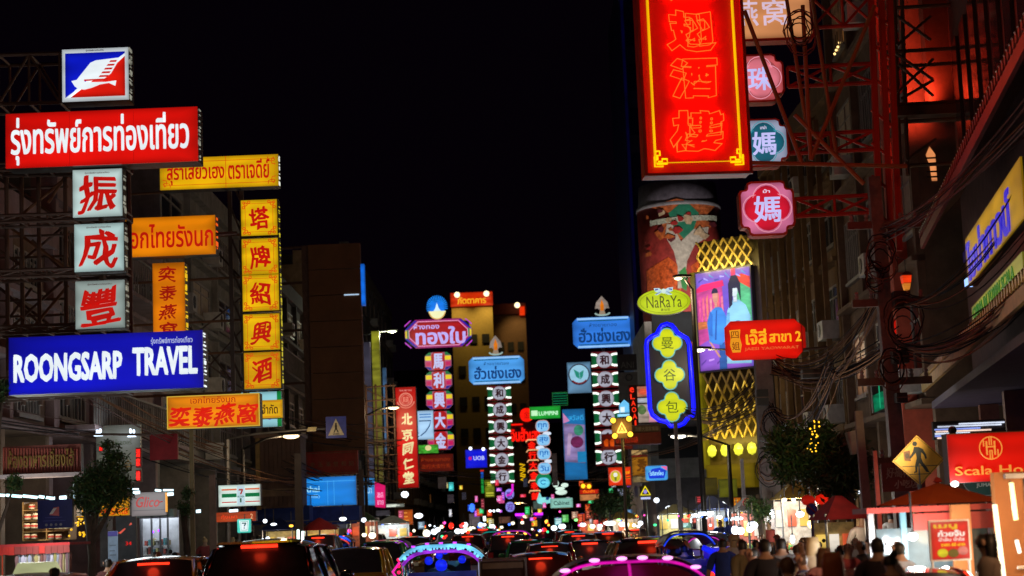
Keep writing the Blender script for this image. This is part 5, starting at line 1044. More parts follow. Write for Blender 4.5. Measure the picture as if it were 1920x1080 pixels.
# ---------------------------------------------------------------- street lamps
def street_lamp(label, px, py, Y, side, power, col=(1, .72, .42), zc=None, arm=1.6, bright=3.0, tint=(255, 225, 170), scale=1.0, aim=None):
    p = P(px, py, Y) if zc is None else Vector((px, Y, zc))
    t = thing('street_lamp', label, 'street lamp', (p.x + side * arm, p.y, .13), 0, 'street lamps')
    h = p.z - .13
    MB().tube([(0, 0, 0), (0, 0, h * .7), (0, 0, h - .25)], [.09, .07, .05], 8).build('post', DKM, t, True)
    MB().tube([(0, 0, h - .26), (-side * arm * .5, 0, h + .05), (-side * (arm - .3), 0, h + .1)], .035, 6).build('arm', DKM, t, True)
    hd = MB().loft([[( -side * (arm + .0) + side * q, y, h + .12 + dz) for (y, dz) in ((-.11 * s_, 0), (.11 * s_, 0), (.09 * s_, .09 * s_), (-.09 * s_, .09 * s_))] for q, s_ in ((-.32 * scale, .6), (0, 1), (.4, .7))]).build('lamp_head', DKM, t)
    MB().ell((-side * arm, 0, h + .08), (.26 * scale, .1, .05 * scale + .02), 10, 6).build('lens', L(tint, bright, 0), hd, True)
    lamp('lamp_light', 'POINT', (-side * arm, 0, h - .12), power, col, .12, t) if not aim else lamp('lamp_light', 'SPOT', (-side * arm, 0, h - .12), power, col, .12, t, aim, 46, .7)
    return t
for x, y, z, sd, pw in ((-6.4, 6, 9, -1, 420), (3.4, 10, 8.5, 1, 70), (5.9, 11.5, 4.2, 1, 1100), (-6.2, 24, 9.6, -1, 90)):  # unseen lamps added to brighten facades, signs and the near crowd
    if y < 20: street_lamp(('unseen tall street lamp added before the first shops on the travel sign side' if x < 0 and y < 20 else 'unseen low warm lamp added for the crowd before the food cart' if z < 5 else 'unseen tall street lamp added before the huge neon board'), x, 0, y, sd, pw, zc=z, col=(1, .52, .25), aim=(R(62), 0, R(12)) if z < 5 else None)
street_lamp('street lamp with a tilted white head between the lit column and gold shop board', 735, 624, 96, -1, 350, (.95, 1, .7), arm=2.2, tint=(230, 240, 190))
street_lamp('street lamp whose head shows in front of the dark kiosk box', 546, 823, 55, -1, 90, (1, .7, .4), arm=1.5)
street_lamp('street lamp just above the oval board', 1272, 527, 54, 1, 70, (1, .7, .4), arm=.4, scale=.5)
street_lamp('street lamp leaning in front of the picture screen', 1312, 661, 60, 1, 110, (1, .8, .5), arm=2.4, tint=(255, 250, 235), bright=3, scale=.7)
street_lamp('street lamp with its head at the foot of the blue neon frame', 1272, 823, 58, 1, 100, (1, .85, .6), arm=1.6, tint=(255, 250, 235), bright=3)
street_lamp('street lamp in front of the red vertical pharmacy board', 738, 768, 84, -1, 150, (1, .65, .35), arm=1.4)
street_lamp('far street lamp with a warm cone head beside the violet characters', 971, 945, 150, 1, 400, (1, .7, .35), arm=1.2, tint=(255, 190, 110))
# ---------------------------------------------------------------- vehicles
GLASS = mat('car_glass', (.03, .03, .035), .04, 0, .1, 3); GLASSR = mat('rear_glass', (.03, .025, .03), .3, 0, .3, 6); CHROME = mat('chrome', (.6, .6, .6), .15, 1, .05); TYRE = BLACK
LR = L((255, 50, 25), 2.2, 0); LRD = mat('tail_lens', (.3, .01, .01), .2)
def paint(name, rgb): return mat(name, rgb, .16, .25, .06, 2, 0, .8)
def ring(y, w, z0, z1, r=.12, tuck=.0):
    """closed cross-section in xz at y, clockwise, with rounded top corners"""
    return [(-w + .05, y, z0), (-w, y, z0 + .15), (-w, y, (z0 + z1) / 2), (-w + tuck * .4, y, z1 - r), (-w + tuck + r * .4, y, z1 - r * .3), (-w + tuck + r * 1.3, y, z1),
            (w - tuck - r * 1.3, y, z1), (w - tuck - r * .4, y, z1 - r * .3), (w - tuck * .4, y, z1 - r), (w, y, (z0 + z1) / 2), (w, y, z0 + .15), (w - .05, y, z0)]
def grid(f, nu, nv):
    vs = [f(i / nu, j / nv) for j in range(nv + 1) for i in range(nu + 1)]
    return vs, [(j * (nu + 1) + i, j * (nu + 1) + i + 1, (j + 1) * (nu + 1) + i + 1, (j + 1) * (nu + 1) + i) for j in range(nv) for i in range(nu)]
def car(label, px, Y, top, width_px, pnt, roofp=None, kind='sedan', name='parked_car', cat='car', brake=True, tails=False, group='cars queuing on the road', taxi=None, rot=0.0, trimc=None):
    x = GX(px, Y); k = K(Vector((x, Y, 1.5))); yh = 990 - .04 * (px - 978)
    H = CAMZ - (top - yh) * k; W = width_px * k
    t = thing(name, label, cat, (x, Y, 0), R(rot), group)
    w = W / 2; Lg = {'sedan': 4.4, 'suv': 4.7, 'mpv': 4.4}[kind]
    belt = H * .63; deck = H * (.66 if kind == 'sedan' else .62)
    if kind == 'sedan': st = [(0, .9, .42, deck * .9), (.06, .97, .34, deck), (.75, 1, .3, deck), (1.0, 1, .28, belt), (2.9, 1, .28, belt), (3.3, .99, .28, belt * .93), (4.1, .95, .3, belt * .8), (4.4, .82, .36, belt * .6)]; gh = (.35, 1.0, 2.35, 3.15)
    else: st = [(0, .92, .4, belt * .93), (.06, .98, .34, belt), (1, 1, .28, belt), (3.3, 1, .28, belt), (3.7, .98, .28, belt * .92), (4.4, .93, .3, belt * .82), (Lg, .8, .36, belt * .6)]; gh = (.04, .38, 2.7, 3.5)
    body = MB().loft([ring(y, w * f, a, b) for y, f, a, b in st]).build('body', pnt, t, True)
    wr = w * .76; wb = w * .93; rp = roofp or pnt
    y0, y1, y2, y3 = gh
    def roof(u, v):
        s = 2 * u - 1; yy = y1 + (y2 - y1) * v; e = math.sin(math.pi * v) * .035
        return (s * wr * (1.0 + .02 * math.sin(math.pi * v)), yy, H - (.045 if kind == 'sedan' else .09) * abs(s) ** 2.6 * (H * .7) - .035 + e)
    vs, fs = grid(roof, 10, 8); r_ = MB().add(vs, fs).build('roof', rp, t, True)
    def between(ya, yb, inset):
        def f(u, v):
            s = 2 * u - 1; ww = (wb - inset) * (1 - v) + (wr - inset) * v; zt = roof(u, 0 if ya < yb else 1)[2]
            bulge = -.05 * (1 - s * s) * math.sin(math.pi * (.5 + v * .5)) * (1 if ya < yb else -1)
            return (s * ww, ya + (yb - ya) * v + bulge, belt - .03 + (zt - belt + .03) * v)
        return f
    vs, fs = grid(between(y0, y1, .05), 10, 6); MB().add(vs, fs).build('rear_window', GLASSR, t, True)
    vs, fs = grid(between(y3, y2, .05), 10, 6); MB().add(vs, [f[::-1] for f in fs]).build('windscreen', GLASS, t, True)
    for a in (-1, 1):
        zr = H - (.045 if kind == 'sedan' else .09) * H * .7 - .035
        MB().add([(a * (wb - .01), y0 + .15, belt - .02), (a * (wb - .01), y3 - .15, belt - .02), (a * (wr - .005), y2 - .02, zr - .01), (a * (wr - .005), y1 + .05, zr - .01)], [(0, 1, 2, 3)] if a > 0 else [(3, 2, 1, 0)]).build('side_window', GLASS, t)
        for (ya, yb) in ((y0, y1), (y3, y2), ((y0 + y3) / 2 + .05, (y1 + y2) / 2 + .05)):
            MB().tube([(a * (wb - .02), ya, belt - .03), (a * (wb * .45 + wr * .55), ya * .45 + yb * .55, belt + (zr - belt) * .56), (a * (wr - .01), yb, zr + .0)], .045, 6).build('pillar', rp, t, True)
        MB().tube([(a * wr, y1 - .02, zr), (a * wr * 1.005, (y1 + y2) / 2, zr + .03), (a * wr, y2, zr)], .03, 6).build('roof_rail', trimc or rp, t, True)
        m = MB(); m.ell((a * (w + .1), y3 - .45, belt + .04), (.11, .06, .08), 8, 6); m.build('mirror', pnt, t, True)
        MB().box(a * w * .7, -.02, belt * .72, a * w * .93, .05, belt * .98).build('tail_light', LR if tails else LRD, t)
        MB().box(a * w * .55, Lg - .12, belt * .5, a * w * .82, Lg + .01, belt * .66).build('headlight', L((255, 240, 210), 1.5, 0), t)
        for yy in (.85, Lg - .85):
            tw = MB().lathe([(.19, -.1), (.31, -.1), (.33, -.06), (.33, .06), (.31, .1), (.19, .1)], n=18).build('wheel', TYRE, t, True, Matrix.Translation((a * (w - .08), yy, .33)) @ Matrix.Rotation(R(90), 4, 'Y'))
            MB().lathe([(.02, .085), (.08, .1), (.17, .09), (.195, .03)], n=14).build('rim', CHROME, tw, True, Matrix.Rotation(R(0 if a > 0 else 180), 4, 'Y'))
    MB().loft([[(-w * .93 , y, z), (-w * .93, y, z + .2), (w * .93, y, z + .2), (w * .93, y, z)][::-1] for y, z in ((-.1, .36), (.1, .34))]).build('bumper', pnt, t)
    MB().box(-.24, -.13, .6, .24, -.1, .72).build('number_plate', WHITEP, t)
    if brake:
        lamp('brake_glow', 'POINT', (0, y1 - .2, H - .1), 3.0, (1, .05, .015), .1, t)
        MB().box(-w * .3, y1 - .1, H - .125, w * .3, y1 - .06, H - .085).build('high_brake_light', LR, t)
    if kind != 'sedan': MB().loft([[(-wr * .9, y1 - .16, H - .06), (wr * .9, y1 - .16, H - .06), (wr * .9, y1 + .05, H - .03), (-wr * .9, y1 + .05, H - .03)]] + [[(-wr * .9, y1 - .17, H - .075), (wr * .9, y1 - .17, H - .075), (wr * .9, y1 + .05, H - .09), (-wr * .9, y1 + .05, H - .09)]]).build('spoiler', pnt, t)
    if taxi: MB().loft([[(-.3, 1.6, H - .01), (.3, 1.6, H - .01), (.3, 1.8, H - .01), (-.3, 1.8, H - .01)], [(-.24, 1.63, H + .13), (.24, 1.63, H + .13), (.24, 1.77, H + .13), (-.24, 1.77, H + .13)]]).build('taxi_roof_sign', L(taxi, .6, .3), t)
    return t, H, w
YEL = paint('taxi_yellow_paint', (.55, .32, .03)); GRN = paint('taxi_green_paint', (.04, .3, .1)); BLK = paint('black_paint', (.012, .012, .015)); BRN = paint('brown_paint', (.16, .08, .03)); SIL = paint('silver_paint', (.3, .3, .32)); MAR = paint('maroon_paint', (.18, .015, .03)); BEI = paint('beige_paint', (.4, .3, .16))
car('taxi with a yellow roof and lit high brake light at the near pavement edge', 262, 25, 1046, 205, YEL, None, 'sedan', 'taxi', 'taxi')
car('black tall sport utility car with a long red high brake light', 480, 25, 1011, 232, BLK, None, 'suv', 'sport_utility_car', 'car', trimc=CHROME)
car('yellow and green taxi between the black tall car and the blue lit tuk-tuk', 655, 36, 1027, 135, YEL, YEL, 'sedan', 'taxi', 'taxi', False, trimc=BEI)
car('beige roofed dark taxi with red brake light behind the magenta tuk-tuk', 1222, 34, 1006, 172, BLK, BEI, 'mpv', 'taxi', 'taxi', trimc=CHROME)
car('dark car with a brown roof and a glowing red brake light mid road', 1012, 27, 1037, 150, BRN, BRN, 'sedan', 'saloon_car', 'car')
car('maroon saloon far up the road with a small red brake light', 1085, 62, 1000, 84, MAR, BEI, 'sedan', 'saloon_car', 'car')
car('dark saloon beyond the tuk-tuk with a red brake light under pink light', 951, 60, 1001, 80, BLK, None, 'sedan', 'saloon_car', 'car')
car('second dark saloon ahead of the maroon one', 1068, 86, 994, 60, BLK, MAR, 'sedan', 'saloon_car', 'car')
car('white roofed taxi at the left frame edge with a lit roof sign', 0, 22, 1079, 190, WHITEP, None, 'sedan', 'taxi', 'taxi', False, taxi=(210, 215, 160))
car('dark green roofed taxi behind the yellow and green one', 712, 48, 1013, 96, GRN, GRN, 'mpv', 'taxi', 'taxi', False)
car('silver van far along the queue near the bus', 905, 95, 990, 62, SIL, None, 'mpv', 'van', 'van')
car('dark car at the pavement side beyond the blue tuk-tuk', 1330, 48, 998, 110, BLK, None, 'sedan', 'saloon_car', 'car', False)
car('dark red car at the bottom edge before the food cart', 1700, 15.5, 1072, 390, MAR, MAR, 'sedan', 'parked_car', 'car', False, rot=-2)
car('low brown car between the dark car and the maroon saloon', 1030, 44, 1018, 105, BRN, MAR, 'sedan', 'saloon_car', 'car')
car('grey car seen between the yellow green taxi and kerb stalls', 590, 58, 1003, 80, SIL, None, 'sedan', 'saloon_car', 'car')

for i, (px, Y, top, w_, p_) in enumerate(((1140, 70, 996, 74, BEI), (875, 74, 1002, 72, MAR), (842, 110, 996, 52, SIL), (1018, 120, 993, 50, BLK), (1105, 47, 1012, 100, BLK), (770, 62, 1006, 80, BRN), (1190, 95, 990, 58, SIL), (690, 84, 1001, 60, BLK), (985, 52, 1012, 84, GRN), (560, 40, 1024, 110, BEI))):
    car(['beige car in the far queue near the maroon saloon', 'maroon car behind the icy blue tuk-tuk', 'small silver car in the far queue under the gold shop pole', 'black car at the far end by the coach', 'black car between the beige roofed taxi and brown cars', 'brown car hidden behind the icy blue tuk-tuk', 'silver car far off below the food boards', 'black car by the kerb stalls ahead of the green taxi', 'green car ahead of the brown roofed one', 'beige car ahead of the black tall car'][i], px, Y, top, w_, p_, None, 'sedan' if i % 2 else 'mpv', 'parked_car', 'car', i % 3 != 2, i % 2 == 0)

def tuktuk(label, px, Y, top, width_px, ledc, body, led2=None, seats=(60, 60, 230), bands=2, name='tuk_tuk', s0=1.0):
    x = GX(px, Y); k = K(Vector((x, Y, 1.5))); yh = 990 - .04 * (px - 978)
    H = CAMZ - (top - yh) * k; W = width_px * k; w = W / 2
    t = thing(name, label, 'tuk-tuk', (x, Y, 0), 0, 'tuk-tuks with coloured lights')
    def roof(u, v):
        s = 2 * u - 1; return (s * w, .0 + 2.1 * v, H - .2 * abs(s) ** 4 - .05 * (1 - math.sin(math.pi * min(1, v + .25))))
    vs, fs = grid(roof, 14, 6); n = len(vs); vs2 = [(a, b, c - .05) for a, b, c in vs]
    MB().add(vs, fs).add(vs2, [f[::-1] for f in fs]).build('canopy', mat('canopy_vinyl', (.05, .02, .08), .4), t, True)
    m = glow(ledc, 1.4 if bands > 1 else 1.0, .6, 7); m2 = glow(led2 or ledc, .8, .6, 9)
    for b in range(bands):
        pts = [(roof(i / 20, 0)[0] * (1 - .06 * b), -.04, roof(i / 20, 0)[2] - .05 - .085 * b) for i in range(21)]
        MB().tube(pts, .028 if bands > 1 else .014, 6).build('led_strip', m if b == 0 else m2, t, True)
    if bands > 1:
        for i in range(23): MB().ell((roof((i + 1 + random.uniform(-.3, .3)) / 24, 0)[0] * .95, -.06, roof((i + 1) / 24, 0)[2] - .085 + random.uniform(-.012, .012)), random.uniform(.014, .034), 8, 5).build('led_lamp', m, t, True)
    for i in (range(5) if bands > 1 else ()): MB().box(roof((i + 1) / 6, 0)[0] - .03, -.05, roof((i + 1) / 6, 0)[2] - .02, roof((i + 1) / 6, 0)[0] + .03, -.02, roof((i + 1) / 6, 0)[2] + .006).build('roof_lamp', glow(led2 or ledc, 2.2, 0), t)
    for a in (-1, 1):
        for y in (.05, 1.1, 2.0): MB().tube([(a * (w - .05), y, .75), (a * (w - .04), y, H - .3)], .022, 6).build('roof_post', CHROME, t, True)
        MB().box(a * (w - .06), 0, .45, a * w, 1.4, .95).build('side_panel', body, t)
        tw = MB().lathe([(.14, -.06), (.24, -.06), (.25, 0), (.24, .06), (.14, .06)], n=16).build('wheel', TYRE, t, True, Matrix.Translation((a * (w - .12), .35, .25)) @ Matrix.Rotation(R(90), 4, 'Y'))
        MB().lathe([(.02, .05), (.13, .045), (.145, 0)], n=12).build('rim', CHROME, tw, True)
        MB().ell((a * (w - .1), -.03, .82), (.07, .03, .06), 10, 6).build('tail_light', LR, t, True)
    MB().box(-w + .07, 0, .4, w - .07, .12, .98).build('rear_panel', body, t); MB().box(-w + .1, .13, .45, w - .1, .8, .62).build('seat', mat('seat_vinyl', (.1, .1, .45), .4), t); MB().loft([[(-w + .1, .13, .62), (w - .1, .13, .62), (w - .1, .25, .62), (-w + .1, .25, .62)], [(-w + .12, .1, 1.1), (w - .12, .1, 1.1), (w - .12, .16, 1.1), (-w + .12, .16, 1.1)]]).build('backrest', mat('seat_vinyl', (.1, .1, .45), .4), t)
    MB().box(-w * .5, 1.5, .35, w * .5, 2.3, .8).build('driver_cab', body, t); MB().box(-w * .6, 2.25, .8, w * .6, 2.3, H - .35).build('windscreen', GLASS, t)
    tw = MB().lathe([(.14, -.05), (.24, -.05), (.25, 0), (.24, .05), (.14, .05)], n=16).build('wheel', TYRE, t, True, Matrix.Translation((0, 2.45, .25)) @ Matrix.Rotation(R(90), 4, 'Y'))
    MB().tube([(-.35, 2.1, 1.05), (0, 2.2, .98), (.35, 2.1, 1.05)], .018, 6).build('handlebar', CHROME, t, True)
    c = lin(ledc); lamp('led_light', 'POINT', (0, -.35, H - .25), 2.5, tuple(min(1, v + .02) for v in c), .2, t)
    lamp('led_light', 'POINT', (0, .9, H - .3), 2.5, tuple(min(1, v + .02) for v in c), .2, t)
    return t, H, w
T1, H1, w1 = tuktuk('tuk-tuk with two bright icy blue light bands on its arched roof', 826, 29, 1016, 156, (120, 215, 255), paint('blue_paint', (.02, .05, .4)), (190, 60, 255), bands=2)
for u, v, r in ((-.22, -.30, .07), (-.02, -.38, .1), (.32, -.30, .065), (.05, -.16, .05), (-.05, -.22, .06)): MB().ell((u, .3, H1 + v), (r, r * .6, r), 10, 7).build('blue_lamp', glow((15, 35, 235), 1.1, .4, 8), T1, True)
for i in range(6): MB().ell((-w1 - .02, -.02 , H1 - .26 - .1 * i), .03, 8, 5).build('red_lamp', glow((255, 30, 90), 1.5, 0), T1, True)
MB().tube([(-w1, -.03, H1 - .3), (-w1 - .12, -.02, H1 - .45), (-w1 - .02, -.02, H1 - .6)], .02, 6).build('pink_led', glow((230, 30, 160), 1.3, 0), T1, True)
MB().box(w1 - .08, -.03, H1 - .75, w1 - .02, .0, H1 - .28).build('white_led', glow((190, 200, 240), 1, 0), T1)
T2, H2, w2 = tuktuk('near tuk-tuk with a magenta light line round its rear vinyl roof', 1175, 18.5, 1041, 285, (240, 20, 190), paint('magenta_dark_paint', (.12, .01, .05)), (250, 120, 240), bands=1)
MB().add(*grid(lambda u, v: ((2 * u - 1) * w2 * .93, -.02, (H2 - .2 * abs(2 * u - 1) ** 4 - .1) * (1 - v) + .95 * v), 12, 3)).build('rear_curtain', mat('maroon_vinyl', (.1, .012, .02), .3, 0, .2), T2, True)
MB().tube([(-.0, -.05, H2 - .08), (.01, -.05, H2 - .22), (.02, -.05, H2 - .4)], .016, 6).build('pink_led', glow((200, 20, 150), 1.1, .3), T2, True)
for u in (-.56, -.3, -.06, .12, .34, .58): MB().ell((u * w2 * 1.5 if abs(u) < .6 else u, -.06, H2 - .2 * abs(u * 1.5) ** 4 - .03), (.055, .02, .02), 8, 5).build('pink_lamp', glow((255, 150, 240), 2.5, 0), T2, True)
T3, H3, w3 = tuktuk('tuk-tuk with a deep blue light line and blue glowing side by the pavement', 1290, 31, 994, 96, (20, 70, 255), paint('blue_paint', (.02, .05, .4)), (60, 120, 255), bands=1)
MB().box(w3 - .1, -.03, .75, w3 + .35, 1.0, 1.28).build('glowing_side', glow((12, 20, 230), 1, .3), T3)
MB().tube([(w3 * .5, -.04, H3 - .3), (w3 + .15, -.04, H3 - .5), (w3 + .2, -.04, H3 - .85)], .05, 6).build('blue_led', glow((15, 30, 240), 1.1, .2), T3, True)
T4, H4, w4 = tuktuk('far tuk-tuk with a pink lit roof beyond the dark cars', 958, 70, 993, 74, (240, 40, 220), MAR, (100, 60, 255), bands=1)
T5, H5, w5 = tuktuk('small tuk-tuk with blue and red roof lights behind the yellow green taxi', 620, 64, 1003, 74, (30, 90, 255), BLK, (255, 80, 60), bands=2)
T6, H6, w6 = tuktuk('tuk-tuk with violet side lights on the kerb side of the icy blue one', 735, 50, 1010, 60, (170, 40, 230), BLK, (220, 60, 255), bands=1)
T7, H7, w7 = tuktuk('tuk-tuk with dotted pink lights past the blue one', 1318, 40, 1002, 70, (190, 20, 160), BLK, (250, 80, 220), bands=1)
T8, H8, w8 = tuktuk('tuk-tuk with a teal roof light among the distant lamps', 925, 92, 995, 50, (20, 190, 180), BLK, (20, 160, 190), bands=1)
# pickup with a framed box
px, Y = 940, 22; x = GX(px, Y); t = thing('cargo_pickup', 'dark box backed pickup with a grey frame beside the icy blue tuk-tuk', 'pickup', (x, Y, 0)); bw_ = 42 * Y / F; bh_ = CAMZ - (1046 - 991) * Y / F
MB().box(-bw_, 0, .5, bw_, 2, bh_ - .03).build('cargo_box', mat('box_brown', (.09, .05, .04), .6), t); MB().tube([(-bw_, -.02, .55), (-bw_, -.02, bh_), (bw_, -.02, bh_), (bw_, -.02, .55)], .018, 6).build('frame', mat('frame_grey', (.4, .38, .36), .4, .5), t); MB().box(-bw_ * .9, -.03, bh_ - .12, bw_ * .9, -.015, bh_ - .05).build('beam', mat('frame_beige', (.4, .3, .22), .5), t)
MB().loft([ring(y, bw_, .3, z) for y, z in ((2.02, 1.3), (3.4, 1.3), (3.9, .95), (4.6, .9))]).build('cab', BRN, t, True)
for a in (-1, 1):
    for y in (.5, 3.9):
        q = MB().lathe([(.18, -.09), (.3, -.09), (.31, 0), (.3, .09), (.18, .09)], n=16).build('wheel', TYRE, t, True, Matrix.Translation((a * (bw_ - .08), y, .31)) @ Matrix.Rotation(R(90), 4, 'Y')); MB().lathe([(.02, .06), (.17, .05)], n=12).build('rim', CHROME, q, True)
MB().box(-bw_, -.01, .42, bw_, .3, .49).build('tailboard', BLK, t)
# coach with violet lamps
px, Y = 993, 150; x = GX(px, Y); t = thing('coach', 'distant dark coach with two violet roof lamps', 'bus', (x, Y, 0)); cw = 1.15; ch_ = HZ(px, 962, Y)
MB().loft([ring(y, cw, .35, ch_ - .1, .15) for y in (0, .1, 10)]).build('body', BLK, t, True); MB().box(-cw * .85, -.03, ch_ * .5, cw * .85, -.005, ch_ * .86).build('rear_window', mat('tinted_violet_glass', (.03, .02, .07), .1), t)
for a in (-1, 1):
    MB().box(a * cw * .35, -.1, ch_ - .2, a * cw * 1.0, .1, ch_).build('roof_lamp', glow((200, 40, 255), 2, 0), t)
    for y in (1.8, 7.8): MB().lathe([(.25, -.14), (.48, -.14), (.5, 0), (.48, .14), (.25, .14)], n=16).build('wheel', TYRE, t, True, Matrix.Translation((a * (cw - .16), y, .5)) @ Matrix.Rotation(R(90), 4, 'Y'))
    MB().box(a * cw * .7, -.02, .8, a * cw * .9, 0, 1.1).build('tail_light', LRD, t)
# motorcycle tail lights: two riders
# ---------------------------------------------------------------- people
SKIN = mat('skin', (.42, .25, .17), .6, 0, .08)
def person_proto(kind):
    arms = {'down': [((.25, -.02, 1.14), (.27, .05, .9)), ((.25, -.03, 1.14), (.26, .02, .9))], 'swing': [((.24, -.1, 1.16), (.24, -.12, .93)), ((.25, .07, 1.15), (.24, .2, .95))], 'hold': [((.25, .02, 1.15), (.17, .24, 1.22)), ((.25, .0, 1.15), (.15, .25, 1.18))]}[kind]
    V = []; E = []; Rr = []; lab = []
    def add(p, r, par=None, l='torso'):
        V.append(p); Rr.append(r); lab.append(l)
        if par is not None: E.append((par, len(V) - 1))
        return len(V) - 1
    pel = add((0, 0, .95), (.145, .105)); sp_ = add((0, -.01, 1.12), (.125, .09), pel); ch = add((0, 0, 1.3), (.15, .105), sp_); nb_ = add((0, -.01, 1.42), (.11, .075), ch); nk = add((0, .0, 1.5), (.052, .055), nb_, 'neck')
    hb = add((0, .02, 1.565), (.062, .075), nk, 'head'); hm = add((0, .02, 1.63), (.078, .095), hb, 'head'); ht = add((0, .01, 1.69), (.066, .078), hm, 'head')
    no = add((0, .118, 1.61), (.013, .014), hm, 'head')
    for i, a in enumerate((-1, 1)):
        sh = add((a * .165, -.01, 1.39), (.06, .06), nb_, 'arm'); (ex, ey, ez), (wx, wy, wz) = arms[i]
        el = add((a * ex, ey, ez), (.042, .042), sh, 'arm'); wr = add((a * wx, wy, wz), (.026, .028), el, 'forearm'); d = Vector((a * wx - a * ex, wy - ey, wz - ez)).normalized()
        pa_ = add(tuple(Vector(V[wr]) + d * .07), (.018, .036), wr, 'hand')
        for f in range(4):
            o = Vector((0, (f - 1.5) * .021, 0)) if abs(d.z) > .7 else Vector((0, 0, (f - 1.5) * .021))
            b = Vector(V[pa_]) + o + d * .045; f1 = add(tuple(b), .0085, pa_, 'hand'); f2 = add(tuple(b + d * .035 + Vector((-a * .008, 0, 0))), .008, f1, 'hand'); add(tuple(b + d * (.055 - .006 * abs(f - 1.4)) + Vector((-a * .022, 0, 0))), .007, f2, 'hand')
        th = add(tuple(Vector(V[wr]) + d * .045 + Vector((-a * .012, .035, 0))), .011, pa_, 'hand'); add(tuple(Vector(V[th]) + d * .035 + Vector((-a * .01, .012, 0))), .009, th, 'hand')
        yk = (.1 if a > 0 else -.02) if kind == 'swing' else .02; yf = (.16 if a > 0 else -.24) if kind == 'swing' else -.01
        hp = add((a * .095, 0, .87), (.095, .1), pel, 'leg'); kn = add((a * .1, yk, .49), (.058, .06), hp, 'leg'); an = add((a * .105, yf, .09), (.038, .042), kn, 'leg'); to = add((a * .115, yf + .14, .04), (.038, .028), an, 'foot')
    me = bpy.data.meshes.new('person'); me.from_pydata(V, E, []); o = bpy.data.objects.new('person', me); COL.objects.link(o)
    sk = o.modifiers.new('s', 'SKIN'); sk.use_smooth_shade = True
    sv = me.skin_vertices[0].data
    for i, r in enumerate(Rr): sv[i].radius = r if isinstance(r, tuple) else (r, r)
    sv[pel].use_root = True
    sb = o.modifiers.new('b', 'SUBSURF'); sb.levels = 1; sb.render_levels = 1
    dg = bpy.context.evaluated_depsgraph_get(); dg.update(); m = bpy.data.meshes.new_from_object(o.evaluated_get(dg), depsgraph=dg)
    bpy.data.objects.remove(o)
    # ears
    segs = [(Vector(V[a]), Vector(V[b]), lab[b]) for a, b in E]
    def cls(p):
        best = None
        for a, b, l in segs:
            d = b - a; tt_ = max(0, min(1, (p - a).dot(d) / d.length_squared)); q = (p - a - d * tt_).length
            if best is None or q < best[0]: best = (q, l)
        return best[1]
    co = [v.co.copy() for v in m.vertices]; no_ = [v.normal.copy() for v in m.vertices]; polys = [tuple(p.vertices) for p in m.polygons]
    C = [sum((co[i] for i in p), Vector()) / len(p) for p in polys]; cl = [cls(c) for c in C]
    def shell(name, sel, off, extra=None):
        idx = {}; vs = []; fs = []
        for p, c, l in zip(polys, C, cl):
            if sel(c, l):
                for i in p:
                    if i not in idx: idx[i] = len(vs); vs.append(co[i] + no_[i] * (off(co[i]) if callable(off) else off))
                fs.append(tuple(idx[i] for i in p))
        b = MB().add(vs, fs)
        if extra: extra(b)
        o = b.build(name, SKIN, None, True); d = o.data; bpy.data.objects.remove(o); return d
    bb = MB().add([tuple(v) for v in co], polys)
    ob = bb.build('person', SKIN, None, True); body = ob.data; bpy.data.objects.remove(ob)
    R_ = {'body': body}
    R_['shirt'] = shell('shirt', lambda c, l: (l == 'torso' and c.z > .92 and c.z < 1.47) or l == 'arm' and c.z > 1.18 and c.z < 1.47, lambda p: .014 + .02 * max(0, 1.2 - p.z))
    R_['long_shirt'] = shell('long_sleeved_shirt', lambda c, l: (l == 'torso' and c.z > .9 and c.z < 1.47) or (l in ('arm', 'forearm') and c.z < 1.47), lambda p: .015 + .02 * max(0, 1.2 - p.z) * (abs(p.x) < .2))
    R_['trousers'] = shell('trousers', lambda c, l: (l == 'leg' and c.z > .12) or (l == 'torso' and c.z <= .99), .012)
    R_['shorts'] = shell('shorts', lambda c, l: (l == 'leg' and c.z > .48) or (l == 'torso' and c.z <= .99), .018)
    R_['shoes'] = shell('shoes', lambda c, l: l == 'foot' or (l == 'leg' and c.z <= .11), .009)
    R_['short_hair'] = shell('hair', lambda c, l: l == 'head' and (c.z > 1.68 or (c.y < .035 and c.z > 1.545)), lambda p: .012 + .008 * math.sin(60 * p.x) * math.cos(50 * p.z))
    def lng(b): b.loft([[(r * math.cos(q) , -.035 + ry * math.sin(q), z) for q in [6.283 * i / 14 for i in range(14)]] for z, r, ry in ((1.7, .07, .05), (1.6, .094, .06), (1.5, .1, .055), (1.36, .105, .04), (1.28, .07, .02))])
    R_['long_hair'] = shell('hair', lambda c, l: l == 'head' and (c.z > 1.685 or (c.y < .045 and c.z > 1.57)), .015, lng)
    def bun(b): b.ell((0, -.1, 1.7), .04, 10, 7)
    R_['bun_hair'] = shell('hair', lambda c, l: l == 'head' and (c.z > 1.69 or (c.y < .03 and c.z > 1.58)), .014, bun)
    R_['cap'] = shell('cap', lambda c, l: l == 'head' and c.z > 1.67, .022, lambda b: b.loft([[(-.06, .08, 1.69), (.06, .08, 1.69), (.05, .19, 1.675), (-.05, .19, 1.675)], [(-.06, .08, 1.7), (.06, .08, 1.7), (.05, .19, 1.685), (-.05, .19, 1.685)]]))
    e = MB()
    for a in (-1, 1): e.ell((a * .083, .02, 1.615), (.012, .022, .034), 8, 6)
    q = e.build('ears', SKIN, None, True); R_['ears'] = q.data; bpy.data.objects.remove(q)
    e = MB()
    for a in (-1, 1): e.ell((a * .033, .104, 1.635), (.013, .008, .008), 8, 6)
    q = e.build('eyes', WHITEP, None, True); R_['eyes'] = q.data; bpy.data.objects.remove(q)
    q = MB().ell((0, .104, 1.57), (.024, .008, .007), 8, 5).build('mouth', SKIN, None, True); R_['mouth'] = q.data; bpy.data.objects.remove(q)
    return R_
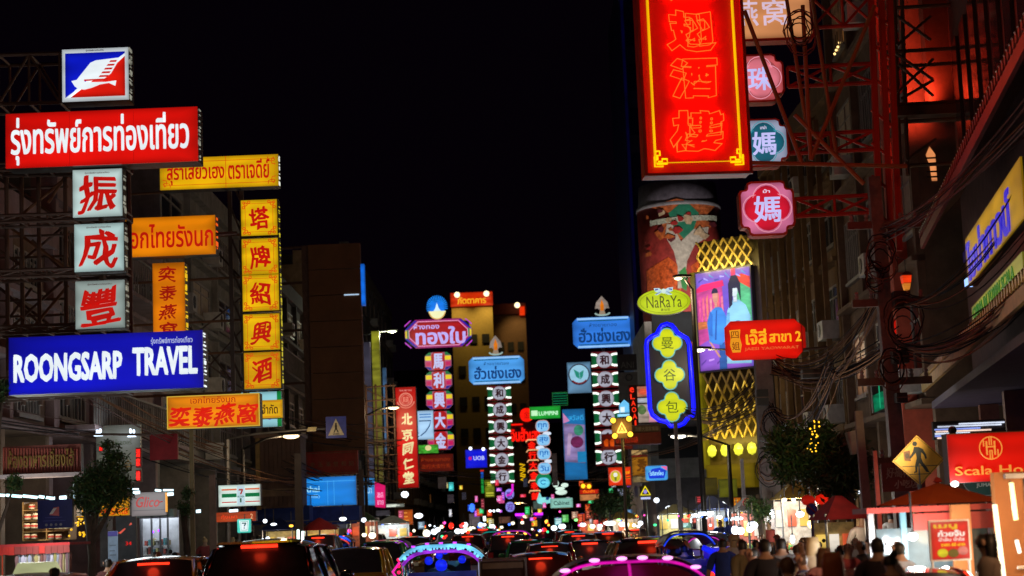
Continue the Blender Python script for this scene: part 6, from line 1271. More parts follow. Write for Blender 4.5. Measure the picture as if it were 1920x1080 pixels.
PR = {k: person_proto(k) for k in ('down', 'swing', 'hold')}
def cloth(rgb): return mat('cloth', rgb, .85, 0, .15, 8)
HAIRB = mat('black_hair', (.012, .01, .009), .5); HAIRR = mat('red_brown_hair', (.28, .07, .02), .55); HAIRL = mat('fair_hair', (.45, .33, .17), .55); HAIRG = mat('grey_hair', (.25, .24, .23), .6)
def person(label, x, Y, h, rz, pose, top, topc, bot, botc, hair, hairm, group=None, bag=None, full=True, z0=.13):
    pr = PR[pose]; s = h / 1.745
    t = obj('person', pr['body'], None); t.location = (x, Y, z0); t.rotation_euler = (0, 0, R(rz)); t.scale = (s * 1.04, s * 1.04, s); tag(t, label, 'person', group)
    def add(nm, m):
        o = obj(pr[nm].name.split('.')[0], pr[nm], t)
        o.material_slots[0].link = 'OBJECT'; o.material_slots[0].material = m
        return o
    add(top, cloth(topc)); add(bot, cloth(botc)); add('shoes', BLACK); add(hair, hairm)
    if hair == 'cap': add('short_hair', HAIRB)
    if full: add('ears', SKIN); add('eyes', BLACK); add('mouth', mat('lips', (.3, .1, .08), .5))
    if bag: MB().loft([[(-.14 , -.15, 1.05), (.14, -.15, 1.05), (.14, -.28, 1.05), (-.14, -.28, 1.05)], [(-.15, -.13, 1.25), (.15, -.13, 1.25), (.15, -.27, 1.25), (-.15, -.27, 1.25)], [(-.11, -.12, 1.42), (.11, -.12, 1.42), (.11, -.2, 1.42), (-.11, -.2, 1.42)]]).build('backpack', cloth(bag), t, True)
    return t
def person_px(label, px, top, Y, *a, **k):
    kk = K(Vector((GX(px, Y), Y, 1.6))); yh = 990 - .04 * (px - 978); z0 = k.get('z0', .13)
    h = CAMZ - (top - yh) * kk - z0
    return person(label, GX(px, Y), Y, max(1.25, min(1.9, h)), *a, **k)
DN, SW, HO = 'down', 'swing', 'hold'
for a in (
  ('person in a deep blue shirt standing right beside the blue tuk-tuk', 1352, 1004, 25, -10, DN, 'shirt', (.02, .05, .3), 'trousers', (.03, .03, .05), 'short_hair', HAIRB),
  ('person in a pale top with fair hair in the crowd past the blue shirted one', 1374, 997, 27, 20, SW, 'shirt', (.5, .45, .4), 'shorts', (.1, .08, .07), 'long_hair', HAIRL),
  ('person in an olive brown dress shirt with a cap at the head of the crowd', 1390, 1005, 22, 30, SW, 'long_shirt', (.14, .11, .05), 'trousers', (.05, .05, .05), 'cap', cloth((.3, .25, .18))),
  ('person in profile wearing a pink top beside the man in black', 1408, 1020, 19, 80, HO, 'shirt', (.5, .22, .25), 'shorts', (.12, .12, .2), 'bun_hair', HAIRB),
  ('broad person in a black tee with short dark hair in the near crowd', 1431, 1001, 17.5, 5, DN, 'shirt', (.02, .02, .035), 'trousers', (.03, .03, .04), 'short_hair', HAIRB),
  ('short haired person in an olive shirt with a dark shoulder bag nearest the camera', 1472, 1032, 13.2, 0, DN, 'shirt', (.32, .27, .13), 'shorts', (.08, .08, .1), 'short_hair', mat('thin_brown_hair', (.1, .05, .03), .5)),
  ('person in a grey tee behind the olive shirted one', 1462, 1001, 20, -15, SW, 'shirt', (.22, .2, .2), 'trousers', (.05, .05, .08), 'short_hair', HAIRB),
  ('person with long fair hair in a beige dress facing the lit stalls', 1519, 1001, 19.5, 10, DN, 'long_shirt', (.36, .27, .17), 'trousers', (.3, .22, .14), 'long_hair', HAIRL),
  ('person with red dyed hair and a dark top near the bottom edge', 1555, 1026, 13.0, -5, DN, 'shirt', (.05, .025, .02), 'trousers', (.03, .03, .03), 'long_hair', HAIRR),
  ('tall person in a dark navy tee left of the food cart', 1641, 998, 15.5, -20, HO, 'shirt', (.03, .02, .03), 'trousers', (.03, .03, .05), 'short_hair', HAIRB),
  ('person with a white cap and light blue tee in front of the food cart', 1682, 1008, 17.5, 35, DN, 'shirt', (.4, .45, .55), 'shorts', (.1, .1, .1), 'cap', cloth((.6, .6, .6))),
  ('person with dark bun hair and a red bag low before the food cart', 1664, 1030, 15.0, 12, SW, 'long_shirt', (.1, .02, .03), 'trousers', (.04, .04, .05), 'bun_hair', HAIRB),
  ('woman with long dark hair and a grey brown coat at the lit doorway', 1846, 992, 14.8, 65, DN, 'long_shirt', (.25, .2, .17), 'trousers', (.06, .05, .05), 'long_hair', HAIRB),
  ('person in a white tee far behind the olive cap among the stalls', 1500, 1010, 24, 150, HO, 'shirt', (.5, .5, .48), 'trousers', (.04, .04, .06), 'short_hair', HAIRB),
  ('person in a dull red tee walking past the dark stall umbrella', 1585, 1012, 21, -160, SW, 'shirt', (.3, .05, .06), 'shorts', (.07, .07, .09), 'short_hair', HAIRB),
  ('person in a dark coat leaning by the far wall of the noodle stall', 1612, 1008, 23, 90, DN, 'long_shirt', (.05, .05, .06), 'trousers', (.03, .03, .03), 'short_hair', HAIRB),
  ('stallholder with dark hair among the hanging clothes', 104, 1057, 23, 60, HO, 'shirt', (.1, .08, .08), 'trousers', (.03, .03, .04), 'short_hair', HAIRB),
  ('person with dark hair standing by the roller shutter', 203, 1042, 27, 20, DN, 'shirt', (.12, .04, .04), 'trousers', (.03, .03, .04), 'short_hair', HAIRB),
  ('person in a black tee in front of the white shopfront, shorter of the pair', 270, 1042, 29, -30, DN, 'shirt', (.03, .03, .03), 'trousers', (.05, .04, .03), 'short_hair', HAIRB),
  ('person in a black tee in front of the white shopfront, taller of the pair', 290, 1028, 27, -70, SW, 'shirt', (.04, .03, .03), 'shorts', (.05, .04, .03), 'short_hair', HAIRB),
  ('person in a bright red tee by the grey pole', 344, 1037, 29, 15, DN, 'shirt', (.5, .02, .02), 'trousers', (.03, .03, .03), 'short_hair', HAIRB),
  ('person in a dark brown top next to the red shirted one', 327, 1030, 31, -40, SW, 'long_shirt', (.12, .05, .03), 'trousers', (.03, .03, .03), 'bun_hair', HAIRB),
  ('person in a pale tee close to the black tall car', 372, 1035, 31, 10, DN, 'shirt', (.4, .38, .36), 'trousers', (.03, .03, .03), 'cap', cloth((.1, .1, .1)))):
    person_px(*a[:4], *a[4:], bag=(.03, .03, .04) if 'shoulder bag' in a[0] else None)
for T_, x_, lb in ((T1, -.1, 'driver in a dark top inside the icy blue lit tuk-tuk'), (T3, .0, 'driver in a dark top inside the deep blue tuk-tuk')):
    q = person(lb, T_.location.x + x_, T_.location.y + 1.0, 1.5, 0, 'hold', 'shirt', (.04, .04, .07), 'trousers', (.03, .03, .04), 'short_hair', HAIRB, z0=-.12)
rq = random.Random(9)
for i, (px, top, Y) in enumerate(((1365, 1012, 34), (1382, 1018, 30), (1415, 1008, 29), (1442, 1012, 26), (1490, 1016, 25), (1505, 1004, 30), (1532, 1010, 27), (1548, 1002, 33), (1570, 1018, 23), (1600, 1004, 28), (1620, 1010, 25), (1576, 1000, 38), (1455, 998, 36), (1425, 1000, 40), (1540, 1020, 17), (1500, 1030, 18))):
    c_, cn = rq.choice((((.5, .48, .45), 'white'), ((.45, .12, .08), 'red'), ((.1, .15, .4), 'blue'), ((.45, .35, .2), 'tan'), ((.3, .3, .3), 'grey'), ((.5, .25, .3), 'pink'), ((.12, .25, .12), 'green')))
    person_px('person in a %s top in the packed middle of the market crowd' % cn, px, top, Y, rq.choice((0, 180, 25, -30, 150, 80)), rq.choice((DN, SW, HO)), rq.choice(('shirt', 'long_shirt')), c_, 'trousers', (.05, .05, .06), rq.choice(('short_hair', 'long_hair', 'bun_hair', 'cap')), rq.choice((HAIRB, HAIRB, mat('brown_hair', (.08, .04, .02), .5))), group='people in %s in the market crowd' % cn)
# distant walkers
rc = random.Random(5); cols = [((.03, .03, .04), 'black'), ((.5, .48, .45), 'white'), ((.3, .05, .05), 'red'), ((.05, .07, .25), 'blue'), ((.35, .28, .2), 'beige'), ((.2, .2, .2), 'grey'), ((.4, .2, .25), 'pink')]
for i in range(46):
    side = rc.random() < .68; Y = rc.uniform(30, 85) if side else rc.uniform(52, 95)
    x = rc.uniform(5.6, 9.0) if side else rc.uniform(-10, -7.9)
    if side and Y > 60: x = rc.uniform(6.6, 9.0)
    c, cn = rc.choice(cols); far = 'far' if Y > 58 else 'mid distance'
    person('%s walker in a %s top %s' % (far, cn, 'among the market stalls past the poles' if side else 'on the pavement before the blue and striped shops'), x, Y, rc.uniform(1.5, 1.78), rc.choice((0, 180, 20, -30, 160, 90)), rc.choice((DN, SW, HO)), rc.choice(('shirt', 'long_shirt')), c, rc.choice(('trousers', 'shorts')), (.05, .05, .07), rc.choice(('short_hair', 'long_hair', 'bun_hair')), rc.choice((HAIRB, HAIRB, HAIRL)), group='%s walkers in %s on the %s' % (far, cn, 'market pavement' if side else 'shop pavement'), full=False)
# ---------------------------------------------------------------- hanging bulbs and tubes
def bulb(px, py, Y, r, rgb, label, group, s=3.0, ry=None, light=0):
    p = P(px, py, Y); k = K(p); R0 = r * k; t = thing('hanging_bulb', label, 'lamp', p, 0, group)
    m = L(rgb, s, 0)
    MB().ell((0, 0, 0), (R0, R0, (ry or r) * k), 12, 8).build('globe', m, t, True)
    h = (ry or r) * k
    MB().lathe([(R0 * .45, h * .8), (R0 * .35, h * 1.3), (R0 * .1, h * 1.4)], n=8).build('socket', DARK, t); MB().tube([(0, 0, h * 1.35), (0, 0, h * 1.35 + .4)], .012, 4).build('cord', DARK, t)
    if light: lamp('bulb_light', 'POINT', (0, -R0 - .05, -h - .05), light, tuple(v / 255 for v in rgb), .1, t)
WB = (235, 245, 255); WW = (255, 240, 205); AM = (255, 180, 60)
BL = [(497, 977, 3.5), (513, 983, 5, 2), (540, 981, 5, 2), (546, 986, 3.5, 2, AM), (520, 1002, 2.5), (502, 1010, 3.5), (491, 1011, 3, 2), (568, 1012, 3), (643, 973, 6, 3), (682, 975, 4), (731, 998, 9), (715, 998, 6), (698, 1004, 6, 5, WW), (683, 1003, 4, 3, WW), (706, 1009, 5), (785, 967, 7, 4), (799, 1000, 5, 6, WW), (759, 927, 6, 5),
      (800, 1000, 6), (814, 997, 5), (821, 993, 4), (858, 996, 5, 4), (867, 996, 4), (872, 984, 5, 4), (874, 993, 4, 4, WW), (884, 993, 7, 5, WW), (901, 984, 4, 4, (160, 190, 255)), (907, 995, 4), (923, 988, 5, 4), (934, 996, 4, 3), (936, 936, 4), (876, 1008, 4, 4, AM), (853, 1012, 3, 3, AM), (900, 1011, 3, 3, AM), (846, 986, 4, 5, (230, 30, 15)), (1025, 978, 3, 3, AM), (919, 958, 2.5, 2), (926, 958, 2, 2), (934, 957, 3, 2), (885, 952, 4, 7, (40, 90, 230)), (865, 986, 3, 3, (255, 60, 60)), (828, 988, 3, 3, WW),
      (1039, 990, 5, 4), (1054, 987, 6, 4), (1093, 984, 5, 3), (1111, 987, 4.5, 3.5, WW), (1125, 986, 4, 3), (1143, 981, 10, 3.5), (1166, 983, 5, 4, WW), (1174, 984, 5, 4, WW), (1189, 985, 3), (1201, 981, 4), (1197, 987, 3, 2), (1231, 938, 4.5), (1254, 954, 5.5), (1237, 970, 3.5), (1245, 972, 4), (1270, 973, 10, 6), (1281, 968, 8, 4), (1296, 975, 9, 4), (1353, 947, 7, 5.5), (1375, 971, 6, 3.5), (1378, 994, 4.5, 5, WW), (1160, 975, 3, 2, (150, 255, 150)), (1080, 975, 3, 2, (120, 240, 120)), (1012, 995, 3, 2, WW), (985, 1000, 3, 2, AM)]
for q in BL:
    px, py, r = q[:3]; ry = q[3] if len(q) > 3 else r * .9; c = q[4] if len(q) > 4 else WB
    zone = ('over the pavement in front of the blue shop', 'among the far traffic below the gold shop poles', 'over the far stalls below the food boards')[0 if px < 700 else 1 if px < 1035 else 2]
    cn = {WB: 'white', WW: 'cream', AM: 'amber'}.get(c, 'coloured')
    big = 'large' if r >= 6 else 'small'
    Yb = {0: 60, 1: 105, 2: 88}[0 if px < 700 else 1 if px < 1035 else 2] + random.uniform(-6, 6)
    bulb(px, py, Yb, r * 1.15, c, '%s %s bulb glowing %s' % (big, cn, zone), '%s %s bulbs %s' % (big, cn, zone), 3.0, ry * 1.2, 40 if r >= 7 else 0)
BR2 = [(1382, 972, 10, 3), (1378, 994, 6, 7), (1388, 995, 7, 6), (1411, 985, 9, 6), (1406, 992, 6, 5), (1450, 963, 6, 7), (1460, 996, 5, 6, (200, 220, 255)), (1471, 937, 4, 3, WW), (1488, 936, 3.5, 3.5), (1537, 917, 3.5, 2.5, WW), (1532, 918, 3, 2, WW), (1519, 940, 10, 3), (1500, 964, 7, 5), (1558, 950, 6, 5.5, (250, 225, 190)), (1582, 949, 5, 5, (250, 225, 190)), (1590, 938, 3, 4), (1600, 932, 3.5, 4.5), (1610, 923, 2.5, 2.5), (1614, 973, 3, 2.5, WW), (1541, 968, 4, 3), (1521, 982, 7, 7, (255, 215, 130)), (1505, 988, 10, 4, (255, 225, 140)), (1486, 981, 4, 9, (225, 245, 190)), (1486, 1011, 4, 7), (1470, 1000, 4, 4, WW), (1529, 968, 5, 3, (255, 200, 130)), (1497, 975, 4, 3, WW), (1349, 970, 5, 3), (1320, 963, 12, 3), (1308, 966, 10, 3), (1332, 962, 6, 3)]
for q in BR2:
    px, py, r, ry = q[:4]; c = q[4] if len(q) > 4 else WB; cn = {WB: 'white', WW: 'cream'}.get(c, 'warm tinted'); zone = 'over the near market stalls' if px > 1440 else 'in the stall row beside the tuk-tuks'
    big = 'large' if r >= 6 else 'small'
    bulb(px, py, random.uniform(38, 50), r * 1.15, c, '%s %s bulb glowing %s' % (big, cn, zone), '%s %s bulbs %s' % (big, cn, zone), 3.0, ry * 1.2, 30 if r >= 6 else 0)
rb = random.Random(12)
for i in range(130):
    px = rb.uniform(640, 1250) if i < 95 else rb.uniform(1250, 1640); py = (996 if i < 95 else 990) - .04 * (px - 960) - abs(rb.gauss(0, 13)) + rb.uniform(0, 12); r = rb.uniform(1.4, 3.6)
    cn, c_ = rb.choice((('white', WB), ('white', WB), ('cream', WW), ('amber', AM), ('red', (255, 40, 25)), ('red', (255, 40, 25)), ('blue', (60, 110, 255)), ('pink', (255, 80, 180)), ('green', (60, 230, 140))))
    zn = 'near the kerb stalls beyond the black tall car' if px < 790 else 'in the far traffic' if px < 1040 else 'among the far market stalls' if px < 1250 else 'above the near market crowd'
    bulb(px, py, rb.uniform(80, 125) if px < 1250 else rb.uniform(44, 56), r, c_, 'tiny %s light %s' % (cn, zn), 'tiny %s lights %s' % (cn, zn), 2.4, r * rb.uniform(.7, 1))
bulb(1711, 1006, 19, 10, (240, 250, 255), 'brilliant round white lamp under the terracotta umbrella', None, 4, 8, 75)
bulb(1790, 907, 24, 8, (250, 245, 240), 'white lamp tucked under the hostel board', None, 3, 6, 30)
def tube_light(px0, py0, px1, py1, Y, r, rgb, label, s=2.5, light=0, group=None):
    a = P(px0, py0, Y); b = P(px1, py1, Y); m_ = (a + b) / 2; k = K(m_); t = thing('tube_light', label, 'lamp', m_, 0, group)
    MB().tube([a - m_, b - m_], r * k, 8).build('tube', L(rgb, s, 0), t, True)
    MB().tube([a - m_ + Vector((0, r * k * 1.6, r * k * .8)), b - m_ + Vector((0, r * k * 1.6, r * k * .8))], r * k * .5, 6).build('fitting', GREYM, t)
    if light: lamp('tube_glow', 'POINT', (0, -.2, -.15), light, tuple(v / 255 for v in rgb), .3, t)
for i, (x0, x1) in enumerate(((-6, 9), (12, 40), (43, 70), (73, 100))): tube_light(x0, 928 + .04 * x0, x1, 928.5 + .06 * x1, 34, 2.6, (190, 235, 240), ['short white tube light at the frame edge over the clothes stall', 'long white tube light second from the frame edge', 'white tube light third in the row over the clothes stall', 'white tube light nearest the blue board'][i], 2.2, 16, 'row of white tube lights')
for a in ((94, 935, 102, 935, 4), (112, 934, 124, 933, 4), (138, 932, 143, 931, 4), (238, 917, 260, 917, 1.5), (250, 924, 262, 923, 3), (291, 919, 302, 920, 2), (306, 919, 325, 919, 1.7), (314, 927, 325, 926, 3), (430, 958, 446, 957, 2.5), (368, 959, 376, 958, 3)):
    tube_light(*a[:4], 37 if a[0] < 350 else 50, a[4], (200, 235, 245), 'short white shop light near the drink board and tree', 2.4, 7, 'short white shop lights beyond the street tree')
for a, lb in (((559, 993, 559, 1016), 'upright white tube light at the kerb by the dark kiosk'), ((568, 996, 567, 1017), 'second upright pale tube light by the dark kiosk'), ((908, 968, 909, 977), 'tiny upright white tube in the far traffic')): tube_light(*a, 55 if a[0] < 800 else 100, 2.6, (220, 245, 235), lb)
tube_light(1865, 946, 1884, 1100, 17.5, 4.5, (255, 235, 190), 'long slanting white neon tube at the lit doorway', 2.5, 25)
tube_light(1896, 905, 1905, 975, 17.8, 4.5, (250, 235, 160), 'shorter white neon tube above the doorway rail', 2.5, 15)
tube_light(1906, 1013, 1912, 1037, 17.8, 3.5, (255, 245, 225), 'small white neon tube low at the doorway', 2.2)
# ---------------------------------------------------------------- near left shops
def shopbox(name, label, cat, px0, py0, px1, py1, Y, m, d=.1, lit=0):
    s = Sign(name, label, cat, (px0 + px1) / 2, (py0 + py1) / 2, Y); hw, hh = (px1 - px0) / 2, (py1 - py0) / 2
    s.box('casing', -hw, -hh, hw, hh, -d, -.01, DARK); s.box('face', -hw, -hh, hw, hh, -.009, .02, m)
    return s
s = shopbox('restaurant_band', 'dark red fascia with tall gold relief letters along the first floor', 'sign', 6, 835, 152, 888, 35, mat('maroon_fascia', (.22, .045, .03), .55), .2)
for i in range(26): s.box('slat', -72 + 5.5 * i, -24, -69 + 5.5 * i, 24 - .3 * i, .02, .07, mat('red_slat', (.3, .05, .03), .5))
s.text('lettering', 'ห้องอาหารเซี่ยงไฮ้', 0, 2, 124, 34, .07, mat('old_gold', (.3, .16, .04), .4, .5), bold=.02, th=.03)
s.box('ledge', -76, -34, 78, -27, -.2, .3, mat('mauve_plaster', (.3, .22, .22), .85))
s = shopbox('white_wall_sign', 'white lit wall board with small flood lamps above the street tree', 'sign', 181, 797, 264, 905, 41, glow((105, 105, 92), .6, .45, .8), .15)
s.text('small_lettering', 'ไทยเซ็นเตอร์', 0, 22, 50, 10, .022, mat('dull_green', (.08, .1, .03), .6)); s.text('lettering', '金', 18, -22, 14, 22, .022, mat('old_gold', (.3, .16, .04), .4, .5))
for u, v in ((-31, 40), (31, 36)):
    q = s.poly('flood_lamp', [(u - 7, v - 7), (u + 8, v - 7), (u + 3, v - 1), (u - 3, v - 1)], .3, .45, L((215, 235, 255), 2.6, 0)); s.disc('bulb', u - 2, v + 4, 1.6, 5, .3, .4, L((215, 235, 255), 2.2, 0), q, 10); s.disc('bulb', u + 4, v + 3, 1.6, 4, .3, .4, L((215, 235, 255), 2.2, 0), q, 10); s.tube('arm', [(u, v), (u - 4, v + 9)], .8, .1, DARK)
lamp('flood_light', 'POINT', (0, -.8, .4), 10, (.8, .9, 1), .2, s.root)
for (cx, cy, ch, w_, h_, lb) in ((259, 858, '酒家', 8, 34, 'red neon upright characters on the edge of the white wall board'), (259, 892, '樓', 8, 20, 'lower red neon characters at the edge of the white wall board'), (189, 841, '店', 6, 9, 'tiny red neon mark behind the street tree top')):
    s = Sign('red_neon_characters', lb, 'sign', cx, cy, 39.5)
    s.box('backing', -w_ * .6, -h_ * .55, w_ * .6, h_ * .55, -.1, -.02, mat('neon_backing', (.25, .01, .01), .6))
    n = len(ch)
    for i, c in enumerate(ch): s.text('character', c, 0, (n / 2 - i - .5) * h_ / n, w_, h_ / n * .9, 0, glow((255, 30, 20), 1.4, 0, sample=False), bold=.05)
s = shopbox('blue_board', 'square navy board with a small bird emblem hanging over the pavement', 'sign', 71, 937, 136, 990, 32, mat('navy_board', (.01, .015, .16), .45), .1)
s.poly('emblem', [(-10, -2), (-2, 12), (8, 13), (8, -4)], .022, .028, mat('emblem_red', (.6, .15, .15), .5)); s.poly('emblem_bird', [(-10, 0), (-3, 10), (4, 11), (-4, 0)], .029, .033, WHITEP); s.boxes('small_print', [(-18, -7, 14, -6.3), (-22, -13, 20, -12.3)], .022, .025, mat('faint_blue', (.1, .1, .4), .5))
for i in range(4): s.disc('icon', -16 + 9 * i, -20, 2.6, 2.6, .022, .026, mat('icon_grey', (.25, .25, .3), .5), None, 10)
member(s.root, (-20 * s.ku, 0, 27 * s.k), (-20 * s.ku, .1, 36 * s.k), .015, STEEL, 'hanger')
s = shopbox('drink_board', 'pale board with red script reading Glico beside the street tree', 'sign', 247, 923, 312, 967, 38, glow((120, 108, 108), .95, .15, 1), .15)
s.text('lettering', 'Glico', -2, 4, 44, 20, .022, L((170, 15, 15)), bold=.012, shear=.3); s.tube('tail_stroke', [(18, 2), (26, 4)], .8, .024, L((170, 15, 15))); s.box('underline', -30, -12, 30, -11, .022, .026, L((70, 65, 70))); s.box('lit_edge', 31, -16, 33, 20, -.1, .03, L((240, 160, 40)))
s = shopbox('yellow_shop_band', 'warm yellow lit shop band under the street tree crown', 'sign', 136, 932, 243, 968, 42, glow((232, 160, 10), .95, .3, 1.5), .2)
s.poly('photo', [(-52, -16), (-34, -16), (-38, 4), (-52, 4)], .022, .03, glow((215, 190, 160), 1, .5, 8)); s.text('lettering', 'อาหารทะเล', 20, -10, 60, 12, .022, L((215, 60, 5)), bold=.02)
s = shopbox('white_shopfront', 'white lit glass shopfront with purple lamps inside', 'shop front', 268, 958, 336, 1062, 39, mat('shop_back_wall', (.5, .52, .55), .7), .1)
for u in (-28, -8, 8, 22): s.box('mullion', u - 1.5, -52, u + 1.5, 40, .5, .56, mat('dark_mullion', (.06, .06, .07), .4))
s.box('header', -34, 40, 34, 54, .2, .6, mat('shop_header', (.2, .26, .22), .6)); s.box('number_panel', -32, 42, -17, 53, .61, .63, mat('grey_panel', (.4, .4, .45), .5)); s.text('number', '65', -24, 48, 8, 6, .64, BLACK)
s.balls('purple_lamp', [(-10, 13), (1, 15)], 2.6, .3, glow((150, 60, 255), 3, 0)); s.boxes('shelf', [(-26, -14, -10, -12), (-6, -4, 6, -2), (-26, -30, -10, -28), (10, -16, 20, -14)], .1, .4, WHITEP)
for i in range(14): s.box('product', -25 + (i % 7) * 7, -12 - 16 * (i // 7), -21 + (i % 7) * 7, -3 - 16 * (i // 7) + (i % 3) * 2, .15, .35, mat('product_%d' % (i % 4), ((.5, .1, .08), (.1, .3, .35), (.5, .45, .2), (.5, .5, .5))[i % 4], .5))
lamp('shop_light', 'AREA', (0, -.35, 38 * s.k), 7, (.85, .92, 1), .8, s.root)
s = shopbox('roller_shutter', 'grey roller shutter with red marks between white banner and shopfront', 'shutter', 218, 968, 256, 1060, 40, mat('shutter_grey', (.12, .12, .13), .5, .3), .1)
for i in range(18): s.box('slat', -18.5, -45 + 5 * i, 18.5, -41 + 5 * i, .02, .045, mat('shutter_grey', (.12, .12, .13), .5, .3))
s.text('number', '34', 5, -5, 11, 7, .05, L((225, 20, 15))); s.polys('mark', [[(-12, 16), (-2, 24), (0, 22), (-10, 13)], [(-16, 15), (-10, 17), (-10, 14)], [(6, 28), (10, 34), (12, 30)]], .05, .06, L((220, 90, 70), 1, .4))
s = shopbox('white_banner', 'narrow pale blue upright banner beside the roller shutter', 'banner', 203, 996, 221, 1055, 38, mat('banner_cloth', (.4, .5, .65), .7), .02); s.box('head_strip', -9, 20, 9, 29, .022, .03, mat('banner_violet', (.15, .12, .5), .6)); s.boxes('print', [(-6, 2, 6, 4), (-6, -8, 4, -6), (-6, -16, 6, -14)], .022, .026, mat('print_grey', (.25, .3, .4), .6))
s = shopbox('grey_pillar', 'plain grey plaster pillar left of the roller shutter', 'pillar', 188, 968, 202, 1062, 40.5, mat('pillar_grey', (.2, .18, .18), .8), .5); s.box('capital', -9, 42, 9, 47, -.5, .06, mat('pillar_grey', (.2, .18, .18), .8))
# clothes stall
s = Sign('clothes_stall', 'clothes stall with a red and maroon canopy valance at the left edge', 'stall', 68, 1030, 27)
s.box('canopy', -72, 6, 66, 11, -1.2, .1, mat('red_canvas', (.35, .02, .025), .8))
for i in range(12): s.box('valance', -72 + 11.5 * i, -9 + (i % 2), -72 + 11.5 * i + 11, 6, .08, .1, mat('valance_red', (.4, .02, .015), .75) if i < 3 or i == 7 else mat('valance_maroon', (.2, .03, .03), .75))
for u in (-62, -5, 62): s.tube('post', [(u, 6), (u, -260)], 1.2, .05, mat('red_painted_steel', (.62, .06, .02), .5, .1) if u == -62 else GREYM)
s.tube('rail', [(-40, -13), (66, -9)], .8, .0, GREYM)
s.box('counter', -70, -170, 66, -160, -1.1, 0, mat('wood_counter', (.25, .15, .08), .6))
cc = [(.25, .15, .17), (.3, .18, .2), (.5, .52, .7), (.22, .14, .18), (.3, .35, .5), (.3, .38, .5), (.35, .32, .15), (.4, .42, .5), (.2, .09, .08), (.45, .4, .3), (.12, .12, .2), (.5, .48, .4), (.3, .3, .1)]
g_rng = random.Random(3)
for i in range(26):
    u = -36 + 3.95 * i; c = cc[(i * 5) % 13]; v1 = -13 + .04 * (u + 40); v0 = v1 - g_rng.uniform(34, 62); w_ = g_rng.uniform(1.6, 2.8)
    g = Sign('hanging_garment', ['maroon', 'dusty pink', 'pale violet', 'plum', 'denim blue', 'light blue', 'olive', 'silver grey', 'brown', 'cream', 'navy', 'ivory', 'mustard'][(i * 5) % 13] + ' garment hanging on the rail of the clothes stall', 'garment', 68 + u, 1030 - v1 - 2 + .04 * u * -1, 27 + .02 * (i % 3), group='garments hanging on the stall rail')
    pts = [(-w_ * .4, 0), (w_ * .4, 0), (w_ * 1.5, -5), (w_ * 1.3, -12), (w_, -11), (w_ * 1.1, v0 - v1), (-w_ * 1.1, v0 - v1 + 1.5), (-w_, -11), (-w_ * 1.3, -12), (-w_ * 1.5, -5)]
    g.poly('cloth', pts, -.02, .02, mat('garment_%d' % ((i * 5) % 13), c, .9, 0, .25, 9)); g.tube('hanger', [(0, 0), (0, 2.4), (.8, 3)], .3, 0, CHROME)
    g.root.rotation_euler.z = R(g_rng.uniform(-35, 35))
lamp('stall_light', 'POINT', tuple(s.root.location + Vector((.2, -.8, .05))), 45, (1, .93, .85), .2)
lamp('stall_light', 'POINT', tuple(s.root.location + Vector((-.2, .5, .75))), 60, (.85, .95, 1), .2)
# shelf with paper drums
s = Sign('goods_shelf', 'wooden shelf with round cream drums behind the navy board', 'shelf', 62, 975, 35.5)
s.box('back_panel', -18, -38, 70, 34, -.5, -.45, mat('shelf_wood', (.3, .13, .04), .6))
for v in (18, -2, -22, -38): s.box('board', -18, v - 1, 70, v + 1, -.44, .05, mat('shelf_wood', (.4, .2, .05), .6))
for u in (-18, 26, 69): s.box('upright', u - 1.2, -38, u + 1.2, 34, -.44, .04, mat('shelf_wood', (.4, .2, .05), .6))
for i, (u, v, r) in enumerate(((-10, 6, 7), (7, 7, 8), (-11, -11, 6.5), (2, -11, 6.5), (12, -11, 6.5), (-2, 25, 6), (34, -12, 6), (45, -12, 6), (54, -12, 6), (63, -12, 6), (-11, -31, 6), (2, -31, 6), (34, -31, 6), (48, -31, 6))):
    d = Sign('paper_drum', 'round cream paper drum on the wooden shelf behind the navy board', 'drum', 62 + u, 975 - v, 35.3, group='cream drums on the wooden shelf')
    MB().lathe([(0.01, -r * .75 * d.k), (r * .8 * d.k, -r * .75 * d.k), (r * d.k, -r * .4 * d.k), (r * d.k, r * .4 * d.k), (r * .8 * d.k, r * .75 * d.k), (0.01, r * .75 * d.k)], n=16).build('drum', mat('cream_paper', (.62, .5, .32), .7), d.root, True); MB().lathe([(r * 1.02 * d.k, -.02), (r * 1.02 * d.k, .02)], n=16).build('band', mat('red_band', (.5, .05, .03), .6), d.root)
lamp('shelf_light', 'POINT', tuple(P(70, 945, 34.6)), 30, (1, .8, .55), .2)
